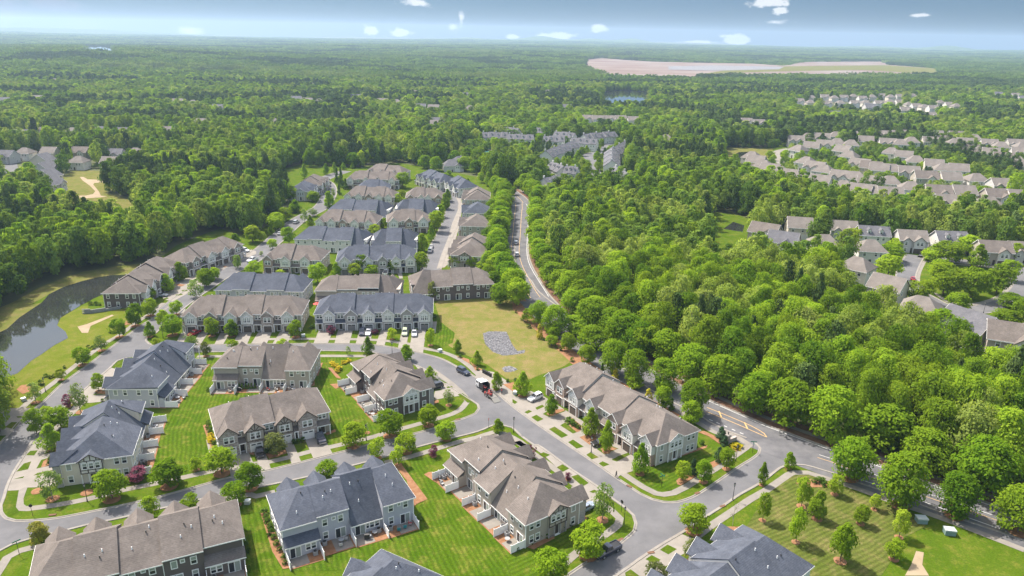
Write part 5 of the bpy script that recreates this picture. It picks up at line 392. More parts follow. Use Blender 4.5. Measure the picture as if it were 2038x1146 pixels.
'hilltrees': [[213.5,612.4,7.9,7.1],[210.8,596.6,7.1,5],[226.9,613.9,8.6,7.1],[228.4,622.1,6.7,5.9],[219.6,572.1,8.1,10.2],[296.8,729.7,7,8.3],[307.7,747.9,6.4,6.2],[281.4,716.9,5.4,8.2],[318.4,743.7,4.8,7],[278.4,662.5,3.6,7.6],[289.1,668.4,4.3,9.8],[297.1,674.1,5.1,8.4],[257.4,576.2,8.7,8.5],[258.6,590.7,7.7,7.4],[255.8,562.3,5.5,8.3],[256.6,549.3,6,8.1],[220.5,552,3.6,6.4],[220.4,542.4,5.3,5.2],[223.8,536.5,4.1,5.7],[237.6,505.9,4.4,5.9],[317.2,671.9,5.1,9.1],[306.2,635.3,6.2,8],[324.7,672.8,3.6,11.2],[337.9,683.9,6.6,7.8],[359.2,701.2,6.8,8],[373.2,703,6,8.1],[383,699.3,8.3,5.8],[307,611.2,6.6,7.7],[310,596.3,5.8,8.1],[311.6,582,6.3,8.6],[318.1,568.9,8,9],[320.7,549.5,6.6,8.1],[320.7,562.4,4.9,7.1],[342.1,564.6,5.5,7.1],[342.9,551.7,6,7.6],[356.3,559.5,4.3,7.1],[353.9,540.4,5.9,7.4],[361.8,541.1,5.3,6.9],[358.4,517.4,9.6,7.1],[305.4,468.7,8.2,11],[316.6,462.7,8.1,3.9],[423.4,730.2,5.5,6.8],[452,723.4,5.4,6.8],[455,713.4,3.8,5.2],[457.3,708.7,3.8,5.2],[458.3,689.2,5.2,6.5],[453.2,670.1,4.3,6.3],[491,723.2,4.7,6],[417.7,762.9,3.3,6.3],[290.2,569.3,6.2,5.4],[376.7,708.5,4.6,6.6]],
'cul_open': [[159,300.7],[181.8,334.1],[197.6,345.5],[208.3,341],[218.7,334.1],[236.2,323.1],[254.6,315.1],[203.4,244.6],[183.8,243.6],[158,215.1],[160.4,224.3],[151.3,223.8],[143,224.7],[137.6,231.4],[137.3,238.7],[134.9,247.9]],
'plantbed': [[-0.6,250.2],[3.1,253],[10.3,230.2],[17.5,214.7],[22.4,205.4],[26.5,193.4],[31.4,185.6],[35.8,179.8],[40.5,173.6],[44,171],[47.8,175.9],[43.6,186.1],[37.2,195.5],[31.9,206.7],[25.3,220.1],[19.6,234.1],[14.1,247.1],[9.8,258.8],[0.2,266.8]],
'site_pad': [[460.1,2298],[593.9,2286.6],[860.3,2492.2],[957.9,2726.3],[711.1,2746],[514.3,2573.6]],
'left_open': [[-365.6,515.3],[-377.5,547.9],[-379.3,574.5],[-369.6,575.6],[-332.7,528.2],[-294.4,468.8],[-281,455.5],[-274.8,435.6],[-284.9,438],[-306.2,460.3],[-298.9,440],[-292.1,415.2],[-298.1,414.7]],
'lane_trees': [[-128.2,574.9],[-122.6,590.6],[-116.3,607.2],[-109.2,622],[-102.2,637.4],[-94.9,653.5],[-87.6,673.6],[-79.9,695],[-71.7,717.7],[-62.9,741.8],[-54.4,763.3],[-119.6,543.3],[-113.7,557.5],[-107.2,572.4],[-100.3,588.1],[-92.6,602],[-84.6,616.6],[-76.3,631.8],[-68.1,653.9],[-59.4,677.4],[-52.2,698.8],[-91.7,569.4],[-84.5,579.9],[-73.4,564.3],[-66.4,582],[-56.1,566.3],[-45.5,555.9],[-36.4,535],[-27.3,523.6],[-21.8,540.8],[-13.9,527],[-6.5,517.8],[-37.4,580.4],[-28.9,569.3],[-20.6,558.6],[-12.7,548.3],[-66.9,542.5],[-57.2,532.8]],
'bare': [[46.6,329.1,17],[50.9,336.3,16],[44.7,339.4,15],[53,329.5,14],[64.3,228.2,17],[61.7,261.6,14],[60.4,250.8,13],[95.8,233.3,9],[102.5,182.5,10],[107.7,155.6,9],[74.8,268,13],[56.9,267,15]],
'barelab': ['tall bare pale tree by the creek, left of four','tall bare pale tree by the creek, second of four','bare pale tree by the creek, shortest trunk of four','bare pale tree by the creek, right of four','white barked thin tree rising alone before the dark woods','grey bare tree between leafy crowns, nearer pair left','grey bare tree between leafy crowns, nearer pair right','bare snag poking out beside a dome shaped green crown','grey bare tree deep in the right hand woods','large bare brown tree behind the boulevard oaks','thin bare trunk in the middle of the right hand woods','thin bare trunk at the creek side of the right hand woods']
}
HAZE = 0.00009
# ---------------------------------------------------------------- ground, roads, pavements
D = DATA
def V2(p): return Vector((p[0], p[1]))
def terrain(x, y):
    r = math.hypot(x, y)
    if r < 900: return 0.0
    t = min(1.0, (r - 900) / 1800.0); t = t * t * (3 - 2 * t)
    az = math.atan2(x, y)
    h = 5 * math.sin(x / 310.0 + 1.3) * math.sin(y / 420.0) + 4 * math.sin(x / 770.0 - y / 900.0)
    h += 16 * math.exp(-((az + 0.52) / 0.16) ** 2) * math.exp(-((r - 2600) / 900.0) ** 2)
    h += 10 * math.exp(-((az + 0.1) / 0.25) ** 2) * math.exp(-((r - 5200) / 1200.0) ** 2)
    h += 22 * max(0, (r - 5500) / 4000.0) * (0.6 + 0.4 * math.sin(az * 9.0 + 1))
    return h * t
def ground_sheet():
    rs = [0, 20, 60, 120, 250, 450, 700, 900, 1100, 1350, 1650, 2000, 2400, 2900, 3500, 4200, 5000, 6000, 7200, 8600, 10500, 13000]
    n = 120; mb = MB(); 
    for r in rs:
        for i in range(n):
            a = 2 * math.pi * i / n; x, y = r * math.sin(a), r * math.cos(a); mb.v.append((x, y, terrain(x, y) - 0.03))
    for k in range(len(rs) - 1):
        for i in range(n):
            j = (i + 1) % n; mb.f.append((k * n + i, k * n + j, (k + 1) * n + j, (k + 1) * n + i)); mb.m.append(0)
    o = mb.obj('ground', M['forest_floor'], kind='structure')
    for p in o.data.polygons: p.use_smooth = True
ground_sheet()
def sheet(name, poly, z, m, kind='structure', skirt=0.0, **k):
    pts = [Vector((p[0], p[1], 0)) for p in poly]
    mb = MB(); mb.v = [(p.x, p.y, z) for p in pts]
    for t in geometry.tessellate_polygon([pts]): mb.f.append(tuple(t)); mb.m.append(0)
    me = mb.mesh(name, [m], False)
    bm = bmesh.new(); bm.from_mesh(me)
    for f in bm.faces:
        f.normal_update()
        if f.normal.z < 0: f.normal_flip()
    if skirt:
        r = bmesh.ops.extrude_edge_only(bm, edges=[e for e in bm.edges if e.is_boundary]); bmesh.ops.translate(bm, vec=(0, 0, -skirt), verts=[v for v in r['geom'] if isinstance(v, bmesh.types.BMVert)])
        bmesh.ops.recalc_face_normals(bm, faces=bm.faces)
    bm.to_mesh(me); bm.free()
    return link(name, me, kind=kind, **k)
def smooth_line(pts, step=2.0):
    """Catmull-Rom through the surveyed points"""
    P = [V2(p) for p in pts]
    P = [p for i, p in enumerate(P) if i == 0 or (p - P[i - 1]).length > 0.3]
    if len(P) < 3: return P
    out = []
    for i in range(len(P) - 1):
        p0 = P[max(i - 1, 0)]; p1 = P[i]; p2 = P[i + 1]; p3 = P[min(i + 2, len(P) - 1)]
        n = max(1, int((p2 - p1).length / step))
        for k in range(n):
            t = k / n
            out.append(0.5 * ((2 * p1) + (p2 - p0) * t + (2 * p0 - 5 * p1 + 4 * p2 - p3) * t * t + (3 * p1 - p0 - 3 * p2 + p3) * t ** 3))
    out.append(P[-1]); return out
def normals(P):
    N = []
    for i in range(len(P)):
        d = P[min(i + 1, len(P) - 1)] - P[max(i - 1, 0)]
        d = d.normalized() if d.length > 1e-6 else Vector((1, 0)); N.append(Vector((-d.y, d.x)))
    return N
def offset(P, d): return [p + n * d for p, n in zip(P, normals(P))]
def strip(name, P, profile, m, kind='structure', **k):
    """sweep a cross profile [(offset, z)...] along the line"""
    N = normals(P); mb = MB(); q = len(profile)
    for p, n in zip(P, N):
        for o, z in profile: mb.v.append((p.x + n.x * o, p.y + n.y * o, z))
    for i in range(len(P) - 1):
        for j in range(q - 1):
            mb.f.append((i * q + j, i * q + j + 1, (i + 1) * q + j + 1, (i + 1) * q + j)); mb.m.append(0)
    me = mb.mesh(name, [m], False)
    bm = bmesh.new(); bm.from_mesh(me)
    for f in bm.faces:
        f.normal_update()
        if f.normal.z < 0: f.normal_flip()
    bm.to_mesh(me); bm.free()
    return link(name, me, kind=kind, **k)
def flat(w, z): return [(-w / 2, z), (w / 2, z)]
Z_LAWN, Z_ROAD, Z_WALK, Z_DRIVE, Z_PATCH, Z_MULCH = 0.02, 0.03, 0.055, 0.068, 0.082, 0.095
KI = smooth_line(D['kerb_island'], 1.5); KN = smooth_line(D['kerb_north'], 1.5); KS = smooth_line(D['kerb_south'], 1.5); KW = smooth_line(D['kerb_west'], 1.5); KC = smooth_line(D['kerb_corner'], 1.5)
NB = [(x, y) for x, y in D['nbhd']]
sheet('lawn_ground', NB, 0.0, M['lawn'])
# asphalt under the street network (one sheet), the house island lies on it as its own lawn
isl = [(p.x, p.y) for p in KI]
far = smooth_line(D['road_avenue_far'], 3)
net = D['street_area']
sheet('street_asphalt', net, 0.012, M['asphalt'])
sheet('island_lawn', isl, Z_LAWN + 0.004, M['lawn'])
# lawns that close the street network in on the outside
for i, (nm, poly) in enumerate(D['outer_lawns']): sheet(nm, poly, Z_LAWN + 0.0012 * i, M['lakelawn'] if nm == 'lakeside_lawn' else M['lawn'])
strip('avenue', far, flat(8.6, 0.040), M['asphalt'])
# boulevard: strip between its two surveyed edges
blv_ne = smooth_line(D['blv_ne'], 3); blv_c = offset(blv_ne, D['blv_side'] * 5.9)
strip('boulevard', [p for p in blv_c if p.y < 262], flat(13.4, 0.044), M['asphalt_worn']); strip('boulevard', [p for p in offset(blv_ne, D['blv_side'] * 4.5) if p.y > 255], flat(10.6, 0.048), M['asphalt_worn'])
CS = smooth_line(D['center_street'], 3); strip('inner_street', CS, flat(8.4, 0.036), M['asphalt'])
strip('estate_loop', smooth_line(D['cul'], 3), flat(7.6, 0.036), M['asphalt'])
strip('estate_side_road', smooth_line(D['cul_tail'], 3), flat(7.6, 0.041), M['asphalt'])
strip('left_lane', smooth_line(D['left_street'], 3), flat(8.0, 0.036), M['asphalt'])
strip('hill_lane', smooth_line(D['hill_street'], 3), flat(7.5, 0.036), M['walk'])
strip('terrace_lane', smooth_line(D['town_street'], 3), flat(9, 0.036), M['asphalt'])
sheet('club_parking', D['club_lot'], 0.036, M['asphalt'])
def kerb(name, P, side, w=0.75):
    s = side
    prof = [(-0.38 * s, 0.048), (0.0, 0.052), (0.03 * s, 0.15), (0.28 * s, 0.155), (0.32 * s, 0.03)]
    if s < 0: prof = prof[::-1]
    strip(name, P, prof, M['kerb'])
kerb('kerb', KI, D['side_island']); kerb('kerb', KN, D['side_north']); kerb('kerb', KS, D['side_south']); kerb('kerb', KW, D['side_west']); kerb('kerb', KC, D['side_corner'])
for s in (-1, 1):
    kerb('kerb', offset(far, s * 4.3), s); kerb('kerb', offset(CS, s * 4.2), s); kerb('kerb', offset(smooth_line(D['cul'], 3), s * 3.8), s)
kerb('kerb', offset(blv_c, -D['blv_side'] * 6.6), -D['blv_side'])
kerb('kerb', smooth_line(D['blv_sw'], 3), D['blv_side'])
# planting strip and path on the woodland side of the boulevard
strip('planting_strip', offset(blv_ne, -D['blv_side'] * 4.4), flat(6.5, 0.036), M['mulch_dark'])
strip('footpath', offset(blv_ne, -D['blv_side'] * 4.2), flat(1.6, 0.06), M['walk'])
strip('planting_strip', [p for p in offset(blv_ne, D['blv_side'] * 15.6) if 172 < p.y < 255], flat(5.5, 0.034), M['mulch'])
sheet('planting_bed', D['plantbed'], 0.030, M['mulch'])
for w in D['walks']: strip('pavement', smooth_line(w, 2), flat(1.75, Z_WALK), M['walk'])
Z = 0
for p in D['zones']: sheet('driveway', p, Z_DRIVE - 0.006 + 0.0006 * Z, M['concrete']); Z += 1
for p in D['drives']: sheet('driveway', p, Z_DRIVE + 0.0002 * (Z % 20), M['concrete']); Z += 1
for i, p in enumerate(D['grass']): sheet('grass_patch', p, Z_PATCH + 0.0004 * (i % 10), M['patch'])
for i, p in enumerate(D['mulch']): sheet('mulch_bed', p, Z_MULCH + 0.0004 * (i % 10), M['mulch'])
for i, (p, d) in enumerate(D['lawns']):
    a = math.atan2(d[1], d[0]); nm = 'striped_lawn'
    mm = grass_mat('mown_lawn', *(((0.040, 0.082, 0.004), (0.070, 0.108, 0.009), (0.15, 0.135, 0.032)) if i != 8 else ((0.062, 0.085, 0.014), (0.10, 0.11, 0.028), (0.17, 0.135, 0.06))), a)
    sheet(nm, p, 0.038 + 0.0006 * i, mm)
sheet('dry_field', D['field'], 0.036, M['field'])
def lumpy(name, poly, z0, z1, m, n=1600, s=(0.12, 0.5), **k):
    """a bed of broken stone: loose flat stones scattered in the outline"""
    pts = [Vector((p[0], p[1], 0)) for p in poly]; xs = [p.x for p in pts]; ys = [p.y for p in pts]; mb = MB(); c = 0
    while c < n:
        x, y = random.uniform(min(xs), max(xs)), random.uniform(min(ys), max(ys))
        if not inside(x, y, poly): continue
        r = random.uniform(*s); a = random.uniform(0, 6.28); h = random.uniform(z0, z1); q = len(mb.v); kk = 5
        for lv, rr in ((0, 1.0), (h, 0.6)):
            for i in range(kk):
                t = a + 2 * math.pi * i / kk; mb.v.append((x + r * rr * math.cos(t) * random.uniform(.7, 1.2), y + r * rr * math.sin(t) * random.uniform(.7, 1.2), 0.04 + lv))
        for i in range(kk):
            j = (i + 1) % kk; mb.f.append((q + i, q + j, q + kk + j, q + kk + i)); mb.m.append(0)
        mb.f.append(tuple(q + kk + i for i in range(kk))); mb.m.append(0); c += 1
    mb.obj(name, m, fix=False, kind='stuff', **k)
def inside(x, y, poly):
    c = False; n = len(poly); j = n - 1
    for i in range(n):
        xi, yi = poly[i][0], poly[i][1]; xj, yj = poly[j][0], poly[j][1]
        if (yi > y) != (yj > y) and x < (xj - xi) * (y - yi) / (yj - yi) + xi: c = not c
        j = i
    return c
sheet('gravel_bed', D['gravel'], 0.05, M['gravel']); lumpy('broken_stone', D['gravel'], 0.04, 0.16, M['gravel'], 3200, (.07, .26))
sheet('rubble_bed', D['rubble'], 0.05, M['gravel']); lumpy('rubble', D['rubble'], 0.05, 0.2, M['gravel'], 160)
sheet('pond_bank', D['bank'], 0.028, M['bank']); sheet('pond_water', D['pond'], 0.05, M['water'])
for p in D['dirt']: sheet('dirt_track', p, 0.062, M['dirt'])
sheet('meadow', D['clear_left'], 0.03, M['bank']); sheet('hill_meadow', D['clear_hill'], 0.03, M['bank']); sheet('estate_meadow', D['clear_green'], 0.03, M['lawn'])
sheet('hill_pond', D['hill_pond'], 0.05, M['water']); sheet('basin_water', D['green_pond'], 0.05, M['water'])
sheet('wet_ground', D['wet'], 0.03, M['bank']); sheet('creek_water', D['creek'], 0.05, M['water'])
sheet('oval_green', D['cul_green'], 0.045, M['lawn'])
strip('pavement', smooth_line(D['cul_green'] + [D['cul_green'][0]], 3), flat(1.6, 0.06), M['walk'])
sheet('estate_ground', D['estate'], 0.02, M['lawn']); sheet('hill_estate_ground', D['hill_estate'], 0.02, M['lawn']); sheet('cluster_ground', D['cluster'], 0.02, M['lawn'])
for p in D['pool']: sheet('swimming_pool', p, 0.06, M['poolwater'])
sheet('pool_deck', D['pool_deck'], 0.05, M['walk'])
for p in D['lake']: sheet('lake_water', p, sum(terrain(q[0], q[1]) for q in p) / len(p) + 1.0, M['water'])
SZ = max(terrain(q[0], q[1]) for q in D['site'])
sheet('earthworks', D['site'], SZ + 0.5, M['redsoil'])
sheet('earthworks_bank', D['site_green'], SZ + 0.8, M['bank']); sheet('earthworks_pad', D['site_pad'], SZ + 1.1, M['gravel'])
# road paint
def paint(name, P, w, m, z=0.052): strip(name, P, flat(w, z), m)
up = smooth_line(D['blv_lane_r'], 3); paint('lane_line', up, 0.22, M['white_line'])
lo = smooth_line(D['blv_lane_l'], 3); paint('lane_line', lo, 0.22, M['white_line'])
ye = smooth_line(D['blv_yellow'], 3); paint('centre_line', ye, 0.16, M['yellow_line']); 
paint('lane_line', offset(ye, -D['blv_side'] * 1.5), 0.16, M['white_line'], 0.056)
for k in ('blv_island_a', 'blv_island_b'): paint('median_line', smooth_line(D[k], 2), 0.24, M['yellow_line'], 0.056)
for h in D['blv_hatch']: paint('median_line', [V2(h[0]), V2(h[1])], 0.35, M['yellow_line'], 0.060)
dd = [V2(p) for p in D['blv_dash']]
for i, p in enumerate(dd):
    a = (dd[min(i + 1, len(dd) - 1)] - dd[max(i - 1, 0)]).normalized(); paint('lane_dash', [p - a * 0.5, p + a * 0.5], 0.25, M['white_line'], 0.056)
paint('edge_line', smooth_line(D['blv_farR'], 3), 0.2, M['white_line']); 
fc = [p for p in offset(blv_ne, D['blv_side'] * 3.6) if p.y > 262]; paint('centre_line', fc, 0.2, M['yellow_line'])
fc = [p for p in offset(blv_ne, D['blv_side'] * 7.4) if 262 < p.y < 430]; paint('centre_line', fc, 0.2, M['yellow_line'])
sheet('lakeside_lawn', D['bank_near'], 0.006, M['lakelawn'])
# ---------------------------------------------------------------- building parts
MESH = {}
def win_mesh(w, h, style='sash'):
    """a sash window standing on the wall plane y=0 and facing -y; returns frame mesh, pane mesh"""
    key = ('win', round(w, 2), round(h, 2), style)
    if key in MESH: return MESH[key]
    f = MB(); t = 0.15
    f.box(-w/2 - t, -w/2, -0.07, 0.02, -h/2 - t, h/2 + t); f.box(w/2, w/2 + t, -0.07, 0.02, -h/2 - t, h/2 + t)
    f.box(-w/2, w/2, -0.072, 0.02, h/2, h/2 + t); f.box(-w/2, w/2, -0.09, 0.02, -h/2 - t, -h/2)
    p = MB()
    if style == 'sash':
        f.box(-w/2, w/2, -0.05, 0.0, -0.04, 0.04); 
        p.face([(-w/2, -0.02, 0.04), (w/2, -0.02, 0.04), (w/2, -0.02, h/2), (-w/2, -0.02, h/2)], 1)
        p.face([(-w/2, -0.025, -h/2), (w/2, -0.025, -h/2), (w/2, -0.025, -0.04), (-w/2, -0.025, -0.04)], 0)
    elif style == 'slider':
        f.box(-0.06, 0.06, -0.06, 0.0, -h/2, h/2)
        p.face([(-w/2, -0.02, -h/2), (-0.06, -0.02, -h/2), (-0.06, -0.02, h/2), (-w/2, -0.02, h/2)], 0)
        p.face([(0.06, -0.025, -h/2), (w/2, -0.025, -h/2), (w/2, -0.025, h/2), (0.06, -0.025, h/2)], 1)
    else:
        p.face([(-w/2, -0.02, -h/2), (w/2, -0.02, -h/2), (w/2, -0.02, h/2), (-w/2, -0.02, h/2)], 1 if style == 'blind' else 0)
    r = (f.mesh('window_frame', [M['white']]), p.mesh('pane', [M['glass'], M['blind']], False)); MESH[key] = r; return r
ROT = {'F': 0.0, 'R': math.pi, '0': -math.pi / 2, 'L': math.pi / 2}
def window(par, face, s, z, w, h, off, style='sash', name='window', panes=True):
    """face: F front (y=-off), R rear (y=off), 0 end at x=-off, L end at x=off"""
    fm, pm = win_mesh(w, h, style)
    loc = {'F': (s, off, z), 'R': (s, off, z), '0': (off, s, z), 'L': (off, s, z)}[face]
    o = bpy.data.objects.new(name, fm); COL.objects.link(o); o.parent = par; o.location = loc; o.rotation_euler = (0, 0, ROT[face])
    if panes:
        q = bpy.data.objects.new('pane', pm); COL.objects.link(q); q.parent = o
    else:
        q = bpy.data.objects.new('pane', pm); COL.objects.link(q); q.parent = o
    return o
def garage_mesh(w, mkey):
    key = ('gar', round(w, 2), mkey)
    if key in MESH: return MESH[key]
    b = MB(); h = 2.25
    for i in range(4): b.box(-w/2, w/2, -0.05, 0.02, i * h / 4 + 0.012, (i + 1) * h / 4 - 0.012)
    b.box(-w/2, w/2, -0.02, 0.02, 0, h)
    n = max(2, round(w / 1.25)); li = MB()
    for i in range(n):
        x0 = -w/2 + (i + .14) * w / n; x1 = -w/2 + (i + .86) * w / n; li.face([(x0, -0.055, h * .80), (x1, -0.055, h * .80), (x1, -0.055, h * .94), (x0, -0.055, h * .94)])
    t = MB(); t.box(-w/2 - .14, -w/2, -0.09, 0.02, 0, h + .14); t.box(w/2, w/2 + .14, -0.09, 0.02, 0, h + .14); t.box(-w/2, w/2, -0.092, 0.02, h, h + .14)
    MESH[key] = (b.mesh('garage_door', [M[mkey]]), li.mesh('door_light', [M['glass']], False), t.mesh('door_frame', [M['white']])); return MESH[key]
def garage(par, x, y, w, mkey, face='F'):
    a, b, c = garage_mesh(w, mkey)
    o = link('garage_door', a, par, (x, y, 0.02), ROT[face] or None); link('door_light', b, o); link('door_frame', c, o)
def door_mesh(mkey):
    key = ('door', mkey)
    if key not in MESH:
        b = MB(); b.box(-.48, .48, -.05, .02, 0.1, 2.15); t = MB(); t.box(-.6, -.48, -.07, .02, 0, 2.27); t.box(.48, .6, -.07, .02, 0, 2.27); t.box(-.48, .48, -.072, .02, 2.15, 2.27); t.box(-.6, .6, -.5, 0.02, 0, 0.1)
        MESH[key] = (b.mesh('door', [M[mkey]]), t.mesh('door_frame', [M['white']]))
    return MESH[key]
def vent_mesh():
    if 'vent' not in MESH:
        b = MB(); b.tube((0, 0, -.3), (0, 0, .38), .09, .09, 7); b.tube((0, 0, .34), (0, 0, .46), .15, .12, 7); MESH['vent'] = b.mesh('vent_pipe', [M['black']]); 
        b2 = MB(); b2.tube((0, 0, -.3), (0, 0, .45), .09, .09, 7); b2.tube((0, 0, -.2), (0, 0, .12), .17, .1, 7); MESH['ventw'] = b2.mesh('vent_pipe', [M['vinyl']])
    return MESH['vent']
def roof_shell(mb, sec, x0, x1, th=0.2, hip0=None, hip1=None):
    """sec: (front eave y,z),(ridge y,z),(rear eave y,z); hip0/hip1 inset of the ridge at that end (eave ends at x0/x1)"""
    (fy, fz), (ry, rz), (by, bz) = sec
    r0 = x0 + (hip0 or 0); r1 = x1 - (hip1 or 0)
    def P(dz): return dict(f0=(x0, fy, fz - dz), f1=(x1, fy, fz - dz), b0=(x0, by, bz - dz), b1=(x1, by, bz - dz), r0=(r0, ry, rz - dz), r1=(r1, ry, rz - dz))
    t = P(0); u = P(th)
    mb.face([t['f0'], t['f1'], t['r1'], t['r0']]); mb.face([t['b1'], t['b0'], t['r0'], t['r1']])
    mb.face([u['f1'], u['f0'], u['r0'], u['r1']]); mb.face([u['b0'], u['b1'], u['r1'], u['r0']])
    mb.face([t['f0'], u['f0'], u['f1'], t['f1']]); mb.face([t['b0'], t['b1'], u['b1'], u['b0']])
    if hip0: mb.face([t['b0'], t['f0'], t['r0']]); mb.face([u['f0'], u['b0'], u['r0']]); mb.face([t['f0'], t['b0'], u['b0'], u['f0']])
    else: mb.face([t['f0'], t['r0'], u['r0'], u['f0']]); mb.face([t['r0'], t['b0'], u['b0'], u['r0']])
    if hip1: mb.face([t['f1'], t['b1'], t['r1']]); mb.face([u['b1'], u['f1'], u['r1']]); mb.face([t['b1'], t['f1'], u['f1'], u['b1']])
    else: mb.face([t['r1'], t['f1'], u['f1'], u['r1']]); mb.face([t['b1'], t['r1'], u['r1'], u['b1']])
SL = 0.60
def townhouse(key, label, name, roofm, wall, front, gables, units, endg=None, lod=0, garm='door_brown', timber='white', group=None, base=0.0, both=False, cat='townhouse row', E=6.0, mates=None):
    (ox, oy), ang, L, Dp, vis = D['b'][key]
    root = empty(name, (ox, oy, base), math.radians(ang), label, cat, group)
    n = len(units); uw = L / n; mid = Dp / 2
    RM, WM, FM, TM = M[roofm], M[wall], M[front], M['white'] if timber == 'white' else M['timber_dark']
    dzs = [0.0, 0.5, -0.15, 0.4, 0.0, 0.55, -0.1]
    fas = MB(); boards = []
    rear_y = []
    for i, u in enumerate(units):
        x0, x1 = i * uw, (i + 1) * uw; dz = dzs[i % 7] if 0 < i < n - 1 else 0.0
        R = E + SL * mid + dz
        fe = (-0.45, R - SL * (mid + 0.45))
        if u == 'flat': yr = Dp; be = (Dp + .45, R - SL * (Dp + .45 - mid))
        elif u == 'rec': yr = Dp - 1.5; be = (yr + .45, R - SL * (yr + .45 - mid))
        elif u == 'bump': yr = Dp - 1.0; be = (yr + .6, R - SL * (yr + .6 - mid))
        else: yr = Dp - .5; be = (yr + .55, 2.85)
        rear_y.append(yr)
        h0 = 4.7 if i == 0 else None; h1 = 4.7 if i == n - 1 else None
        a = x0 - (0.45 if i == 0 else 0.02); b = x1 + (0.45 if i == n - 1 else 0.02)
        mb = MB(); roof_shell(mb, (fe, (mid, R), be), a, b, 0.2, h0 and h0 + .45, h1 and h1 + .45)
        mb.obj('roof', RM, root)
        sr = (R - be[1]) / (be[0] - mid)
        # walls under the roof
        w = MB(); wt = E - 0.22
        if u == 'salt':
            yk = mid + (R - 0.35 - wt) / sr - 0.15; w.box(x0, x1, 0, yk, -.05, wt); w.box(x0, x1, yk, yr, -.05, 2.72)
        else: w.box(x0, x1, 0, yr, -.05, min(wt, R - sr * (yr - mid) - 0.21))
        for k, xb in ((0, x0), (1, x1)):
            if (i == 0 and k == 0) or (i == n - 1 and k == 1): continue
            xa = xb + 0.015 if k == 0 else xb - 0.115
            w.prism([(0.1, wt - .6), (0.1, fe[1] + SL * .55 - .28), (mid, R - .22), (yr - .02, R - sr * (yr - mid) - .22), (yr - .02, min(wt - .6, R - sr * (yr - mid) - .3))], xa, xa + .1, 'x')
        w.obj('wall', WM, root)
        # fascia boards
        for (y, z) in (fe, be): 
            s = -1 if y < mid else 1
            fas.box(a - .01, b + .01, min(y, y + s * .05), max(y, y + s * .05), z - .26, z - .03)
        if i == 0: fas.box(a - .05, a - .002, fe[0], be[0], fe[1] - .26, fe[1] - .03) if u != 'salt' else None
        if i == n - 1: fas.box(b + .002, b + .05, fe[0], be[0], fe[1] - .26, fe[1] - .03) if u != 'salt' else None
        if u == 'bump':
            yl = Dp + .5; q = MB(); q.box(x0 + .05, x1 - .05, yr - .1, yl, -.05, 2.75); q.obj('wall', WM, root)
            q = MB(); q.prism([(yr - .05, 4.15), (yl + .45, 2.95), (yl + .45, 2.8), (yr - .05, 4.0)], x0 - .25, x1 + .12, 'x'); q.obj('lower_roof', RM, root)
            fas.box(x0 - .25, x1 + .12, yl + .45, yl + .5, 2.74, 2.93)
        # rear face openings
        if vis == 'rear' or both:
            yo = {'flat': Dp, 'rec': Dp - 1.5, 'bump': Dp + .5, 'salt': Dp - .5}[u] + .01
            fl = 1 if i % 2 else -1; cx = (x0 + x1) / 2; e = uw * .24
            window(root, 'R', cx + fl * e * .9, 1.18, 1.9, 2.1, yo, 'slider', 'patio_door', lod == 0)
            if u in ('bump', 'salt'):
                window(root, 'R', cx - fl * e - .52, 1.65, .8, 1.25, yo, 'sash', panes=lod == 0); window(root, 'R', cx - fl * e + .52, 1.65, .8, 1.25, yo, 'sash', panes=lod == 0)
                if u == 'salt': window(root, 'R', cx + fl * e * .9 - fl * 1.55, 1.7, .5, 1.2, yo, 'sash', panes=lod == 0)
            else:
                window(root, 'R', cx - fl * e, 1.55, .85, 1.5, yo, 'sash', panes=lod == 0)
                window(root, 'R', cx + fl * e, 4.5, .85, 1.4, yo, 'blind' if i % 2 else 'sash', panes=lod == 0)
                window(root, 'R', cx - fl * e, 4.5, .85, 1.4, yo, 'sash', panes=lod == 0)
                window(root, 'R', cx + fl * .2, 4.9, .55, .55, yo, 'blind', panes=lod == 0)
        if lod == 0:
            for k in range(3):
                px_, py_ = random.uniform(x0 + 1.2, x1 - 1.2), random.uniform(mid + .6, mid + 4.6)
                if (i == 0 and px_ < x0 + 5) or (i == n - 1 and px_ > x1 - 5): py_ = mid + random.uniform(.8, 2.0) if False else py_ 
                if (i == 0 and px_ - x0 < 4.7 - (py_ - mid) * .62 + .2) or (i == n - 1 and x1 - px_ < 4.7 - (py_ - mid) * .62 + .2): continue
                vent_mesh(); link('vent_pipe', MESH['vent' if k % 2 else 'ventw'], root, (px_, py_, R - sr * (py_ - mid)))
        # downpipe / corner board at the party line
        if i < n - 1 and lod == 0:
            ymx = max(yr, Dp - 1.5) if u != 'salt' else Dp - .5
            boards.append((x1 - .06, x1 + .06, ymx, ymx + .04, 0.0, 5.6 if u not in ('salt', 'bump') and units[i + 1] not in ('salt', 'bump') else 2.6))
    fas.obj('fascia', M['white'], root)
    # corner boards
    for cx, sx in ((0, -1), (L, 1)):
        boards.append((cx - .09 + sx * .02, cx + .09 + sx * .02, -.03, .1, 0, E - .25)); boards.append((cx - .09 + sx * .02, cx + .09 + sx * .02, Dp - .1 - (1.0 if units[0 if sx < 0 else -1] == 'bump' else 0), Dp + .03 - (1.0 if units[0 if sx < 0 else -1] == 'bump' else 0), 0, E - .25))
    for q_ in boards: q = MB(); q.box(*q_); q.obj('corner_board', M['white'], root)
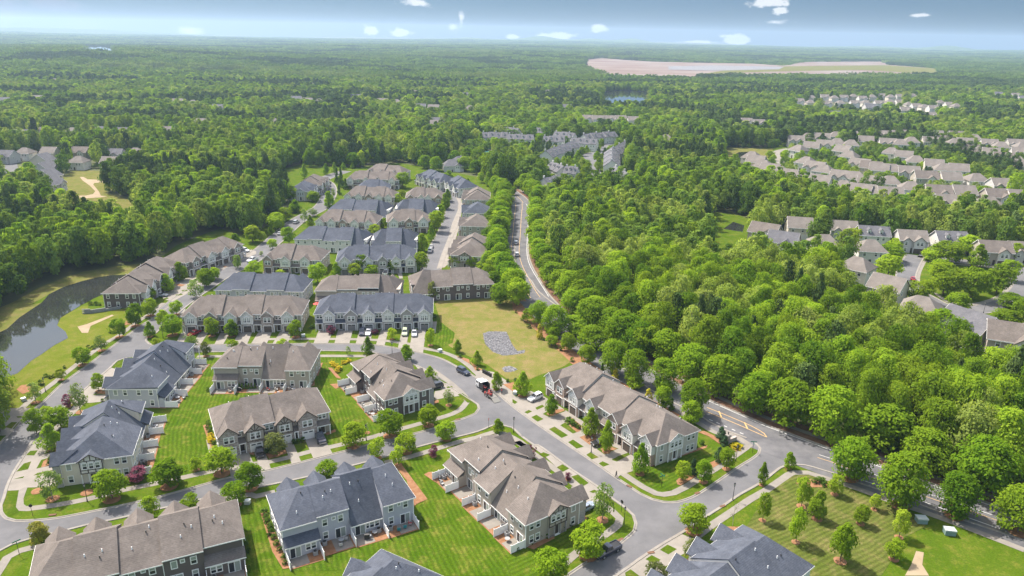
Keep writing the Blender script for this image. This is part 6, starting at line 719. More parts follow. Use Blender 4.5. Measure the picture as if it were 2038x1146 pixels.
    # front bays
    if gables:
        for j, g in enumerate(gables):
            gx, gw = (g if isinstance(g, tuple) else (g, 3.9)); pr = 1.15 + 0.5 * ((j * 7 + n) % 3) / 2
            style = (j + n) % 3
            bay = MB(); bay.box(gx - gw/2, gx + gw/2, -pr, 0.0, -.05, 2.95); bay.obj('front_bay', FM, root)
            upm = [M['pearl'] if timber == 'white' else WM, FM, M['pearl'] if timber == 'white' else WM][style]
            GP = .92; ah = E - .15; ap = ah + GP * gw / 2
            bay = MB(); bay.prism([(gx - gw/2, 2.95), (gx + gw/2, 2.95), (gx + gw/2, ah), (gx, ap), (gx - gw/2, ah)], -pr - (.12 if style != 1 else 0.0), 0.0, 'y'); ob = bay.obj('front_gable', upm, root)
            yf = -pr - (.12 if style != 1 else 0.0)
            # gable roof running back into the main slope
            zr = ap + .12; yb = (zr - (E + .0)) / SL + .6; o = .38; rl = MB()
            ze = zr - GP * (gw/2 + o)
            for sgn in (-1, 1):
                e0 = gx + sgn * (gw/2 + o)
                yb2 = max(0.0, (ze - E) / SL + .2)
                rl.face([(gx, yf - .4, zr), (e0, yf - .4, ze), (e0, yb2, ze), (gx, yb, zr)]); rl.face([(gx, yf - .4, zr - .17), (gx, yb, zr - .17), (e0, yb2, ze - .17), (e0, yf - .4, ze - .17)])
                rl.face([(e0, yf - .4, ze), (e0, yf - .4, ze - .17), (e0, yb2, ze - .17), (e0, yb2, ze)])
                rl.face([(gx, yf - .4, zr), (gx, yf - .4, zr - .17), (e0, yf - .4, ze - .17), (e0, yf - .4, ze)])
            rl.obj('gable_roof', RM, root)
            if vis == 'front' or both:
                bb = MB()
                for sgn in (-1, 1):
                    e0 = gx + sgn * (gw/2 + o)
                    bb.prism([(gx, zr - .02), (e0, ze - .02), (e0, ze - .24), (gx, zr - .24)], yf - .45, yf - .405, 'y')
                bb.obj('barge_board', M['white'] if timber == 'white' else TM, root)
                if style != 1:
                    t = MB(); tw = .2; f0 = yf - .05
                    t.box(gx - gw/2, gx + gw/2, f0, yf, 2.95, 3.12); t.box(gx - gw/2, gx + gw/2, f0, yf, ah - .3, ah - .12)
                    for k in (-1, -.36, .36, 1): 
                        xx = gx + k * (gw/2 - tw/2); t.box(xx - tw/2, xx + tw/2, f0 + .004, yf, 3.12, ah - .3)
                    t.box(gx - tw/2, gx + tw/2, f0 + .004, yf, ah - .12, ap - .2)
                    for sgn in (-1, 1): t.prism([(gx + sgn * .1, ah - .12), (gx + sgn * .3, ah - .12), (gx + sgn * (gw/4 + .12), ah + GP * gw/4 - .12), (gx + sgn * (gw/4 - .1), ah + GP * gw/4 - .05)], f0 + .006, yf, 'y')
                    t.obj('timber_trim', TM, root)
                for k in (-.62, .62): window(root, 'F', gx + k, 4.35, .88, 1.5, yf - .005, 'sash', panes=lod == 0)
                garage(root, gx, -pr - .005, min(gw - .8, 2.6), garm)
        # between the bays: porch roofs, doors, upper windows
        if vis == 'front' or both:
            gs = sorted((g if isinstance(g, tuple) else (g, 3.7)) for g in gables); edges = [(-.1)]
            spans = []; prev = 0.0
            for gx, gw in gs: spans.append((prev, gx - gw/2)); prev = gx + gw/2
            spans.append((prev, L))
            for k, (a, b) in enumerate(spans):
                if b - a < .9: continue
                c = (a + b) / 2; wd = b - a
                q = MB(); q.prism([(-1.5, 2.72), (-1.5, 2.88), (0.0, 3.7), (0.0, 3.5)], a + .03, b - .03, 'x'); q.obj('porch_roof', RM, root)
                q = MB(); q.box(a + .03, b - .03, -1.55, -1.502, 2.66, 2.86); q.obj('porch_fascia', M['white'], root)
                if wd > 4.6 and k % 2 == 0:
                    q = MB(); q.box(a + .06, b - .06, -.8, 0, -.05, 2.72); q.obj('front_bay', FM, root); garage(root, c, -.805, min(wd - 1.0, 4.7), garm)
                else:
                    for xx in (a + .2, b - .2): q = MB(); q.box(xx - .11, xx + .11, -1.4, -1.18, 0.0, 2.72); q.obj('porch_post', M['white'], root)
                    dm, df = door_mesh('timber_dark'); d = link('door', dm, root, (c, -.003, 0)); link('door_frame', df, d)
                if wd > 1.6: window(root, 'F', c - min(.5, wd * .22), 4.75, .75, 1.2, -.005, 'sash', panes=lod == 0)
                if wd > 2.4: window(root, 'F', c + .5, 4.75, .75, 1.2, -.005, 'sash', panes=lod == 0)
    # end walls
    for face, xo, ui in (('0', -.01, 0), ('L', L + .01, n - 1)):
        yw = rear_y[ui]; eg = endg and face in endg
        sx = -1 if face == '0' else 1
        ys = [1.6, yw - 1.5, yw - 3.0] if eg else [1.8, yw * .34, yw * .62, yw - 1.6]
        for y in ys:
            window(root, face, y, 4.5, .85, 1.4, xo, 'sash' if y > 3 else 'blind', panes=lod == 0)
            window(root, face, y, 1.5, .85, 1.5, xo, 'sash', panes=lod == 0)
        if eg:
            gw = 4.6; gc = yw * .43; pr = .45; ah = E - .12; ap = ah + SL * 1.05 * gw / 2; xf = xo + sx * pr
            up_m = M['pearl'] if timber != 'white' else (M['bluegrey'] if wall == 'cream' else M['pearl'] if endg[face] == 'w' else WM)
            if wall == 'greige': up_m = WM
            g = MB(); lo_, hi_ = sorted((xo, xf)); g.prism([(gc - gw/2, 2.6), (gc + gw/2, 2.6), (gc + gw/2, ah), (gc, ap), (gc - gw/2, ah)], lo_, hi_, 'x'); g.obj('end_gable', up_m, root)
            zr = ap + .12; o = .35; ze = zr - SL * 1.05 * (gw/2 + o); rl = MB(); HS = (SL * mid) / 4.7
            xin = (zr - E) / HS + .6
            for sgn in (-1, 1):
                e0 = gc + sgn * (gw/2 + o); X = lambda d: xf + sx * d
                xb = xo - sx * xin; xb2 = xo - sx * max(0.0, (ze - E) / HS + .2)
                rl.face([(X(.35), gc, zr), (X(.35), e0, ze), (xb2, e0, ze), (xb, gc, zr)]); rl.face([(X(.35), gc, zr - .16), (X(.35), e0, ze - .16), (xb2, e0, ze - .16), (xb, gc, zr - .16)])
                rl.face([(X(.35), gc, zr), (X(.35), e0, ze), (X(.35), e0, ze - .16), (X(.35), gc, zr - .16)]); rl.face([(X(.35), e0, ze), (xb2, e0, ze), (xb2, e0, ze - .16), (X(.35), e0, ze - .16)])
            rl.obj('gable_roof', RM, root)
            t = MB(); tw = .19; a, b = sorted((xf + sx * .05, xf))
            tm = TM
            t.box(a, b, gc - gw/2, gc + gw/2, 2.6, 2.78); t.box(a, b, gc - gw/2, gc + gw/2, ah - .3, ah - .14); t.box(a, b, gc - gw/2, gc + gw/2, 3.4, 3.55)
            for k in (-1, -.34, .34, 1): yy = gc + k * (gw/2 - tw/2); t.box(a, b - .002, yy - tw/2, yy + tw/2, 2.78, ah - .3)
            for k in (-.5, 0, .5): yy = gc + k * gw/2; t.box(a, b - .002, yy - tw/2, yy + tw/2, ah - .14, ah + (SL * gw/2) * (1 - abs(k)) - .1)
            for sgn in (-1, 1): t.prism([(gc, zr - .02), (gc + sgn * (gw/2 + o), ze - .02), (gc + sgn * (gw/2 + o), ze - .22), (gc, zr - .22)], *sorted((xf + sx * .355, xf + sx * .39)), 'x')
            t.obj('timber_trim', tm, root)
            for k in (-1.25, 0, 1.25): window(root, face, gc + k, 4.45, .8, 1.3, xf + sx * .003, 'sash', panes=lod == 0)
            for yy in (gc - gw/2 + .12, gc - .75, gc + .75, gc + gw/2 - .12): q = MB(); q.box(*sorted((xf - sx * .22, xf)), yy - .11, yy + .11, 0.0, 2.6); q.obj('porch_post', M['white'] if timber == 'white' or wall == 'cream' else FM, root)
            q = MB(); q.box(*sorted((xo, xf - sx * .1)), gc - gw/2, gc + gw/2, -.02, .14); q.obj('porch_step', M['walk'], root)
            dm, df = door_mesh('timber_dark'); d = link('door', dm, root, (xo + sx * .003, gc, .1), ROT[face]); link('door_frame', df, d)
    return root
# the surveyed rows: key -> look
T = townhouse
ROWS = {}
def row(*a, **k): ROWS[a[0]] = T(*a, **k)
NEAR = 'townhouse rows round the loop street'
row('T2', 'slate roofed blue grey row seen from its patios, bottom centre', 'townhouse_row', 'roof_slate', 'bluegrey', 'bluegrey', [3.5, 9.6, 16.3, 21.8], ['flat', 'salt', 'rec', 'bump'], {}, group=NEAR)
row('T3', 'tan roofed greige row with dark half timbered end gable, near the blue pickup', 'townhouse_row', 'roof_tan', 'greige', 'brickgrey', [1.9, 8.2, 14.2, 20.6, 27.2], ['flat', 'salt', 'flat', 'rec', 'bump'], {'0': 'd'}, timber='dark', group=NEAR)
row('T4', 'long tan roofed brick row facing the street, with white half timbered gables', 'townhouse_row', 'roof_tan', 'sage', 'brick', [1.8, 6.6, 13.0, 19.8, 28.6, 34.4, 40.4], ['bump', 'flat', 'flat', 'flat', 'flat', 'flat'], {'L': 'w'}, group=NEAR, both=True)
row('T5', 'slate roofed cream row with grey half timbered end gable on the left corner', 'townhouse_row', 'roof_slate', 'cream', 'brickgrey', [6.4, 12.0, 18.0, 22.9], ['bump', 'salt', 'flat', 'flat'], {'L': 'w'}, timber='dark', group=NEAR, both=True)
row('T6', 'slate roofed pale blue grey row with plain windowed end wall beside the avenue', 'townhouse_row', 'roof_slate', 'bluegrey', 'brickgrey', [6.6, 12.4, 18.6, 24.2], ['rec', 'salt', 'salt', 'bump'], {}, group=NEAR, both=True)
row('T7', 'tan roofed dark taupe row with white half timbered end gable at the loop corner', 'townhouse_row', 'roof_tan', 'taupe', 'brickgrey', [2.0, 8.2, 14.6, 21.2], ['flat', 'salt', 'rec', 'bump'], {'0': 'w'}, group=NEAR)
row('T8', 'tan roofed greige row showing four patios, behind the stone fronted row', 'townhouse_row', 'roof_tan', 'greige', 'brickgrey', [3.5, 10.0, 16.5, 23.0], ['flat', 'salt', 'rec', 'bump'], {}, timber='dark', group=NEAR)
row('T9', 'tan roofed row with stone and half timbered gables and white garage doors', 'townhouse_row', 'roof_tan', 'greige', 'stone', [(2.2, 4.0), (8.1, 4.2), (15.0, 4.0), (20.4, 4.4)], ['flat', 'flat', 'flat', 'flat'], {}, garm='door_white', timber='dark', group=NEAR)
row('T1', 'long tan roofed row with dark taupe rear walls cut by the bottom left edge', 'townhouse_row', 'roof_tan', 'taupe', 'brick', [(4.4, 4.6), (11.0, 4.2), (17.4, 4.4), (24.4, 4.0), (30.4, 4.2)], ['bump', 'flat', 'flat', 'flat', 'flat'], {}, group=NEAR)
row('T10', 'slate hipped roof tip poking up at the bottom centre edge', 'townhouse_row', 'roof_slate', 'bluegrey', 'brick', [6, 12, 18, 24], ['flat', 'flat', 'flat', 'flat'], {}, group=NEAR)
row('T11', 'slate roofed white sided row with front gables at the bottom right edge', 'townhouse_row', 'roof_slate', 'pearl', 'pearl', [(5.4, 4.6), (12.2, 4.6), (18.8, 4.4), (25.4, 4.4)], ['flat', 'flat', 'flat', 'flat'], {}, garm='door_white', group=NEAR, both=True)
MID = 'townhouse rows behind the loop street'
F4, F5, F6 = ['flat'] * 4, ['flat'] * 5, ['flat'] * 6
row('T12', 'tan roofed front facing row left of the slate roofed one on the loop street', 'townhouse_row', 'roof_tan', 'greige', 'stone', [3.0, 9.4, 15.8, 21.0, 27.6, 34.2], F6, {}, group=MID)
row('T13', 'slate roofed front facing row beside the dry field', 'townhouse_row', 'roof_slate', 'palegrey', 'brickgrey', [4.6, 12.0, 17.8, 24.2, 30.6, 36.4], F6, {}, garm='door_grey', group=MID)
row('T14', 'slate roofed blue grey rear facing row behind the tan front row', 'townhouse_row', 'roof_slate', 'bluegrey', 'brick', [4, 11, 18, 25], ['flat', 'flat', 'flat', 'flat', 'flat'], {}, lod=1, group=MID)
row('T15', 'tan roofed rear facing row behind the slate front row', 'townhouse_row', 'roof_tan', 'greige', 'brick', [4, 11, 18, 25], ['salt', 'rec', 'rec', 'bump'], {}, lod=1, group=MID)
row('T16', 'tan roofed dark taupe rear facing row at the head of the dry field', 'townhouse_row', 'roof_tan', 'taupe', 'brick', [4, 11, 18, 25], ['flat', 'flat', 'flat', 'salt'], {}, lod=1, group=MID)
row('T17', 'tan roofed brick front row on the avenue with one tall white gable', 'townhouse_row', 'roof_tan', 'greige', 'brick', [2.2, 9.6, 17.6], F4, {}, lod=1, group=MID)
row('T18', 'slate roofed grey stone front row with five gables', 'townhouse_row', 'roof_slate', 'palegrey', 'brickgrey', [(3.2, 4.8), 12.6, 18.6, 24.2, 30.0], F5, {}, lod=1, garm='door_grey', group=MID)
row('T19', 'slate roofed white walled rear facing row, third from the loop street', 'townhouse_row', 'roof_slate', 'pearl', 'brick', [4, 11, 18, 25], ['salt', 'flat', 'flat', 'flat', 'flat'], {}, lod=1, group=MID)
row('T20', 'slate roofed pale grey rear facing row beside the inner street', 'townhouse_row', 'roof_slate', 'palegrey', 'brick', [4, 11, 17], ['salt', 'flat', 'salt'], {}, lod=1, group=MID)
row('T21', 'tan roofed front row with white bay windows, above the white walled row', 'townhouse_row', 'roof_tan', 'greige', 'brick', [2.4, 8.2, 14.0, 20.0, 26.8], F5, {}, lod=1, group=MID)
row('T22', 'tan roofed row with a broad half timbered right gable', 'townhouse_row', 'roof_tan', 'greige', 'brick', [(3.0, 4.6), (10.8, 4.2), (17.8, 5.0)], ['flat', 'flat', 'flat'], {}, lod=1, group=MID)
row('T23', 'slate roofed white walled rear facing row, highest up the avenue', 'townhouse_row', 'roof_slate', 'pearl', 'brick', [4, 11, 18, 25], ['salt', 'flat', 'flat', 'flat', 'flat'], {}, lod=1, group=MID)
row('T24', 'slate roofed rear facing row with low white centre, by the inner street bend', 'townhouse_row', 'roof_slate', 'pearl', 'brick', [4, 11, 18], ['salt', 'flat', 'salt'], {}, lod=1, group=MID)
row('T25', 'long low tan front row below the far slate roof', 'townhouse_row', 'roof_tan', 'greige', 'brick', [2.2, 8.4, 14.4, 20.2, 25.6], F5, {}, lod=1, group=MID)
row('T26', 'tan front row with four gables at the inner street bend', 'townhouse_row', 'roof_tan', 'greige', 'brick', [2.6, 8.6, 12.6, 18.4], F4, {}, lod=1, group=MID)
row('T27', 'tan front row with a white gable at the top of the avenue', 'townhouse_row', 'roof_tan', 'greige', 'brick', [2.4, 12.6, 20.0, 29.0], F5, {}, lod=1, group=MID)
row('T28', 'dark slate rear roof squeezed between two tan rows', 'townhouse_row', 'roof_slate', 'pearl', 'brick', [4, 11], ['flat', 'flat', 'flat'], {}, lod=1, group=MID)
row('T29', 'farthest tan row with porches at the head of the rows', 'townhouse_row', 'roof_tan', 'greige', 'brick', [4.0, 12.0, 21.0], F4, {}, lod=1, group=MID)
row('T30', 'slate row with white porches on the inner bend, farther of two', 'townhouse_row', 'roof_slate', 'pearl', 'pearl', [3.6, 10.6, 17.4, 24.2], F4, {}, lod=1, group=MID)
row('T31', 'slate row with white porches on the inner bend, nearer of two', 'townhouse_row', 'roof_slate', 'pearl', 'pearl', [3.4, 10.0, 17.6], F4, {}, lod=1, group=MID)
row('K1', 'tan stepped roof row on the inner street behind the brick planter', 'townhouse_row', 'roof_tan', 'greige', 'brick', [3, 9.5, 16, 23], F4, {'L': 'd'}, lod=1, timber='dark', group=MID, both=True)
row('K2', 'tan hipped block next up the inner street', 'townhouse_row', 'roof_tan', 'greige', 'brick', [3.4, 10.4], ['flat', 'flat'], {}, lod=1, group=MID)
row('K3', 'dark slate hipped block on the inner street', 'townhouse_row', 'roof_slate', 'palegrey', 'brick', [3.4, 10.4], ['flat', 'flat'], {}, lod=1, group=MID)
row('K4', 'tan hipped block at the upper end of the inner street', 'townhouse_row', 'roof_tan', 'greige', 'brick', [3.4, 10.4, 17.6], ['flat', 'flat', 'flat'], {}, lod=1, group=MID)
row('T36', 'slate block with a red brick gable left of the far avenue', 'townhouse_row', 'roof_slate', 'cream', 'brick', [4, 11], ['flat', 'flat'], {'0': 'w'}, lod=1, group=MID)
b = D['b']['T36']; D['b']['T36b'] = [[b[0][0] + 0.6, b[0][1] + 18.2], b[1], 21.0, b[3], 'front']
row('T36b', 'tan block directly behind the slate brick gabled one at the wood edge', 'townhouse_row', 'roof_tan', 'greige', 'brick', [4, 11, 17], ['flat', 'flat', 'flat'], {}, lod=1, group=MID)
row('W1', 'lakeside tan roofed dark taupe row on the retaining wall', 'townhouse_row', 'roof_tan', 'taupe', 'stone', [3.2, 9.6, 16.0, 24.0, 32.0], F5, {}, lod=0, group=MID)
row('W2', 'tan roofed row farther up the lakeside of the avenue', 'townhouse_row', 'roof_tan', 'greige', 'stone', [4, 12, 20, 27], F4, {}, lod=1, group=MID)
# ---------------------------------------------------------------- detached houses
def house_proto(kind):
    """list of (name, mesh, loc, rz, parent index) for one house kind; ridge along x, front at -y"""
    spec = dict(a=('roof_beige', 'pearl', 11, 10.5, 'hip', 0), b=('roof_beige', 'cream', 10.5, 11, 'gable', 0), c=('roof_beige', 'palegrey', 11.5, 10, 'gable', 2), d=('roof_tan', 'greige', 12, 10.5, 'gable', 1),
                e=('roof_grey', 'palegrey', 12, 11, 'gable', 1), f=('roof_grey', 'pearl', 12.5, 9.5, 'gable', -2), g=('roof_grey', 'cream', 10, 13, 'gable', 0), h=('roof_beige', 'pearl', 11, 10, 'gable', 1), i=('roof_beige', 'cream', 10, 10, 'hip', 0), j=('roof_grey', 'palegrey', 18, 14, 'hip', 1))[kind]
    rk, wk, w, d, typ, gab = spec; E = 5.6; mid = d / 2; s = .68; out = []
    mb = MB(); 
    if typ == 'gable': mb.prism([(0, 0), (d, 0), (d, E), (mid, E + s * mid - .1), (0, E)], 0, w, 'x')
    else: mb.box(0, w, 0, d, 0, E)
    out.append(('wall', mb.mesh('wall', [M[wk]]), (0, 0, 0), 0, None))
    mb = MB(); R = E + s * mid + .12; sec = ((-.45, R - s * (mid + .45)), (mid, R), (d + .45, R - s * (mid + .45)))
    roof_shell(mb, sec, -.4, w + .4, .22, (mid * .8 if typ == 'hip' else None), (mid * .8 if typ == 'hip' else None)); out.append(('roof', mb.mesh('roof', [M[rk]]), (0, 0, 0), 0, None))
    mb = MB()
    for y, z in (sec[0], sec[2]): mb.box(-.4, w + .4, y - .06, y + .06, z - .3, z - .02)
    if typ == 'gable':
        for x in (-.44, w + .41):
            mb.prism([(-.45, sec[0][1] - .02), (mid, R - .02), (d + .45, sec[0][1] - .02), (d + .45, sec[0][1] - .25), (mid, R - .25), (-.45, sec[0][1] - .25)], x, x + .03, 'x')
    out.append(('fascia', mb.mesh('fascia', [M['white']]), (0, 0, 0), 0, None))
    gx = [w * .68, w * .24][:abs(gab)] if gab > 0 else []
    for k, x in enumerate(gx):
        gw = 4.4 if k == 0 else 3.2; a = E - .1; ap = a + .8 * gw / 2; g = MB(); g.prism([(x - gw/2, 0), (x + gw/2, 0), (x + gw/2, a), (x, ap), (x - gw/2, a)], -1.0 + .3 * k, .1, 'y'); out.append(('front_gable', g.mesh('front_gable', [M['pearl' if k == 0 else wk]]), (0, 0, 0), 0, None))
        r = MB(); zr = ap + .12; o = .35; ze = zr - .8 * (gw/2 + o); yb = (zr - E) / s + .5
        for sg in (-1, 1):
            e0 = x + sg * (gw/2 + o); yf = -1.35 + .3 * k
            r.face([(x, yf, zr), (e0, yf, ze), (e0, .4, ze), (x, yb, zr)]); r.face([(x, yf, zr), (x, yf, zr - .25), (e0, yf, ze - .25), (e0, yf, ze)]); r.face([(e0, yf, ze), (e0, yf, ze - .25), (e0, .4, ze - .25), (e0, .4, ze)])
        out.append(('gable_roof', r.mesh('gable_roof', [M[rk]], False), (0, 0, 0), 0, None))
    if gab < 0:
        for x in (w * .3, w * .7):
            q = MB(); q.box(x - .8, x + .8, 1.0, 3.6, E + .4, E + 2.0); q.prism([(x - .8, E + 2.0), (x + .8, E + 2.0), (x, E + 2.8)], 1.0, 3.8, 'y'); out.append(('dormer', q.mesh('dormer', [M['pearl']]), (0, 0, 0), 0, None))
            r = MB()
            for sg in (-1, 1): r.face([(x, .7, E + 2.95), (x + sg * 1.05, .7, E + 1.95), (x + sg * 1.05, 3.4, E + 1.95), (x, 4.4, E + 2.95)])
            out.append(('dormer_roof', r.mesh('dormer_roof', [M[rk]], False), (0, 0, 0), 0, None))
            fm, pm = win_mesh(.8, 1.1); out.append(('window', fm, (x, .99, E + 1.25), 0, None)); out.append(('pane', pm, (0, 0, 0), 0, len(out) - 1))
    def W(face, s_, z, ww, hh, off):
        fm, pm = win_mesh(ww, hh); loc = {'F': (s_, off, z), 'R': (s_, off, z), '0': (off, s_, z), 'L': (off, s_, z)}[face]
        out.append(('window', fm, loc, ROT[face], None)); out.append(('pane', pm, (0, 0, 0), 0, len(out) - 1))
    for x in ([gx[0] - .8, gx[0] + .8] if gx else [w * .6, w * .78]): W('F', x, 4.3, .95, 1.45, (-1.005 if gx else -.005))
    W('F', w * .2, 4.3, .95, 1.45, -.005 if len(gx) < 2 else -.71); W('F', w * .2, 1.6, 1.0, 1.5, -.005 if len(gx) < 2 else -.71)
    for x in (.25, .5, .75): W('R', w * x, 4.3, .95, 1.45, d + .005); W('R', w * x, 1.5, .95, 1.5, d + .005)
    for f, x in (('0', -.005), ('L', w + .005)): W(f, d * .35, 4.3, .9, 1.4, x); W(f, d * .65, 1.6, .9, 1.4, x)
    ga, gb, gc = garage_mesh(4.6 if gx else 2.6, 'door_brown' if kind in 'cd' else 'door_white'); out.append(('garage_door', ga, ((gx[0] if gx else w * .72), (-1.005 if gx else -.005), 0), 0, None)); out.append(('door_frame', gc, (0, 0, 0), 0, len(out) - 1))
    dm, df = door_mesh('timber_dark'); out.append(('door', dm, (w * .42, -.003, 0), 0, None))
    return out, w, d
HP = {}
ORD = ['first', 'second', 'third', 'fourth', 'fifth', 'sixth', 'seventh', 'eighth', 'ninth', 'tenth', 'eleventh', 'twelfth', 'thirteenth', 'fourteenth', 'fifteenth', 'sixteenth', 'seventeenth', 'eighteenth', 'nineteenth', 'twentieth']
for tens in ('twenty', 'thirty', 'forty', 'fifty', 'sixty'): ORD += [tens + ' ' + o for o in ORD[:9]] + [{'twenty': 'thirtieth', 'thirty': 'fortieth', 'forty': 'fiftieth', 'fifty': 'sixtieth', 'sixty': 'seventieth'}[tens]]
LOOK = dict(a='beige hip roofed house', b='beige gabled cream house', c='pale twin gabled house', d='tan roofed gabled house', e='grey roofed gabled house', f='pale dormered house', g='cream gable ended house', h='small pale roofed house', i='small beige hipped house', j='broad grey club building')
WHERE = dict(A='curving woods edge row, hillside estate', B='lowest row, hillside estate', C='curved second row, hillside estate', D='long middle row, hillside estate', E='upper inner row, hillside estate', F='top row against dark woods, hillside estate', G='row behind the pine grove, hillside estate', I='upper right corner, hillside estate', J='court left of the pine grove, hillside estate', N='houses near the oval green', L1='farthest left row among trees', L2='second left row by the lane', L3='pair before the second left row', L4='stacked row beside the left lane', R1='back row, distant ridge estate', R2='front row, distant ridge estate', R3='strays beside the distant ridge estate', M1='short row over dark pines', S='half hidden among distant treetops', K='club pool')
def place_houses():
    from collections import defaultdict
    rows_ = defaultdict(list)
    for h in D['houses']: rows_[h[5]].append(h)
    for rk, hs in rows_.items():
        hs = sorted(hs, key=lambda h: h[0] / h[1])
        for i, (x, y, ang, kind, s, _) in enumerate(hs):
            if kind not in HP: HP[kind] = house_proto(kind)
            parts, w, d = HP[kind]
            lab = '%s, %s from left, %s' % (LOOK[kind], ORD[i], WHERE[rk])
            a = math.radians(ang); flip = math.pi if (rk in 'ACDJ' and False) else 0
            r = empty('house', (0, 0, terrain(x, y)), a + flip, lab, 'house', 'houses: ' + WHERE[rk])
            r.scale = (s, s, s)
            c = Vector((w / 2, d / 2, 0)) * s; c.rotate(Matrix.Rotation(a + flip, 3, 'Z')); r.location = (x - c.x, y - c.y, terrain(x, y))
            made = []
            for nm, me, loc, rz, par in parts:
                if rk in ('S', 'R1', 'R2', 'R3', 'M1') and nm in ('pane', 'door', 'door_frame'): made.append(None); continue
                o = bpy.data.objects.new(nm, me); COL.objects.link(o); o.parent = r if par is None else made[par]; o.location = loc
                if rz: o.rotation_euler = (0, 0, rz)
                made.append(o)
place_houses()
def grey_row(seg, label, n):
    p, q = V2(seg[0]), V2(seg[1]); L = (q - p).length; a = math.atan2((q - p).y, (q - p).x); wd = 10.5 if L / n < 9 else 12
    if L < 7: L = 9
    root = empty('terrace', (p.x, p.y, 0), a, label, 'terrace', 'grey roofed terraces beyond the boulevard'); u = L / n; E = 6.2
    for i in range(n):
        x0, x1 = i * u, (i + 1) * u; dz = (.0, .45, .1, .55)[i % 4]; R = E + .75 * wd / 2 + dz; w = MB(); w.prism([(-wd/2, 0), (wd/2, 0), (wd/2, E + dz - .1), (0, R - .15), (-wd/2, E + dz - .1)], x0, x1, 'x'); w.obj('wall', M['pearl'], root)
        m = MB(); roof_shell(m, ((-wd/2 - .4, R - .75 * (wd/2 + .4)), (0, R), (wd/2 + .4, R - .75 * (wd/2 + .4))), x0 + (.06 if i else -.35), x1 - (.06 if i < n - 1 else -.35), .2); m.obj('roof', M['roof_grey'], root)
        for sg, f in ((-1, 'F'), (1, 'R')):
            for k in (.3, .7): window(root, f, x0 + u * k, 4.6, .9, 1.4, sg * (wd/2 + .005)); 
            window(root, f, x0 + u * .3, 1.6, 1.0, 1.6, sg * (wd/2 + .005)); 
        garage(root, x0 + u * .62, -wd/2 - .004, min(2.6, u * .4), 'door_white')
        xd = x0 + u / 2; d = MB(); yd = -wd * .3; zb = R - .75 * abs(yd) - .2; d.box(xd - .55, xd + .55, yd, yd + 2.2, zb, zb + 1.3)
        dr = MB(); dr.prism([(xd - .8, zb + 1.25), (xd + .8, zb + 1.25), (xd, zb + 1.9)], yd - .2, yd + 2.6, 'y'); dr.obj('dormer_roof', M['roof_grey'], root); d.obj('dormer', M['pearl'], root); window(root, 'F', xd, zb + .68, .5, .8, yd - .005)
        if i % 2 == 0: c = MB(); c.box(x0 + .3, x0 + 1.3, .3, 1.2, R - 1, R + 1.1); c.obj('chimney', M['pearl'], root)
    for f, x in (('0', -.005), ('L', L + .005)):
        for y in (-2, 1.8): window(root, f, y, 4.4, .9, 1.4, x)
for sg, lab, n in D['misc']['rows']: grey_row(sg, lab, n)
# ---------------------------------------------------------------- trees
def crown_mesh(name, m, n_clump, n_leaf, shape, leaf=.055, seed=0, lo=.22, core=0.35, spread=.5, fill=.15):
    """leaf sprays gathered into clumps through a crown; unit tree: height 1, crown width 1"""
    r = np.random.default_rng(seed); C = []
    while len(C) < n_clump:
        z = r.uniform(lo, 1.0); t = (z - lo) / (1 - lo); rad = shape(t)
        if rad <= 0.01: continue
        a = r.uniform(0, 2 * math.pi); q = rad * math.sqrt(r.uniform(core * core, 1.0)) * .80
        if r.uniform() < fill: q *= r.uniform(.2, .9)
        C.append((q * math.cos(a) * .5, q * math.sin(a) * .5, lo + (z - lo) * .94 + .01, rad, r.uniform(.7, 1.25)))
    C = np.array(C); per = n_leaf // n_clump; V = []; ctr = np.array([0, 0, lo + (1 - lo) * .35])
    for cx, cy, cz, rad, s in C:
        cr = s * (.085 + .11 * rad) * (1.0 + spread * .2); k = per
        d = r.normal(size=(k, 3)); d /= np.linalg.norm(d, axis=1)[:, None]
        out = np.array([cx, cy, (cz - ctr[2]) * .6]); on = np.linalg.norm(out) + 1e-6; out /= on
        d = d + out * .55 + np.array([0, 0, .25]); d /= np.linalg.norm(d, axis=1)[:, None]
        rr = cr * r.uniform(.55, 1.08, size=(k, 1)); P = np.array([cx, cy, cz]) + d * rr * np.array([1.15, 1.15, .62])
        nrm = d * .8 + r.normal(size=(k, 3)) * .42 + np.array([0, 0, .75]); nrm /= np.linalg.norm(nrm, axis=1)[:, None]
        t1 = np.cross(nrm, r.normal(size=(k, 3))); t1 /= np.linalg.norm(t1, axis=1)[:, None] + 1e-9; t2 = np.cross(nrm, t1)
        sz = leaf * r.uniform(.6, 1.25, size=(k, 1)); asp = r.uniform(.5, .9, size=(k, 1))
        V.append(np.stack([P - t1 * sz - t2 * sz * asp * .4, P + t2 * -sz * asp, P + t1 * sz + t2 * sz * asp * .2, P + t2 * sz * asp + nrm * sz * .15], axis=1))
    V = np.concatenate(V).reshape(-1, 3); V[:, 2] = np.clip(V[:, 2], .05, 1.02)
    nq = len(V) // 4; me = bpy.data.meshes.new(name); me.vertices.add(len(V)); me.vertices.foreach_set('co', V.astype(np.float32).ravel())
    me.loops.add(nq * 4); me.loops.foreach_set('vertex_index', np.arange(nq * 4, dtype=np.int32)); me.polygons.add(nq); me.polygons.foreach_set('loop_start', np.arange(0, nq * 4, 4, dtype=np.int32)); me.polygons.foreach_set('loop_total', np.full(nq, 4, dtype=np.int32))
    me.materials.append(m); me.update(); me.validate(); return me
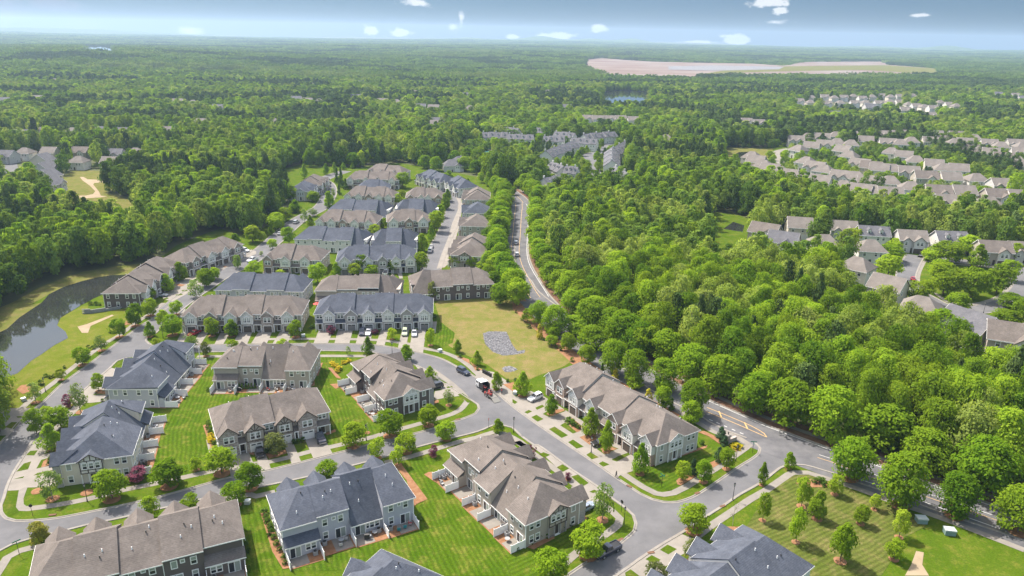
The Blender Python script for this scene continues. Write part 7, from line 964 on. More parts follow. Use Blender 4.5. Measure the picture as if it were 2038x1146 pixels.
def trunk_mesh(name, m, top=.55, r=.022, limbs=5, seed=0, spread=.24, lo=.22):
    rr = random.Random(seed); b = MB(); b.tube((0, 0, -.02), (0, 0, lo + .05), r * 1.25, r, 7); b.tube((0, 0, lo + .05), (rr.uniform(-.02, .02), 0, top), r, r * .5, 6)
    for i in range(limbs):
        a = 6.28 * i / limbs + rr.uniform(-.4, .4); z = lo + (top - lo) * i / max(1, limbs - 1); e = spread * rr.uniform(.7, 1.1); z1 = min(.95, z + rr.uniform(.14, .26))
        b.tube((0, 0, z), (e * math.cos(a), e * math.sin(a), z1), r * .5, r * .16, 5)
        b.tube((e * .5 * math.cos(a), e * .5 * math.sin(a), (z + z1) / 2), (e * .7 * math.cos(a + .7), e * .7 * math.sin(a + .7), z1 + .05), r * .3, r * .1, 4)
    return b.mesh(name, [m])
def ell(lowcut=.0, p=2.0, peak=.42):
    def f(t):
        x = (t - peak) / (1 - peak) if t > peak else (t - peak) / (peak + .12)
        return max(0.0, (1 - abs(x) ** p)) ** (1 / p)
    return f
def pyr(t): return min(1.0, (1.02 - t) * 1.35) ** .9 * (min(1, .55 + t * 3.5))
def cone(t): return max(.06, (1.0 - t)) ** .95
def col(t): return max(.1, math.sin(math.pi * min(.97, .12 + .82 * t))) ** .6
CR = {}
def proto(k, i): return CR[k][i % len(CR[k])]
B_, PB = M['bark'], M['palebark']
def add(k, meshes): CR[k] = meshes
add('M', [(crown_mesh('crown', LEAF['M'], 46, 2900, ell(p=2.3, peak=.38), .040, s, .24), trunk_mesh('trunk', B_, seed=s)) for s in (1, 2, 3)])
add('L', [(crown_mesh('crown', LEAF['L'], 34, 1800, ell(p=2.0, peak=.35), .046, s, .27), trunk_mesh('trunk', B_, seed=s)) for s in (4, 5)])
add('Y', CR['L'])
add('O', [(crown_mesh('crown', LEAF['O'], 48, 2600, pyr, .045, s, .14), trunk_mesh('trunk', B_, .7, seed=s)) for s in (6, 7)])
add('X', [(crown_mesh('crown', LEAF['X'], 34, 1100, ell(p=1.7, peak=.35), .042, s, .22, .2), trunk_mesh('trunk', PB, .75, seed=s)) for s in (8, 9)])
add('W', [(crown_mesh('crown', LEAF['W'], 40, 2000, ell(p=2.0, peak=.45), .04, s, .18), trunk_mesh('trunk', B_, seed=s)) for s in (10,)])
add('P', [(crown_mesh('crown', LEAF['P'], 34, 1500, ell(p=2.0, peak=.5), .042, s, .2), trunk_mesh('trunk', B_, seed=s)) for s in (11,)])
add('D', [(crown_mesh('crown', LEAF['D'], 26, 1000, ell(p=2.0, peak=.5), .05, s, .08), trunk_mesh('trunk', B_, seed=s)) for s in (12,)])
add('R', [(crown_mesh('crown', LEAF['R'], 40, 2300, ell(p=2.2, peak=.42), .045, s, .15), trunk_mesh('trunk', B_, seed=s)) for s in (13,)])
add('B', [(crown_mesh('crown', LEAF['W'], 14, 90, ell(), .03, 14, .4), trunk_mesh('trunk', PB, .95, .02, 11, 14, .3))])
add('K', [(crown_mesh('crown', LEAF['K'], 84, 5200, ell(p=2.5, peak=.34), .033, s, .16), trunk_mesh('trunk', B_, .6, .02, 6, s)) for s in (15, 16, 17, 18)])
add('C', [(crown_mesh('crown', LEAF['C'], 40, 1700, pyr, .045, s, .05), trunk_mesh('trunk', B_, .7, seed=s)) for s in (19,)])
add('V', [(crown_mesh('crown', LEAF['V'], 40, 1700, cone, .05, s, .04), trunk_mesh('trunk', B_, .7, seed=s)) for s in (20,)])
add('G', [(crown_mesh('crown', LEAF['G'], 36, 1500, cone, .05, s, .06), trunk_mesh('trunk', B_, .7, seed=s)) for s in (21,)])
add('F', [(crown_mesh('crown', LEAF['F'], n, q, f, .029, s, lo, .3, .45, .3), trunk_mesh('trunk', B_, .72, .014, 5, s, .2, lo)) for s, n, q, f, lo in
          ((31, 74, 4200, ell(p=2.2, peak=.55), .3), (32, 64, 3800, ell(p=2.0, peak=.5), .24), (33, 80, 4400, ell(p=2.6, peak=.45), .2), (34, 60, 3400, col, .22), (35, 70, 4000, ell(p=1.8, peak=.6), .34))])
add('Fl', [(crown_mesh('crown', LEAF['Fl'], n, q, f, .033, s, lo, .3, .5, .3), trunk_mesh('trunk', PB, .8, .014, 7, s, .22, lo)) for s, n, q, f, lo in ((41, 52, 2300, ell(p=1.9, peak=.55), .3), (42, 44, 1500, col, .35))])
add('Pn', [(crown_mesh('crown', LEAF['Pn'], n, q, f, .034, s, lo, .15, .5, .4), trunk_mesh('trunk', B_, .85, .013, 6, s, .16, lo)) for s, n, q, f, lo in ((51, 48, 2300, ell(p=1.8, peak=.4), .42), (52, 54, 2500, pyr, .3))])
CAT = {}
def tree(k, i, x, y, h, w, name, label, group=None, rz=None, z=0.0, cat='tree'):
    c, t = proto(k, i)
    r = empty(name, (x, y, z), random.uniform(0, 6.28) if rz is None else rz, label, cat, group); r.scale = (w, w, h)
    link('trunk', t, r); link('crown', c, r); return r
NM = dict(M='maple_tree', L='lime_green_tree', Y='sapling', O='pear_tree', X='pale_tree', W='olive_tree', P='purple_leaf_tree', D='crimson_shrub', R='bronze_tree', B='bare_sapling', K='oak_tree', C='blue_conifer', V='cypress_tree', G='golden_conifer')
def ring(x, y, r, label):
    n = 18; b = MB(); q = [(r * math.cos(6.283 * i / n) * random.uniform(.93, 1.06), r * math.sin(6.283 * i / n) * random.uniform(.93, 1.06)) for i in range(n)]
    b.v = [(p[0], p[1], .02) for p in q] + [(p[0] * .55, p[1] * .55, .14) for p in q] + [(0, 0, .16)]
    for i in range(n):
        j = (i + 1) % n; b.f.append((i, j, n + j, n + i)); b.f.append((n + i, n + j, 2 * n)); b.m += [0, 0]
    o = b.obj('mulch_ring', M['mulch'], fix=False, kind='structure'); o.location = (x, y, .085)
for i, (x, y, h, w, k, rg, lab) in enumerate(D['trees']):
    if k == 'K': h *= .96
    tree(k, i, x, y, max(h, .8), max(w, .6) * 1.06, NM[k], lab, 'boulevard trees' if k == 'K' else 'street and garden trees')
    if rg: ring(x, y, min(2.0, max(.75, w * .30)), lab)
for x, y in D['misc']['rings']: ring(x, y, 1.3, '')
for i, (x, y, h, w) in enumerate(sorted(D['towntrees'], key=lambda p: p[0] / p[1])): tree('M' if i % 4 else 'O', i, x, y, h, w, 'maple_tree', '%s tree among the grey terraces, %s from the left' % ('pointed' if i % 4 == 0 else 'rounded', ORD[i]), 'trees among the grey terraces')
for i, (x, y, h, w) in enumerate(sorted(D['hilltrees'], key=lambda p: p[0] / p[1])): tree('M' if i % 3 else 'F', i, x, y, h, w, 'garden_tree', '%s garden tree among beige hillside houses, %s from the left' % (('tall' if h > 8.5 else 'low'), ORD[i]), 'garden trees of the hillside estate')
for i, (x, y) in enumerate(D['pinegrove']): tree('Pn', i, x, y, random.uniform(11, 15), random.uniform(7, 9), 'pine_tree', 'dark pine packed in the grove inside the hillside estate', 'pine grove of the hillside estate')
for i, (x, y) in enumerate(D['estateshrubs']): tree('V', i, x, y, 4.5, 3.0, 'cypress_tree', 'dark clipped cypress in a screening line between hillside houses', 'screening cypresses of the hillside estate')
# the avenue of trees that carries on along both sides of the boulevard into the distance
nb = [p for p in offset(blv_ne, -D['blv_side'] * 5.0) if p.y > 205]; sb = [p for p in offset(blv_ne, D['blv_side'] * 14.2) if p.y > 250]
def walk_line(P, step):
    out = []; acc = 0.0; last = P[0]
    for p in P[1:]:
        acc += (p - last).length; last = p
        if acc >= step: out.append(p); acc = 0
    return out
for side, P, st, nm in (('woodland', nb, 6.5, 'east'), ('house', sb, 6.2, 'west')):
    P = sorted(walk_line(P, st), key=lambda p: p.y)
    for i, p in enumerate(P):
        j = Vector((random.uniform(-.8, .8), random.uniform(-.8, .8))); p = p + j
        tree('K' if i % 5 else 'M', i, p.x, p.y, random.uniform(9.5, 12.5), random.uniform(8.0, 10), 'oak_tree', 'dense avenue tree on the %s side of the curving boulevard, %s going away' % (side, ORD[i]), 'avenue trees along the curving boulevard')
        if st < 7 and side == 'house' and i % 2 == 0 and p.y < 420:
            q = p + Vector((-5.5 + random.uniform(-1, 1), random.uniform(-1, 1))); tree('K', i + 1, q.x, q.y, random.uniform(6, 9), random.uniform(5, 7), 'oak_tree', 'smaller tree behind the house side boulevard row, %s going away' % ORD[i], 'avenue trees along the curving boulevard')
lane = sorted([V2(p) for p in D['lane_trees']], key=lambda p: p.x / p.y)
for i, p in enumerate(lane): tree('K', i, p.x, p.y, random.uniform(9, 11.5), random.uniform(8.5, 10.5), 'oak_tree', 'round tree in the double line along the far lane, %s from the left' % ORD[i], 'double line of trees along the far lane')
# woods: candidates on a jittered grid, the nearest stand as single trees, the rest as one mass
OPEN = [D['nbhd'], D['cul_open'], D['clear_left'], D['clear_hill'], D['clear_green'], D['wet'], D['bank'], D['pond'], D['site'], D['left_open']] + D['lake']
def bbox(P): return (min(p[0] for p in P), max(p[0] for p in P), min(p[1] for p in P), max(p[1] for p in P))
OB = [(bbox(P), P) for P in OPEN]
HILL = np.array([(h[0], h[1]) for h in D['houses'] if h[5] in 'ABCDEFGIJ']); HLF = np.array([46.0 if h[5] in 'AB' else 15.0 for h in D['houses'] if h[5] in 'ABCDEFGIJ'])
TOWN = []
for sg, lab, n in D['misc']['rows']:
    a, b = np.array(sg[0]), np.array(sg[1]); k = max(2, int(np.linalg.norm(b - a) / 5)); TOWN += [a + (b - a) * i / k for i in range(k + 1)]
TOWN = np.array(TOWN); TL = np.array([(p.x, p.y) for p in smooth_line(D['town_street'], 4)] + [(p.x, p.y) for p in smooth_line(D['hill_street'], 4)])
HB, CB, EB = bbox(D['hill_estate']), bbox(D['cluster']), bbox(D['estate'])
def low_trees(x, y):
    """gardens between houses carry smaller trees"""
    return (HB[0] < x < HB[1] and HB[2] < y < HB[3] and inside(x, y, D['hill_estate'])) or (CB[0] < x < CB[1] and CB[2] < y < CB[3] and inside(x, y, D['cluster']))
HX = [(h[0], h[1], h[5]) for h in D['houses']]
def blocked(x, y):
    if 150 < y < 900:
        for A, rad in ((HILL, 10.5), (TOWN, 8.5), (TL, 8.0)):
            if (np.hypot(A[:, 0] - x, A[:, 1] - y) < rad).any(): return True
        d = HILL - np.array([x, y]); u = HILL / np.hypot(HILL[:, 0], HILL[:, 1])[:, None]; a = (d * u).sum(1); s_ = np.abs(d[:, 0] * u[:, 1] - d[:, 1] * u[:, 0])
        if ((a > 0) & (a < HLF) & (s_ < 9)).any(): return True
        d = TOWN - np.array([x, y]); u = TOWN / np.hypot(TOWN[:, 0], TOWN[:, 1])[:, None]; a = (d * u).sum(1); s_ = np.abs(d[:, 0] * u[:, 1] - d[:, 1] * u[:, 0])
        if ((a > 0) & (a < 12) & (s_ < 6)).any(): return True
    for (a, b, c, d), P in OB:
        if a < x < b and c < y < d and inside(x, y, P): return True
    return False
bl = np.array([(p.x, p.y) for p in offset(blv_ne, 0)]); 
LP = np.array([(p.x, p.y) for p in lane]); LT = np.array([(p.x, p.y) for p in smooth_line(D['left_street'], 4)])
HN = np.array([(h[0], h[1]) for h in D['houses'] if h[5] not in ('A', 'B', 'C', 'D', 'E', 'F', 'G', 'I', 'J')]); HR = [h[5] for h in D['houses'] if h[5] not in ('A', 'B', 'C', 'D', 'E', 'F', 'G', 'I', 'J')]
HL = np.array([{'S': 60, 'M1': 80, 'R1': 150, 'R2': 150, 'R3': 130, 'L1': 62, 'L2': 60, 'L3': 50, 'L4': 26, 'N': 36, 'K': 20}[k] for k in HR])
def near_house(x, y):
    d = HN - np.array([x, y]); r = np.hypot(d[:, 0], d[:, 1])
    if (r < 9.5).any(): return True
    u = HN / np.hypot(HN[:, 0], HN[:, 1])[:, None]; a = (d * u).sum(1); s = np.abs(d[:, 0] * u[:, 1] - d[:, 1] * u[:, 0])
    return bool(((a > 0) & (a < HL) & (s < 8.5)).any())
MW = cam.matrix_world.inverted()
def in_frame(x, y, z=8, m=1.04):
    v = MW @ Vector((x, y, z))
    return v.z < 0 and abs(v.x / -v.z) < m * 1019 / 1450 and abs(v.y / -v.z) < m * 573 / 1450
cand = []
gs = 6.1; rr = random.Random(5)
yy = 120.0
while yy < 700:
    xx = -yy * .95 - 60
    while xx < yy * .95 + 60:
        x, y = xx + rr.uniform(-2.6, 2.6), yy + rr.uniform(-2.6, 2.6); xx += gs
        if abs(x) > 40 + y * .9: continue
        if blocked(x, y): continue
        if np.hypot(bl[:, 0] - x, bl[:, 1] - y).min() < 11: continue
        if np.hypot(LP[:, 0] - x, LP[:, 1] - y).min() < 7 or np.hypot(LT[:, 0] - x, LT[:, 1] - y).min() < 7: continue
        if near_house(x, y): continue
        cand.append((math.hypot(x, y), x, y))
    yy += gs
cand.sort()
from mathutils import noise
def wood_kind(x, y, r):
    p = noise.noise(Vector((x / 90, y / 90, 3.1))); l = noise.noise(Vector((x / 35, y / 35, 7.7)))
    if 40 < x < 170 and 230 < y < 420 and l > .05 and r.random() < .6: return 'Fl'
    if p > .28 and r.random() < (.75 if x < 20 or y > 430 else .12): return 'Pn'
    if x < -20 and 330 < y < 480 and p > .05 and r.random() < .5: return 'Pn'
    if l > .12 and r.random() < (.6 if x > 0 else .45): return 'Fl'
    return 'Pn' if r.random() < .04 else 'F'
def spot(x, y):
    if x < 0: return 'along the pond bank' if y < 330 and x > -260 else ('left of the far avenue' if x > -190 else 'at the left picture edge')
    b = np.hypot(bl[:, 0] - x, bl[:, 1] - y).min(); cr = math.hypot(x - 42, y - 300)
    if b < 22: return 'right behind the boulevard oaks'
    if cr < 45: return 'around the little creek'
    if x / y > .62: return 'near the right picture edge'
    if near_lot(x, y): return 'by the oval green lots'
    return 'deep in the wood middle' if y < 300 else 'in the upper part of the wood'
def near_lot(x, y): return any(math.hypot(h[0] - x, h[1] - y) < 34 for h in D['houses'] if h[5] == 'N')
nF = nP = 0; rest = []
for d, x, y in cand:
    k = wood_kind(x, y, rr); h = rr.uniform(12.5, 19.5) * (1.08 if k == 'Pn' else 1); w = rr.uniform(6.6, 10.2) * (.72 if k == 'Pn' else 1)
    if low_trees(x, y):
        if rr.random() < .35: continue
        h *= .48; w *= .62
    vis = in_frame(x, y)
    side = 'right hand' if x > 0 else 'left hand'; sz = 'tall' if h > 17.2 else ('low' if h < 14.3 else 'middling')
    if rr.random() < .4:
        bx, by = x + rr.uniform(-4, 4), y + rr.uniform(-4, 4)
        if not blocked(bx, by): rest.append((bx, by, rr.uniform(3, 6.5), rr.uniform(3.5, 5.5), 'F', rr.random()))
    if vis and k != 'Pn' and nF < 290:
        nF += 1; w *= 1.0
        ci = rr.randrange(10); tree(k, ci, x, y, h, w, 'woodland_tree', '%s %s %s tree, %s woods, %s' % (sz, (('loose', 'slim')[ci % 2] if k == 'Fl' else ('high crowned', 'even', 'broad', 'narrow', 'flat topped')[ci % 5]), 'pale green' if k == 'Fl' else 'leafy', side.split()[0], spot(x, y)), '%s woods' % side)
    elif vis and k == 'Pn' and nP < 60:
        nP += 1; tree(k, rr.randrange(9), x, y, h, w, 'woodland_pine', '%s dark narrow pine, %s woods, %s' % (sz, side.split()[0], spot(x, y)), '%s woods' % side)
    else: rest.append((x, y, h, w, k, rr.random()))
# dead and bare trees in the woods
for i, (x, y, h) in enumerate(D['bare']):
    b = trunk_mesh('trunk', M['palebark'], .96, .016, 12, 60 + i, .26, .2); r = empty('bare_tree', (x, y, 0), i * 1.3, D['barelab'][i], 'tree', 'bare trees in the woods'); r.scale = (h * .55, h * .55, h); link('trunk', b, r)
    c = crown_mesh('crown', LEAF['Fl'], 16, 130, ell(), .03, 70 + i, .4); link('crown', c, r)
# ---------------------------------------------------------------- woods to the horizon (one mass, instanced)
def src_tree(k, i, lw=1.0):
    c, t = proto(k, i); bm = bmesh.new(); bm.from_mesh(c); me = bpy.data.meshes.new('wood_source'); bm.to_mesh(me); bm.free(); me.materials.append(c.materials[0]); 
    o = bpy.data.objects.new('wood_source', me); return o
def simple_crown(k, seed, n=26, q=420, f=None, leaf=.085, lo=.2): return bpy.data.objects.new('wood_source', crown_mesh('wood_crown', LEAF[k], n, q, f or ell(p=2.2, peak=.5), leaf, seed, lo))
def grove(k, seed, n=26, q=150, mixk=None):
    """a patch of wood about 40 m across, kept at its true size"""
    r = np.random.default_rng(seed); allv = []; mats = [LEAF[k]]; idx = []
    for t in range(n):
        a = r.uniform(0, 6.28); d = 20 * math.sqrt(r.uniform()); h = r.uniform(11, 18); w = r.uniform(8, 12)
        me = crown_mesh('tmp', LEAF[k], 12, q, ell(p=2.2, peak=.5), .10, int(r.integers(1e6)), .3); v = np.empty(len(me.vertices) * 3, np.float32); me.vertices.foreach_get('co', v); v = v.reshape(-1, 3) * np.array([w, w, h]) + np.array([d * math.cos(a), d * math.sin(a), 0]); allv.append(v); bpy.data.meshes.remove(me)
    V = np.concatenate(allv).astype(np.float32); nq = len(V) // 4; me = bpy.data.meshes.new('grove_source'); me.vertices.add(len(V)); me.vertices.foreach_set('co', V.ravel()); me.loops.add(nq * 4); me.loops.foreach_set('vertex_index', np.arange(nq * 4, dtype=np.int32)); me.polygons.add(nq); me.polygons.foreach_set('loop_start', np.arange(0, nq * 4, 4, dtype=np.int32)); me.polygons.foreach_set('loop_total', np.full(nq, 4, dtype=np.int32))
    me.materials.append(LEAF[k]); me.update(); return bpy.data.objects.new('wood_source', me)
def scatter(name, sources, pts):
    """pts: rows x,y,z,sx,sz,rot,index -> one object whose points carry the trees"""
    c = bpy.data.collections.new(name + '_sources')
    for i, o in enumerate(sources): o.name = 'wood_source_%02d' % i; c.objects.link(o)
    P = np.array(pts, dtype=np.float32); me = bpy.data.meshes.new(name); me.vertices.add(len(P)); me.vertices.foreach_set('co', P[:, :3].ravel())
    for nm, typ, dat in (('sc', 'FLOAT_VECTOR', np.stack([P[:, 3], P[:, 3], P[:, 4]], 1)), ('rot', 'FLOAT_VECTOR', np.stack([P[:, 5] * 0, P[:, 5] * 0, P[:, 5]], 1))):
        at = me.attributes.new(nm, typ, 'POINT'); at.data.foreach_set('vector', dat.astype(np.float32).ravel())
    at = me.attributes.new('idx', 'INT', 'POINT'); at.data.foreach_set('value', P[:, 6].astype(np.int32))
    o = link(name, me, kind='stuff'); ng = bpy.data.node_groups.new(name, 'GeometryNodeTree'); ng.interface.new_socket('Geometry', in_out='INPUT', socket_type='NodeSocketGeometry'); ng.interface.new_socket('Geometry', in_out='OUTPUT', socket_type='NodeSocketGeometry')
    N = ng.nodes; K = ng.links; gi = N.new('NodeGroupInput'); go = N.new('NodeGroupOutput'); ip = N.new('GeometryNodeInstanceOnPoints'); ci = N.new('GeometryNodeCollectionInfo'); ci.inputs[0].default_value = c; ci.inputs['Separate Children'].default_value = True; ci.inputs['Reset Children'].default_value = True
    def attr(nm, t):
        a = N.new('GeometryNodeInputNamedAttribute'); a.data_type = t; a.inputs['Name'].default_value = nm; return next(s for s in a.outputs if s.enabled and s.name == 'Attribute')
    K.new(gi.outputs[0], ip.inputs['Points']); K.new(ci.outputs[0], ip.inputs['Instance']); ip.inputs['Pick Instance'].default_value = True
    K.new(attr('idx', 'INT'), ip.inputs['Instance Index']); K.new(attr('rot', 'FLOAT_VECTOR'), ip.inputs['Rotation']); K.new(attr('sc', 'FLOAT_VECTOR'), ip.inputs['Scale']); K.new(ip.outputs[0], go.inputs[0])
    md = o.modifiers.new('instances', 'NODES'); md.node_group = ng; return o
SRC = [simple_crown('F', 101, 48, 1500, None, .05), simple_crown('Ff', 102, 44, 1400, ell(p=2.6, peak=.45), .05), simple_crown('Ff', 103, 40, 1300, col, .05), simple_crown('Fl', 104, 40, 1200, None, .048, .28), simple_crown('Pn', 105, 40, 1200, pyr, .052, .3), simple_crown('Pn', 106, 36, 1100, ell(p=1.8, peak=.4), .052, .38)]
KI_ = {'F': (0, 1, 2), 'Fl': (3,), 'Pn': (4, 5)}
pts = []
for x, y, h, w, k, q in rest: pts.append((x, y, terrain(x, y), w, h, q * 6.28, KI_[k][int(q * 97) % len(KI_[k])]))
yy = 700.0; gs = 8.6
while yy < 1500:
    lim = yy * .9 + 40; xx = -lim
    while xx < lim:
        x, y = xx + rr.uniform(-3.4, 3.4), yy + rr.uniform(-3.4, 3.4); xx += gs
        if blocked(x, y) or near_house(x, y): continue
        k = wood_kind(x * .6, y * .6, rr)
        if noise.noise(Vector((x / 260, y / 160, 1.7))) > .22 and rr.random() < .7: k = 'Pn'
        q = rr.random(); pts.append((x, y, terrain(x, y), rr.uniform(9, 13.5) * (.8 if k == 'Pn' else 1), rr.uniform(10, 16.5) * (1.1 if k == 'Pn' else 1), q * 6.28, KI_[k][int(q * 97) % len(KI_[k])]))
    yy += gs
scatter('woods_beyond', SRC, pts)
GSRC = [grove('Ff', 201), grove('Ff', 202), grove('Pn', 203, 30), grove('Fk', 204, 22), grove('Ff', 205)]
pts = []
yy = 1500.0
while yy < 9800:
    g = 27 if yy < 3000 else 27 * (yy / 3000) ** .85; s = 1.0 if yy < 3000 else (yy / 3000) ** .8; lim = yy * .86 + 60; xx = -lim
    while xx < lim:
        x, y = xx + rr.uniform(-.4, .4) * g, yy + rr.uniform(-.4, .4) * g; xx += g
        if blocked(x, y) or (y < 2600 and near_house(x, y)): continue
        p = noise.noise(Vector((x / 420, y / 300, 4.2))) + .5 * noise.noise(Vector((x / 150, y / 130, 9.2))); i = 2 if p > .22 else (3 if p < -.38 else rr.choice((0, 1, 4)))
        if p < -.52 and rr.random() < .7: continue
        pts.append((x, y, terrain(x, y) - .5, s * rr.uniform(.9, 1.1), rr.uniform(.8, 1.15), rr.random() * 6.28, i))
    yy += g
scatter('distant_woods', GSRC, pts)
# mountains on the horizon
def ridge(name, r, peaks, base, thick=900):
    mb = MB(); n = 220
    for i in range(n + 1):
        az = -.95 + 1.9 * i / n; h = base + 6 * noise.noise(Vector((az * 14, r / 1000, 0))) + 3 * noise.noise(Vector((az * 50, 2, 0)))
        for pa, ph, pw in peaks: h += ph * math.exp(-((az - pa) / pw) ** 2)
        for q, (dr, k) in enumerate(((-thick, 0), (-thick * .4, .7), (0, 1.0), (thick, 0))):
            R_ = r + dr; mb.v.append((R_ * math.sin(az), R_ * math.cos(az), terrain(R_ * math.sin(az), R_ * math.cos(az)) + h * k - 2))
    for i in range(n):
        for q in range(3): mb.f.append((i * 4 + q, i * 4 + q + 1, (i + 1) * 4 + q + 1, (i + 1) * 4 + q)); mb.m.append(0)
    o = mb.obj(name, M['hill'], fix=True, kind='structure')
    for p in o.data.polygons: p.use_smooth = True
M['hill'] = mat('wooded_hill', (0.04, 0.075, 0.02), 1, (0.07, 0.11, 0.03), 0.02, 6)
def azp(px): return _dir(px, 80)[0]
ridge('hills', 10400, [(azp(1075), 46, .022), (azp(1260), 40, .02), (azp(930), 20, .02), (azp(1890), 42, .022), (azp(1720), 22, .05), (azp(150), 34, .09), (azp(1180), 24, .02)], 20)
# ---------------------------------------------------------------- vehicles
CARP = {}
def paint_mat(c):
    k = 'car_' + c
    if k not in M:
        rgb = dict(navy=(.02, .026, .05), silverblue=(.26, .30, .38), black=(.012, .012, .014), white=(.70, .70, .70), sage=(.42, .47, .33), silver=(.42, .43, .45), red=(.38, .015, .03))[c]
        M[k] = mat(k, rgb, .28, spec=.6); N = M[k].node_tree.nodes['Principled BSDF']; N.inputs['Coat Weight'].default_value = .6; N.inputs['Coat Roughness'].default_value = .05
    return M[k]
def loft(secs, m, bev=.0):
    """secs: list of cross rings (same count) -> closed body"""
    mb = MB(); n = len(secs[0])
    for s in secs: mb.v.extend(s)
    for i in range(len(secs) - 1):
        for j in range(n):
            k = (j + 1) % n; mb.f.append((i * n + j, i * n + k, (i + 1) * n + k, (i + 1) * n + j)); mb.m.append(0)
    mb.f.append(tuple(range(n))); mb.f.append(tuple((len(secs) - 1) * n + j for j in reversed(range(n)))); mb.m += [0, 0]
    return mb
def car_proto(kind, colr):
    if (kind, colr) in CARP: return CARP[(kind, colr)]
    L, W, belt, top = dict(sedan=(4.75, 1.84, .92, 1.45), suv=(4.75, 1.92, 1.08, 1.75), pickup=(5.9, 2.02, 1.15, 1.92), van=(5.2, 2.0, 1.15, 1.95))[kind]; hw = W / 2; P = paint_mat(colr); out = []
    def ringx(x, zb, zt, k=1.0): 
        w = hw * k; return [(x, -w * .92, zb), (x, -w, zb + .18), (x, -w, zt - .16), (x, -w * .9, zt), (x, w * .9, zt), (x, w, zt - .16), (x, w, zb + .18), (x, w * .92, zb)]
    h = L / 2
    hood = belt - .06 if kind == 'sedan' else belt - .04; deck = belt if kind != 'sedan' else belt + .02
    if kind == 'pickup': secs = [ringx(-h, .42, belt - .02, .95), ringx(-h + .1, .36, belt), ringx(-.55, .32, belt), ringx(h * .42, .32, belt), ringx(h - .7, .34, hood - .03, .99), ringx(h - .12, .38, hood - .12, .96), ringx(h, .44, hood - .28, .88)]
    else: secs = [ringx(-h, .45, deck - .2, .88), ringx(-h + .15, .34, deck - .03, .96), ringx(-h * .55, .28, belt), ringx(h * .3, .28, belt), ringx(h * .62, .3, hood - .02, .99), ringx(h - .2, .34, hood - .16, .95), ringx(h, .42, hood - .34, .84)]
    out.append(('body', loft(secs, P).mesh('body', [P]), (0, 0, 0), 0))
    c0, c1, t0, t1 = dict(sedan=(-h + .62, h * .36, -h + 1.35, h * .36 - .78), suv=(-h + .12, h * .40, -h + .5, h * .40 - .72), pickup=(-.62, h * .44, -.5, h * .44 - .75), van=(-h + .06, h * .62, -h + .25, h * .62 - .8))[kind]
    wb, wt = hw * .9, hw * .72; zb = belt - .05
    C = [(c0, -wb, zb), (c1, -wb, zb), (c1, wb, zb), (c0, wb, zb), (t0, -wt, top), (t1, -wt, top), (t1, wt, top), (t0, wt, top)]
    cb = MB(); cb.v = list(C); 
    for q in ((4, 5, 6, 7), (0, 1, 5, 4), (1, 2, 6, 5), (2, 3, 7, 6), (3, 0, 4, 7)): cb.f.append(q); cb.m.append(0)
    out.append(('cabin', cb.mesh('cabin', [P]), (0, 0, 0), 0))
    def pane(ids, nm, a=.08, e=.02, split=None):
        q = [Vector(C[i]) for i in ids]; n = (q[1] - q[0]).cross(q[3] - q[0]).normalized(); ctr = sum(q, Vector()) / 4
        if n.dot(ctr - Vector(((c0 + c1) / 2, 0, (zb + top) / 2))) < 0: n = -n
        def at(u, v): return tuple((q[0] * (1 - u) + q[1] * u) * (1 - v) + (q[3] * (1 - u) + q[2] * u) * v + n * e)
        for u0, u1 in (split or ((a * .5, 1 - a * .5),)):
            g = MB(); g.face([at(u0, .16), at(u1, .16), at(u1, .9), at(u0, .9)]); out.append((nm, g.mesh(nm, [M['glass']], False), (0, 0, 0), 0))
    pane((1, 2, 6, 5), 'windshield'); pane((3, 0, 4, 7), 'rear_window')
    sp = ((.06, .48), (.53, .93)) if kind != 'suv' else ((.04, .33), (.37, .64), (.68, .95))
    pane((0, 1, 5, 4), 'side_window', split=sp); pane((2, 3, 7, 6), 'side_window', split=tuple((1 - b, 1 - a) for a, b in sp))
    key = 'wheel%.2f' % (.40 if kind == 'pickup' else .34)
    if key not in MESH:
        r = .40 if kind == 'pickup' else .34; ty = MB(); ty.tube((0, -.11, 0), (0, .11, 0), r, r, 16); ri = MB(); ri.tube((0, -.125, 0), (0, .125, 0), r * .62, r * .62, 10); MESH[key] = (ty.mesh('wheel', [M['rubber']]), ri.mesh('rim', [M['chrome']]), r)
    wx = (h * .62, -h * .60)
    for x in wx:
        for y in (-hw + .08, hw - .08): out.append(('wheel', MESH[key][0], (x, y, MESH[key][2]), 0)); out.append(('rim', MESH[key][1], (0, 0, 0), 'sub'))
    if 'hl' not in MESH:
        a = MB(); a.box(-.05, .06, -.2, .2, -.08, .08); MESH['hl'] = a.mesh('headlight', [M['lampglass']]); a = MB(); a.box(-.05, .05, -.14, .14, -.12, .12); MESH['tl'] = a.mesh('taillight', [M['redcloth']])
    for y in (-hw * .66, hw * .66): out.append(('headlight', MESH['hl'], (h - .07, y, hood - .34), 0)); out.append(('taillight', MESH['tl'], (-h + .03, y * 1.1, belt - .3), 0))
    if kind == 'pickup':
        b = MB(); x0, x1 = -h + .14, -.72; b.box(x0, x1, -hw + .12, hw - .12, belt - .02, belt + .004); 
        out.append(('bed_floor', b.mesh('bed_floor', [M['black']]), (0, 0, 0), 0)); b = MB()
        for y in (-hw + .02, hw - .14): b.box(-h + .06, -.65, y, y + .12, belt - .02, belt + .16)
        b.box(-h + .03, -h + .13, -hw + .14, hw - .14, belt - .02, belt + .16); out.append(('bed_side', b.mesh('bed_side', [P]), (0, 0, 0), 0))
    b = MB(); b.box(h - .08, h + .03, -hw * .82, hw * .82, .36, .56); b.box(-h - .03, -h + .06, -hw * .82, hw * .82, .40, .58); out.append(('bumper', b.mesh('bumper', [M['chrome'] if kind == 'pickup' else P]), (0, 0, 0), 0))
    CARP[(kind, colr)] = out; return out
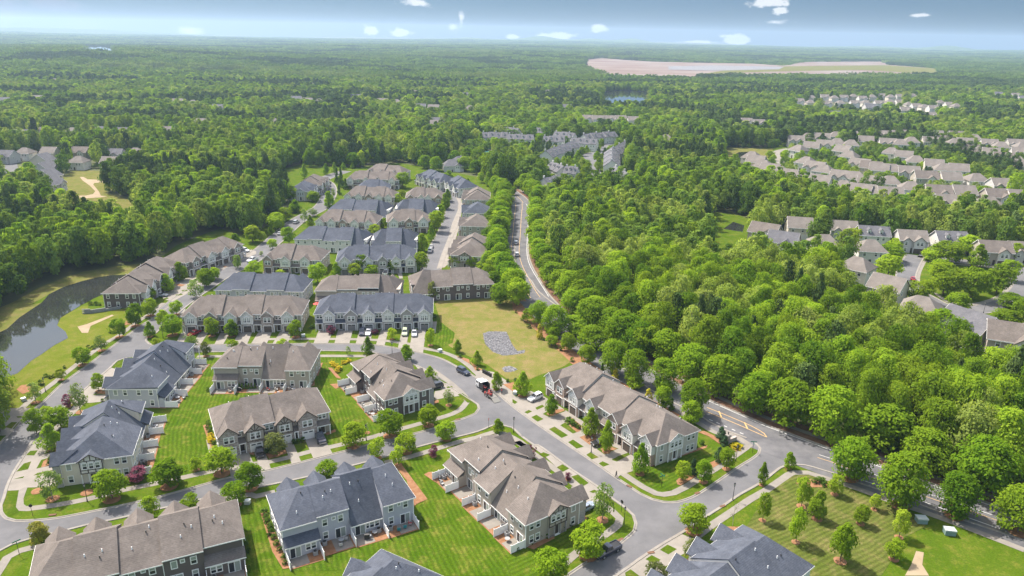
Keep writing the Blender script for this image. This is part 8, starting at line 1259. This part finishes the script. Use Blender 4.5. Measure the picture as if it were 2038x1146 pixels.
for kind, colr, x, y, ang, lab in D['misc']['cars']:
    nm = dict(sedan='car', suv='estate_car', pickup='pickup_truck', van='van')[kind]; r = empty(nm, (x, y, .07), math.radians(ang), lab, dict(sedan='car', suv='car', pickup='pickup', van='van')[kind], 'parked and driving vehicles'); prev = None
    for n_, me, loc, sub in car_proto(kind, colr):
        o = bpy.data.objects.new(n_, me); COL.objects.link(o); o.parent = prev if sub == 'sub' else r; o.location = loc
        if sub != 'sub': prev = o
# landscaping truck with its open trailer
x, y, ang = D['misc']['truck']; a = math.radians(ang)
def at_truck(d, s=0): return (x + d * math.cos(a) - s * math.sin(a), y + d * math.sin(a) + s * math.cos(a), .05)
r = empty('work_truck', at_truck(2.6), a, 'white cab over work truck with dark open box at the kerb', 'truck')
P = paint_mat('white'); b = MB(); b.prism([(.6, .45), (2.55, .45), (2.6, 1.35), (2.25, 2.25), (.6, 2.3)], -1.0, 1.0, 'y'); b.obj('cab', P, r)
b = MB(); b.face([(2.63, -.9, 1.4), (2.63, .9, 1.4), (2.30, .85, 2.2), (2.30, -.85, 2.2)]); b.obj('windshield', M['glass'], r, False)
for s_ in (-1.015, 1.015): b = MB(); b.face([(1.2, s_, 1.4), (2.3, s_, 1.4), (2.1, s_, 2.1), (1.2, s_, 2.1)]); b.obj('side_window', M['glass'], r, False)
b = MB(); b.box(-2.3, .5, -1.1, 1.1, .75, .9); b.box(-2.3, .5, -1.1, -1.02, .9, 2.5); b.box(-2.3, .5, 1.02, 1.1, .9, 2.5); b.box(.42, .5, -1.02, 1.02, .9, 2.5); b.obj('cargo_box', M['black'], r)
b = MB(); b.box(-.9, .52, -1.12, 1.12, 2.5, 2.62); b.obj('box_roof', P, r)
for wx in (1.7, -1.5):
    for wy in (-.95, .95): w = link('wheel', MESH['wheel0.40'][0], r, (wx, wy, .4)); link('rim', MESH['wheel0.40'][1], w)
r = empty('trailer', at_truck(-2.6), a, 'low open trailer with mesh tailgate behind the white work truck', 'trailer')
b = MB(); b.box(-2.0, 2.0, -1.05, 1.05, .5, .6); b.box(2.0, 2.9, -.06, .06, .48, .58)
for yy_ in (-1.05, .98): b.box(-2.0, 2.0, yy_, yy_ + .07, .6, .95)
b.obj('bed', M['mesh_steel'], r); b = MB(); b.prism([(-3.9, .03), (-2.05, .5), (-2.05, .56), (-3.9, .09)], -1.0, 1.0, 'y'); b.obj('ramp', M['mesh_steel'], r)
for wy in (-1.12, 1.12):
    for wx in (-.4, .4): w = link('wheel', MESH['wheel0.34'][0], r, (wx, wy, .34)); link('rim', MESH['wheel0.34'][1], w)
for i, (d, s, lab) in enumerate(((-1.4, -.3, 'red ride on mower on the trailer, nearer the truck'), (-2.6, .35, 'red ride on mower in the middle of the trailer'), (1.1, .2, 'red machine in the dark truck box'))):
    p = at_truck(d, s); r = empty('ride_on_mower', (p[0], p[1], .65 if d < 0 else .95), a + .3 * i, lab, 'mower', 'red mowers on the work truck')
    b = MB(); b.box(-.55, .5, -.4, .4, .2, .45); b.prism([(.0, .45), (.5, .45), (.45, .75), (.1, .75)], -.3, .3, 'y'); b.obj('deck', M['redpaint'], r); b = MB(); b.box(-.35, -.05, -.22, .22, .45, .55); b.box(-.42, -.33, -.22, .22, .5, .95); b.obj('seat', M['black'], r)
    b = MB()
    for wx, wy in ((.4, .38), (.4, -.38), (-.4, .42), (-.4, -.42)): b.tube((wx, wy - .08, .17), (wx, wy + .08, .17), .17, .17, 10)
    b.obj('wheels_set', M['rubber'], r) if False else [MBw for MBw in ()]
    for wx, wy in ((.4, .38), (.4, -.38), (-.4, .42), (-.4, -.42)): q = MB(); q.tube((wx, wy - .08, .17), (wx, wy + .08, .17), .17, .17, 10); q.obj('wheel', M['rubber'], r)
    q = MB(); q.tube((.1, 0, .7), (-.05, 0, 1.0), .03, .03, 6); q.tube((-.05, -.18, 1.0), (-.05, .18, 1.0), .025, .025, 6); q.obj('steering', M['black'], r)
# ---------------------------------------------------------------- street furniture
def lamp(x, y, lab):
    r = empty('street_lamp', (x, y, .05), 0, lab, 'street lamp', 'black lantern street lamps')
    b = MB(); b.tube((0, 0, 0), (0, 0, .7), .14, .09, 10); b.tube((0, 0, .7), (0, 0, 3.6), .075, .05, 8); b.tube((0, 0, 3.55), (0, 0, 3.7), .12, .16, 8); b.obj('post', M['black'], r)
    b = MB(); b.tube((0, 0, 3.7), (0, 0, 4.15), .13, .2, 6); b.obj('lantern', M['lampglass'], r); b = MB(); b.tube((0, 0, 4.15), (0, 0, 4.42), .26, .05, 6); b.tube((0, 0, 4.42), (0, 0, 4.55), .03, .02, 5)
    for k in range(6): t = k * math.pi / 3; b.tube((.135 * math.cos(t), .135 * math.sin(t), 3.7), (.205 * math.cos(t), .205 * math.sin(t), 4.15), .018, .018, 4)
    b.obj('lamp_cap', M['black'], r)
for x, y, lab in D['misc']['lamps']: lamp(x, y, lab)
for i, (x, y, lab) in enumerate(D['misc']['signs']):
    r = empty('street_sign', (x, y, .06), .5 + i, lab, 'street sign', 'green street name signs'); b = MB(); b.tube((0, 0, 0), (0, 0, 3.1), .05, .045, 7); b.obj('post', M['black'], r)
    b = MB(); b.box(-.75, .75, -.015, .015, 2.7, 2.93); b.obj('sign_plate', M['green_sign'], r); b = MB(); b.box(-.015, .015, -.75, .75, 2.95, 3.18); b.obj('sign_plate', M['green_sign'], r)
for i, (x, y, lab) in enumerate(D['misc']['stopsigns']):
    r = empty('street_sign', (x, y, .06), .4 + i, lab, 'street sign', 'thin street sign posts'); b = MB(); b.tube((0, 0, 0), (0, 0, 2.9), .045, .04, 7); b.obj('post', M['black'], r); b = MB(); b.tube((0, -.02, 2.45), (0, .02, 2.45), .36, .36, 8); b.obj('sign_plate', M['black'] if i == 0 else M['redcloth'], r)
x, y = D['misc']['lampx']; r = empty('street_sign', (x, y, .06), 2.2, 'dark backed stop sign on the verge beside the wide junction', 'street sign'); b = MB(); b.tube((0, 0, 0), (0, 0, 3.0), .05, .045, 7); b.obj('post', M['black'], r); b = MB(); b.tube((0, -.02, 2.6), (0, .02, 2.6), .42, .42, 8); b.obj('sign_plate', M['black'], r)
for i, (x, y) in enumerate(D['misc']['bins']):
    r = empty('wheelie_bin', (x, y, .08), -.75, 'black wheelie bin in the pavement row of five, %s from the left' % ORD[i], 'bin', 'row of black bins on the pavement'); b = MB(); b.prism([(-.24, .06), (.24, .06), (.3, .98), (-.3, .98)], -.28, .28, 'y'); b.obj('body', M['black'], r); b = MB(); b.box(-.33, .33, -.31, .31, .98, 1.06); b.obj('lid', M['rubber'], r)
    for wy in (-.22, .22): b = MB(); b.tube((-.24, wy - .04, .1), (-.24, wy + .04, .1), .1, .1, 10); b.obj('wheel', M['rubber'], r)
for i, (x, y, a) in enumerate(D['misc']['cabinets']):
    r = empty('utility_cabinet', (x, y, .05), math.radians(a), ['green utility cabinet with pale sloping lid, left of two beside the boulevard pavement', 'green utility cabinet with pale sloping lid, right of two beside the boulevard pavement'][i], 'utility cabinet', 'green utility cabinets'); b = MB(); b.box(-1.0, 1.0, -.8, .8, 0, 1.0); b.obj('body', M['green_box'], r); b = MB(); b.prism([(-.88, 1.0), (.88, 1.0), (.88, 1.15), (-.88, 1.3)], -1.06, 1.06, 'x'); b.obj('lid', M['pale_box'], r)
    b = MB()
    for k in (-.5, .5): b.box(k - .42, k + .42, -.825, -.8, .1, .9)
    b.obj('door', M['green_box'], r)
for i, (x, y, lab) in enumerate(D['misc']['ubox']):
    r = empty('utility_box', (x, y, .05), .3 * i, lab, 'utility box', 'small utility boxes on the lawns'); b = MB(); b.box(-.55, .55, -.5, .5, 0, .75); b.obj('body', M['pale_box'], r); b = MB(); b.prism([(-.55, .75), (.55, .75), (.55, .85), (-.55, .95)], -.6, .6, 'x'); b.obj('lid', M['vinyl'], r)
for i, (x, y, a) in enumerate(D['misc']['drains']):
    b = MB(); b.box(-.7, .7, -.3, .3, 0, .04); o = b.obj('drain_cover', M['mulch_dark'], kind='structure'); o.location = (x, y, .14); o.rotation_euler = (0, 0, math.radians(a))
# retaining wall below the lakeside row
P_ = [V2(p) for p in D['misc']['wall']]; r = empty('retaining_wall', (0, 0, 0), 0, 'pale grey block retaining wall curving below the lakeside end house', 'retaining wall')
N_ = normals(P_); mb = MB()
for k in range(len(P_) - 1):
    L_ = (P_[k + 1] - P_[k]).length; d = (P_[k + 1] - P_[k]).normalized(); n_ = Vector((-d.y, d.x)); cnt = max(1, int(L_ / 1.0))
    for i in range(cnt):
        for c in range(5):
            if c * .32 > 1.7 - .5 * k: continue
            o0 = P_[k] + d * (L_ * (i + (.5 if c % 2 else 0)) / cnt); o1 = o0 + d * (L_ / cnt - .03); q = MB(); t = .3; zz = c * .34
            q.prism([(o0.x, o0.y), (o1.x, o1.y), (o1.x + n_.x * t, o1.y + n_.y * t), (o0.x + n_.x * t, o0.y + n_.y * t)], zz, zz + .32, 'z'); q.obj('block', M['block'], r)
# entrance garden: stone pier with lantern, clipped evergreens, yellow shrub
x, y = D['misc']['monument']; r = empty('stone_pier', (x, y, .05), .6, 'dark stone entrance pier with pale cap and lantern at the boulevard corner', 'stone pier'); b = MB(); b.box(-.45, .45, -.45, .45, 0, 2.3); b.obj('shaft', M['stone'], r); b = MB(); b.box(-.58, .58, -.58, .58, 2.3, 2.5); b.obj('cap', M['kerb'], r); b = MB(); b.tube((0, 0, 2.5), (0, 0, 2.7), .06, .06, 6); b.tube((0, 0, 2.7), (0, 0, 3.1), .14, .2, 6); b.tube((0, 0, 3.1), (0, 0, 3.3), .22, .03, 6); b.obj('lantern', M['black'], r)
b = MB(); b.box(.5, 3.2, -.3, .3, 0, 1.0); b.box(.45, 3.25, -.36, .36, 1.0, 1.12); b.obj('low_wall', M['stone'], r)
def shrub(k, i, x, y, h, w, name, lab, grp): return tree(k, i, x, y, h, w, name, lab, grp, cat='shrub')
add('S', [(crown_mesh('leaves', LEAF['S'], 18, 520, ell(p=2.4, peak=.4), .075, s, .02), trunk_mesh('stem', B_, .5, .03, 3, s, .2, .05)) for s in (80, 81, 82)])
add('Ys', [(crown_mesh('leaves', LEAF['Ys'], 18, 520, ell(p=2.4, peak=.4), .075, s, .02), trunk_mesh('stem', B_, .5, .03, 3, s, .2, .05)) for s in (83,)])
def tree(k, i, x, y, h, w, name, label, group=None, rz=None, z=0.0, cat='tree'):
    c, t = proto(k, i); r = empty(name, (x, y, z), random.uniform(0, 6.28) if rz is None else rz, label, cat, group); r.scale = (w, w, h)
    if k in ('S', 'Ys'): link('stem', t, r); link('leaves', c, r)
    else: link('trunk', t, r); link('crown', c, r)
    return r
for i, (x, y) in enumerate(D['misc']['evergreens']): tree('C', i, x, y, 3.6 - .4 * i, 2.7 - .3 * i, 'clipped_evergreen', 'clipped dark evergreen beside the stone entrance pier, %s from the boulevard' % ORD[i], 'clipped evergreens at the entrance garden', cat='shrub')
x, y = D['misc']['goldshrub']; shrub('Ys', 0, x, y, 1.3, 2.8, 'yellow_shrub', 'bright yellow flowering shrub at the stone entrance pier', None)
def nearest_row(x, y):
    best = min(ROWS, key=lambda k: (ROWS[k].matrix_world.translation.xy - Vector((x, y))).length if False else (Vector(D['b'][k][0]) + Vector((math.cos(math.radians(D['b'][k][1])), math.sin(math.radians(D['b'][k][1])))) * D['b'][k][2] / 2 - Vector((x, y))).length); return best
SHORT = dict(T2='the blue grey slate row', T3='the greige row with dark end gable', T4='the brick gabled row', T5='the cream corner row', T6='the pale avenue end wall', T7='the dark taupe corner row', T8='the four patio row', T9='the stone fronted row', T1='the long taupe row', T10='the bottom slate roof', T11='the white gabled slate row', T12='the tan front row', T13='the slate front row', W1='the lakeside row', T16='the dark rear row')
cnt = {}
for i, (x, y) in enumerate(D['misc']['shrubs']):
    k = nearest_row(x, y); cnt[k] = cnt.get(k, 0) + 1; s = random.uniform(.8, 1.35)
    shrub('S', i, x, y, 1.15 * s, 1.3 * s, 'shrub', 'round green shrub beside %s, %s in its line' % (SHORT.get(k, 'the back rows'), ORD[cnt[k] - 1]), 'clipped foundation shrubs')
for i, (x, y) in enumerate(D['misc']['yshrubs']): shrub('Ys', i, x, y, 1.2, 1.8, 'yellow_shrub', 'yellow green hedge shrub %s' % ('in the curved bed at the loop corner, %s along it' % ORD[i] if i < 7 else 'left of the stone fronted row, %s along it' % ORD[i - 7]), 'yellow shrubs')
for i, (x, y) in enumerate(D['misc']['cones']): tree('V', i, x, y, 1.9, 1.0, 'cone_shrub', 'small dark cone shrub in the patio row, %s from the left' % ORD[i], 'six cone shrubs by the patio', cat='shrub')
# ---------------------------------------------------------------- patios: fences, slabs, furniture
def local(key, x, y):
    (ox, oy), ang, L, Dp, vis = D['b'][key]; a = math.radians(ang); return (ox + x * math.cos(a) - y * math.sin(a), oy + x * math.sin(a) + y * math.cos(a)), a
if True:
    f = MB(); MESH['fpost'] = None
    b = MB(); b.box(-.06, .06, -.06, .06, 0, 1.95); b.box(-.08, .08, -.08, .08, 1.95, 2.0); MESH['fpost'] = b.mesh('post', [M['vinyl']])
    b = MB(); b.box(-.07, .07, -.02, .02, .1, 1.8); MESH['fslat'] = b.mesh('slat', [M['vinyl']]); b = MB(); b.box(0, 1.55, -.035, .035, .05, .17); b.box(0, 1.55, -.035, .035, 1.72, 1.84); MESH['frail'] = b.mesh('rail', [M['vinyl']])
def fence(key, lx, ly, lab, nb=2):
    (x, y), a = local(key, lx, ly); r = empty('privacy_fence', (x, y, .04), a + math.pi / 2, lab, 'fence', 'white privacy fences between patios')
    for i in range(nb + 1): link('post', MESH['fpost'], r, (i * 1.6, 0, 0))
    for i in range(nb):
        link('rail', MESH['frail'], r, (i * 1.6, 0, 0))
        for j in range(10): link('slat', MESH['fslat'], r, (i * 1.6 + .1 + j * .155, 0, 0))
def pad(key, x0, x1, y0, y1, z, m, nm):
    q = [local(key, *p)[0] for p in ((x0, y0), (x1, y0), (x1, y1), (x0, y1))]; sheet(nm, q, z, m)
def lounge(key, lx, ly, lab, m):
    (x, y), a = local(key, lx, ly); r = empty('patio_chair', (x, y, .12), a + random.uniform(-2.6, 2.6), lab, 'chair', 'patio chairs'); b = MB(); b.box(-.35, .35, -.35, .35, .22, .42); b.obj('seat', M[m], r); b = MB(); b.box(-.35, .35, .27, .4, .42, .85); b.obj('backrest', M[m], r)
    for sx in (-.36, .30): b = MB(); b.box(sx, sx + .07, -.35, .35, .3, .58); b.obj('armrest', M['ac'], r)
    for sx in (-.3, .3):
        for sy in (-.3, .3): b = MB(); b.box(sx - .03, sx + .03, sy - .03, sy + .03, 0, .22); b.obj('leg', M['ac'], r)
def ptable(key, lx, ly, lab, m='ac'):
    (x, y), a = local(key, lx, ly); r = empty('patio_table', (x, y, .12), a, lab, 'table', 'patio tables'); b = MB(); b.tube((0, 0, .68), (0, 0, .72), .55, .55, 16); b.obj('table_top', M[m], r)
    for k in range(4): t = k * 1.57 + .8; b = MB(); b.tube((.38 * math.cos(t), .38 * math.sin(t), 0), (.3 * math.cos(t), .3 * math.sin(t), .68), .025, .025, 5); b.obj('leg', M['black'], r)
def grill(key, lx, ly, lab):
    (x, y), a = local(key, lx, ly); r = empty('grill', (x, y, .12), a + random.uniform(-.4, .4), lab, 'grill', 'patio grills'); b = MB(); b.box(-.5, .5, -.28, .28, .1, .8); b.obj('cart', M['black'], r); b = MB(); b.prism([(-.28, .8), (.28, .8), (.22, 1.1), (-.1, 1.18), (-.28, 1.0)], -.5, .5, 'x'); b.obj('lid', M['black'], r); b = MB(); b.box(-.85, -.5, -.25, .25, .76, .8); b.obj('side_shelf', M['ac'], r)
def aircon(key, lx, ly, lab):
    (x, y), a = local(key, lx, ly); r = empty('air_conditioner', (x, y, .1), a, lab, 'air conditioner', 'grey air conditioners behind the rows'); b = MB(); b.box(-.42, .42, -.42, .42, 0, .85); b.obj('casing', M['ac'], r); b = MB(); b.tube((0, 0, .85), (0, 0, .9), .36, .36, 12); b.obj('fan_grille', M['black'], r)
ALLP = dict(T2=['flat', 'salt', 'rec', 'bump'], T3=['flat', 'salt', 'flat', 'rec', 'bump'], T5=['bump', 'salt', 'flat', 'flat'], T6=['rec', 'salt', 'salt', 'bump'], T7=['flat', 'salt', 'rec', 'bump'], T8=['flat', 'salt', 'rec', 'bump'], T1=['bump', 'flat', 'flat', 'flat', 'flat'])
DEEP = dict(flat=0.0, salt=-.5, rec=-1.5, bump=.5)
for key, us in ALLP.items():
    L = D['b'][key][2]; Dp = D['b'][key][3]; n = len(us); uw = L / n
    for i in range(n + 1):
        xx = i * uw + (.12 if i == 0 else (-.12 if i == n else 0)); dd_ = max(DEEP[us[min(i, n - 1)]], DEEP[us[max(i - 1, 0)]])
        fence(key, xx, Dp + dd_ + .1, 'white slatted privacy fence behind %s, %s along its patios' % (SHORT[key], ORD[i]))
    for i, u in enumerate(us):
        x0, x1 = i * uw + .35, (i + 1) * uw - .35; y0 = Dp + DEEP[u]; fl = 1 if i % 2 else -1; cx = (x0 + x1) / 2
        pad(key, x0 - .3, x1 + .3, y0, y0 + 3.4 - DEEP[u] * .6, .10 + .001 * i, M['mulch'], 'mulch_bed')
        a0, a1 = (cx - .6, x1) if fl > 0 else (x0, cx + .6); pad(key, a0, a1, y0, y0 + 3.1 - DEEP[u] * .6, .115 + .001 * i, M['walk'], 'patio')
        aircon(key, x0 + .8 if fl > 0 else x1 - .8, y0 + .9, 'grey air conditioner behind %s, %s home along' % (SHORT[key], ORD[i]))
for q in (('T2', 8.6, 14.6), ('T2', 15.2, 13.9), ('T3', 3.5, 15.4), ('T7', 3.2, 15.0), ('T8', 4.2, 15.4), ('T6', 22.5, 15.6), ('T5', 3.0, 15.6)): ptable(*q, 'round patio table behind %s%s' % (SHORT[q[0]], ', nearer its middle' if q[:2] == ('T2', 8.6) else ''))
for q, m, w in ((('T2', 14.2, 13.6), 'cushion', 'pale cushioned, left'), (('T2', 15.6, 14.9), 'cushion', 'pale cushioned, right'), (('T2', 2.6, 15.4), 'teal', 'teal, left'), (('T2', 3.9, 15.6), 'teal', 'teal, right'), (('T2', 1.2, 15.0), 'redcloth', 'red'), (('T7', 8.0, 15.4), 'cushion', 'pale, left'), (('T7', 9.6, 15.0), 'cushion', 'pale, right'), (('T7', 4.4, 15.6), 'cushion', 'grey, outer'), (('T8', 9.0, 15.2), 'cushion', 'pale, left'), (('T8', 11.2, 15.2), 'redcloth', 'red'), (('T8', 21.5, 16.2), 'cushion', 'pale, last'), (('T6', 24.2, 16.4), 'cushion', 'pale cushioned, outer'), (('T6', 22.0, 17.0), 'cushion', 'pale cushioned, inner'), (('T3', 27.4, 16.6), 'cushion', 'pale, last'), (('T5', 9.6, 15.6), 'cushion', 'grey')):
    lounge(*q, '%s patio chair behind %s' % (w, SHORT[q[0]]), m)
for q, l in ((('T2', 10.4, 15.2), 'black fire pit grill behind the blue grey slate row'), (('T3', 29.0, 16.2), 'black covered grill at the far patio of the greige row'), (('T5', 20.6, 15.6), 'dark covered grill behind the cream corner row'), (('T8', 19.2, 15.4), 'black covered grill left of the cone shrubs'), (('T7', 20.4, 15.9), 'dark grill at the far patio of the dark taupe row'), (('T1', 12.4, 15.0), 'black grill behind the long taupe row')): grill(*q, l)
(x, y), a = local('T15', 29.5, 15.5); r = empty('patio_umbrella', (x, y, .05), 0, 'red patio umbrella in the gap between tan and slate rows', 'umbrella'); b = MB(); b.tube((0, 0, 0), (0, 0, 2.4), .03, .03, 6); b.obj('pole', M['ac'], r); b = MB(); b.tube((0, 0, 2.0), (0, 0, 2.6), 1.5, .05, 8, cap=False); b.obj('canopy', M['redcloth'], r)
# ---------------------------------------------------------------- people
def person(x, y, rz, pose, shirt, legs, lab):
    """one skinned figure; joints in metres, facing +x"""
    J = {'pelvis': (0, 0, .95), 'chest': (.02, 0, 1.32), 'neck': (.03, 0, 1.5), 'head': (.06, 0, 1.66), 'top': (.05, 0, 1.78)}
    st, bend = pose
    if bend: J.update(chest=(.22, 0, 1.22), neck=(.36, 0, 1.33), head=(.5, 0, 1.38), top=(.6, 0, 1.45))
    for s, sg in (('l', 1), ('r', -1)):
        k = st * sg; J['hip' + s] = (0, .1 * sg, .92); J['knee' + s] = (.08 + .22 * k, .11 * sg, .50); J['ankle' + s] = (-.02 + .34 * k, .11 * sg, .09 + (.12 if k < 0 else 0)); J['toe' + s] = (.17 + .34 * k, .12 * sg, .03 + (.06 if k < 0 else 0))
        c = J['chest']; J['sh' + s] = (c[0], .2 * sg, c[2] + .12); J['el' + s] = (c[0] + .02 - .18 * k, .27 * sg, c[2] - .16); J['wr' + s] = (c[0] + .2 - .1 * k, .24 * sg, c[2] - .22 + .05 * k); J['ha' + s] = (c[0] + .3 - .1 * k, .22 * sg, c[2] - .22 + .05 * k)
    names = list(J); E_ = [('pelvis', 'chest'), ('chest', 'neck'), ('neck', 'head'), ('head', 'top')]
    for s in 'lr': E_ += [('pelvis', 'hip' + s), ('hip' + s, 'knee' + s), ('knee' + s, 'ankle' + s), ('ankle' + s, 'toe' + s), ('chest', 'sh' + s), ('sh' + s, 'el' + s), ('el' + s, 'wr' + s), ('wr' + s, 'ha' + s)]
    RR = {'pelvis': .15, 'chest': .16, 'neck': .06, 'head': .1, 'top': .07, 'hip': .1, 'knee': .065, 'ankle': .045, 'toe': .04, 'sh': .07, 'el': .05, 'wr': .035, 'ha': .04}
    me = bpy.data.meshes.new('person'); me.from_pydata([J[n] for n in names], [(names.index(a), names.index(b)) for a, b in E_], []); o = link('person', me); o.location = (x, y, .08); o.rotation_euler = (0, 0, rz)
    o.modifiers.new('skin', 'SKIN'); me.materials.append(shirt); sv = me.skin_vertices[0].data
    for i, n in enumerate(names): q = RR.get(n, RR.get(n[:-1], .05)); sv[i].radius = (q, q)
    sv[0].use_root = True; o.modifiers.new('sub', 'SUBSURF').levels = 1; o.modifiers['sub'].render_levels = 1
    tag(o, lab, 'person', 'people outdoors')
    h = MB(); hx, hy, hz = J['head']; tx, ty, tz = J['top']
    h.tube((hx - .03, 0, hz + .02), (tx - .02, 0, tz + .05), .112, .06, 9); h.obj('hair', M['hair'], o); f = MB(); f.box(hx + .07, hx + .105, -.065, .065, hz - .1, hz + .05); f.box(hx + .1, hx + .13, -.015, .015, hz - .05, hz); f.obj('face', M['skin'], o)
    for s in 'lr':
        p, q = J['hip' + s], J['knee' + s]; k = J['ankle' + s]; t = MB(); t.tube(p, q, .112, .078, 9); t.tube(q, k, .078, .058, 8); t.obj('trouser_leg', legs, o)
DK = mat('dark_clothes', (.03, .028, .03), .9); GY = mat('grey_trousers', (.10, .09, .085), .9)
x, y = D['misc']['jogger']; person(x, y, -.7, (.6, False), DK, GY, 'person in dark clothes walking along the kerb of the diagonal street')
for i, (x, y) in enumerate(D['misc']['workers']): person(x, y, [1.2, .4, 2.0, 3.0][i], (.3, i % 2 == 0), M['redcloth'], GY, ['person in red shirt bending at the truck side, nearest the cab', 'person in red shirt upright at the truck side', 'person in red shirt bending behind the truck box', 'person in red shirt standing at the trailer ramp'][i])
# ---------------------------------------------------------------- haze
hz = MB(); hz.box(-13500, 13500, -1500, 13400, -60, 235); hm = bpy.data.materials.new('haze'); hm.use_nodes = True; N = hm.node_tree.nodes; N.clear(); ho = N.new('ShaderNodeOutputMaterial'); pv = N.new('ShaderNodeVolumePrincipled'); pv.inputs['Color'].default_value = (.55, .74, 1.0, 1); pv.inputs['Density'].default_value = HAZE; pv.inputs['Anisotropy'].default_value = .3; hm.node_tree.links.new(pv.outputs[0], ho.inputs['Volume'])
hz.obj('haze', hm, kind='stuff')
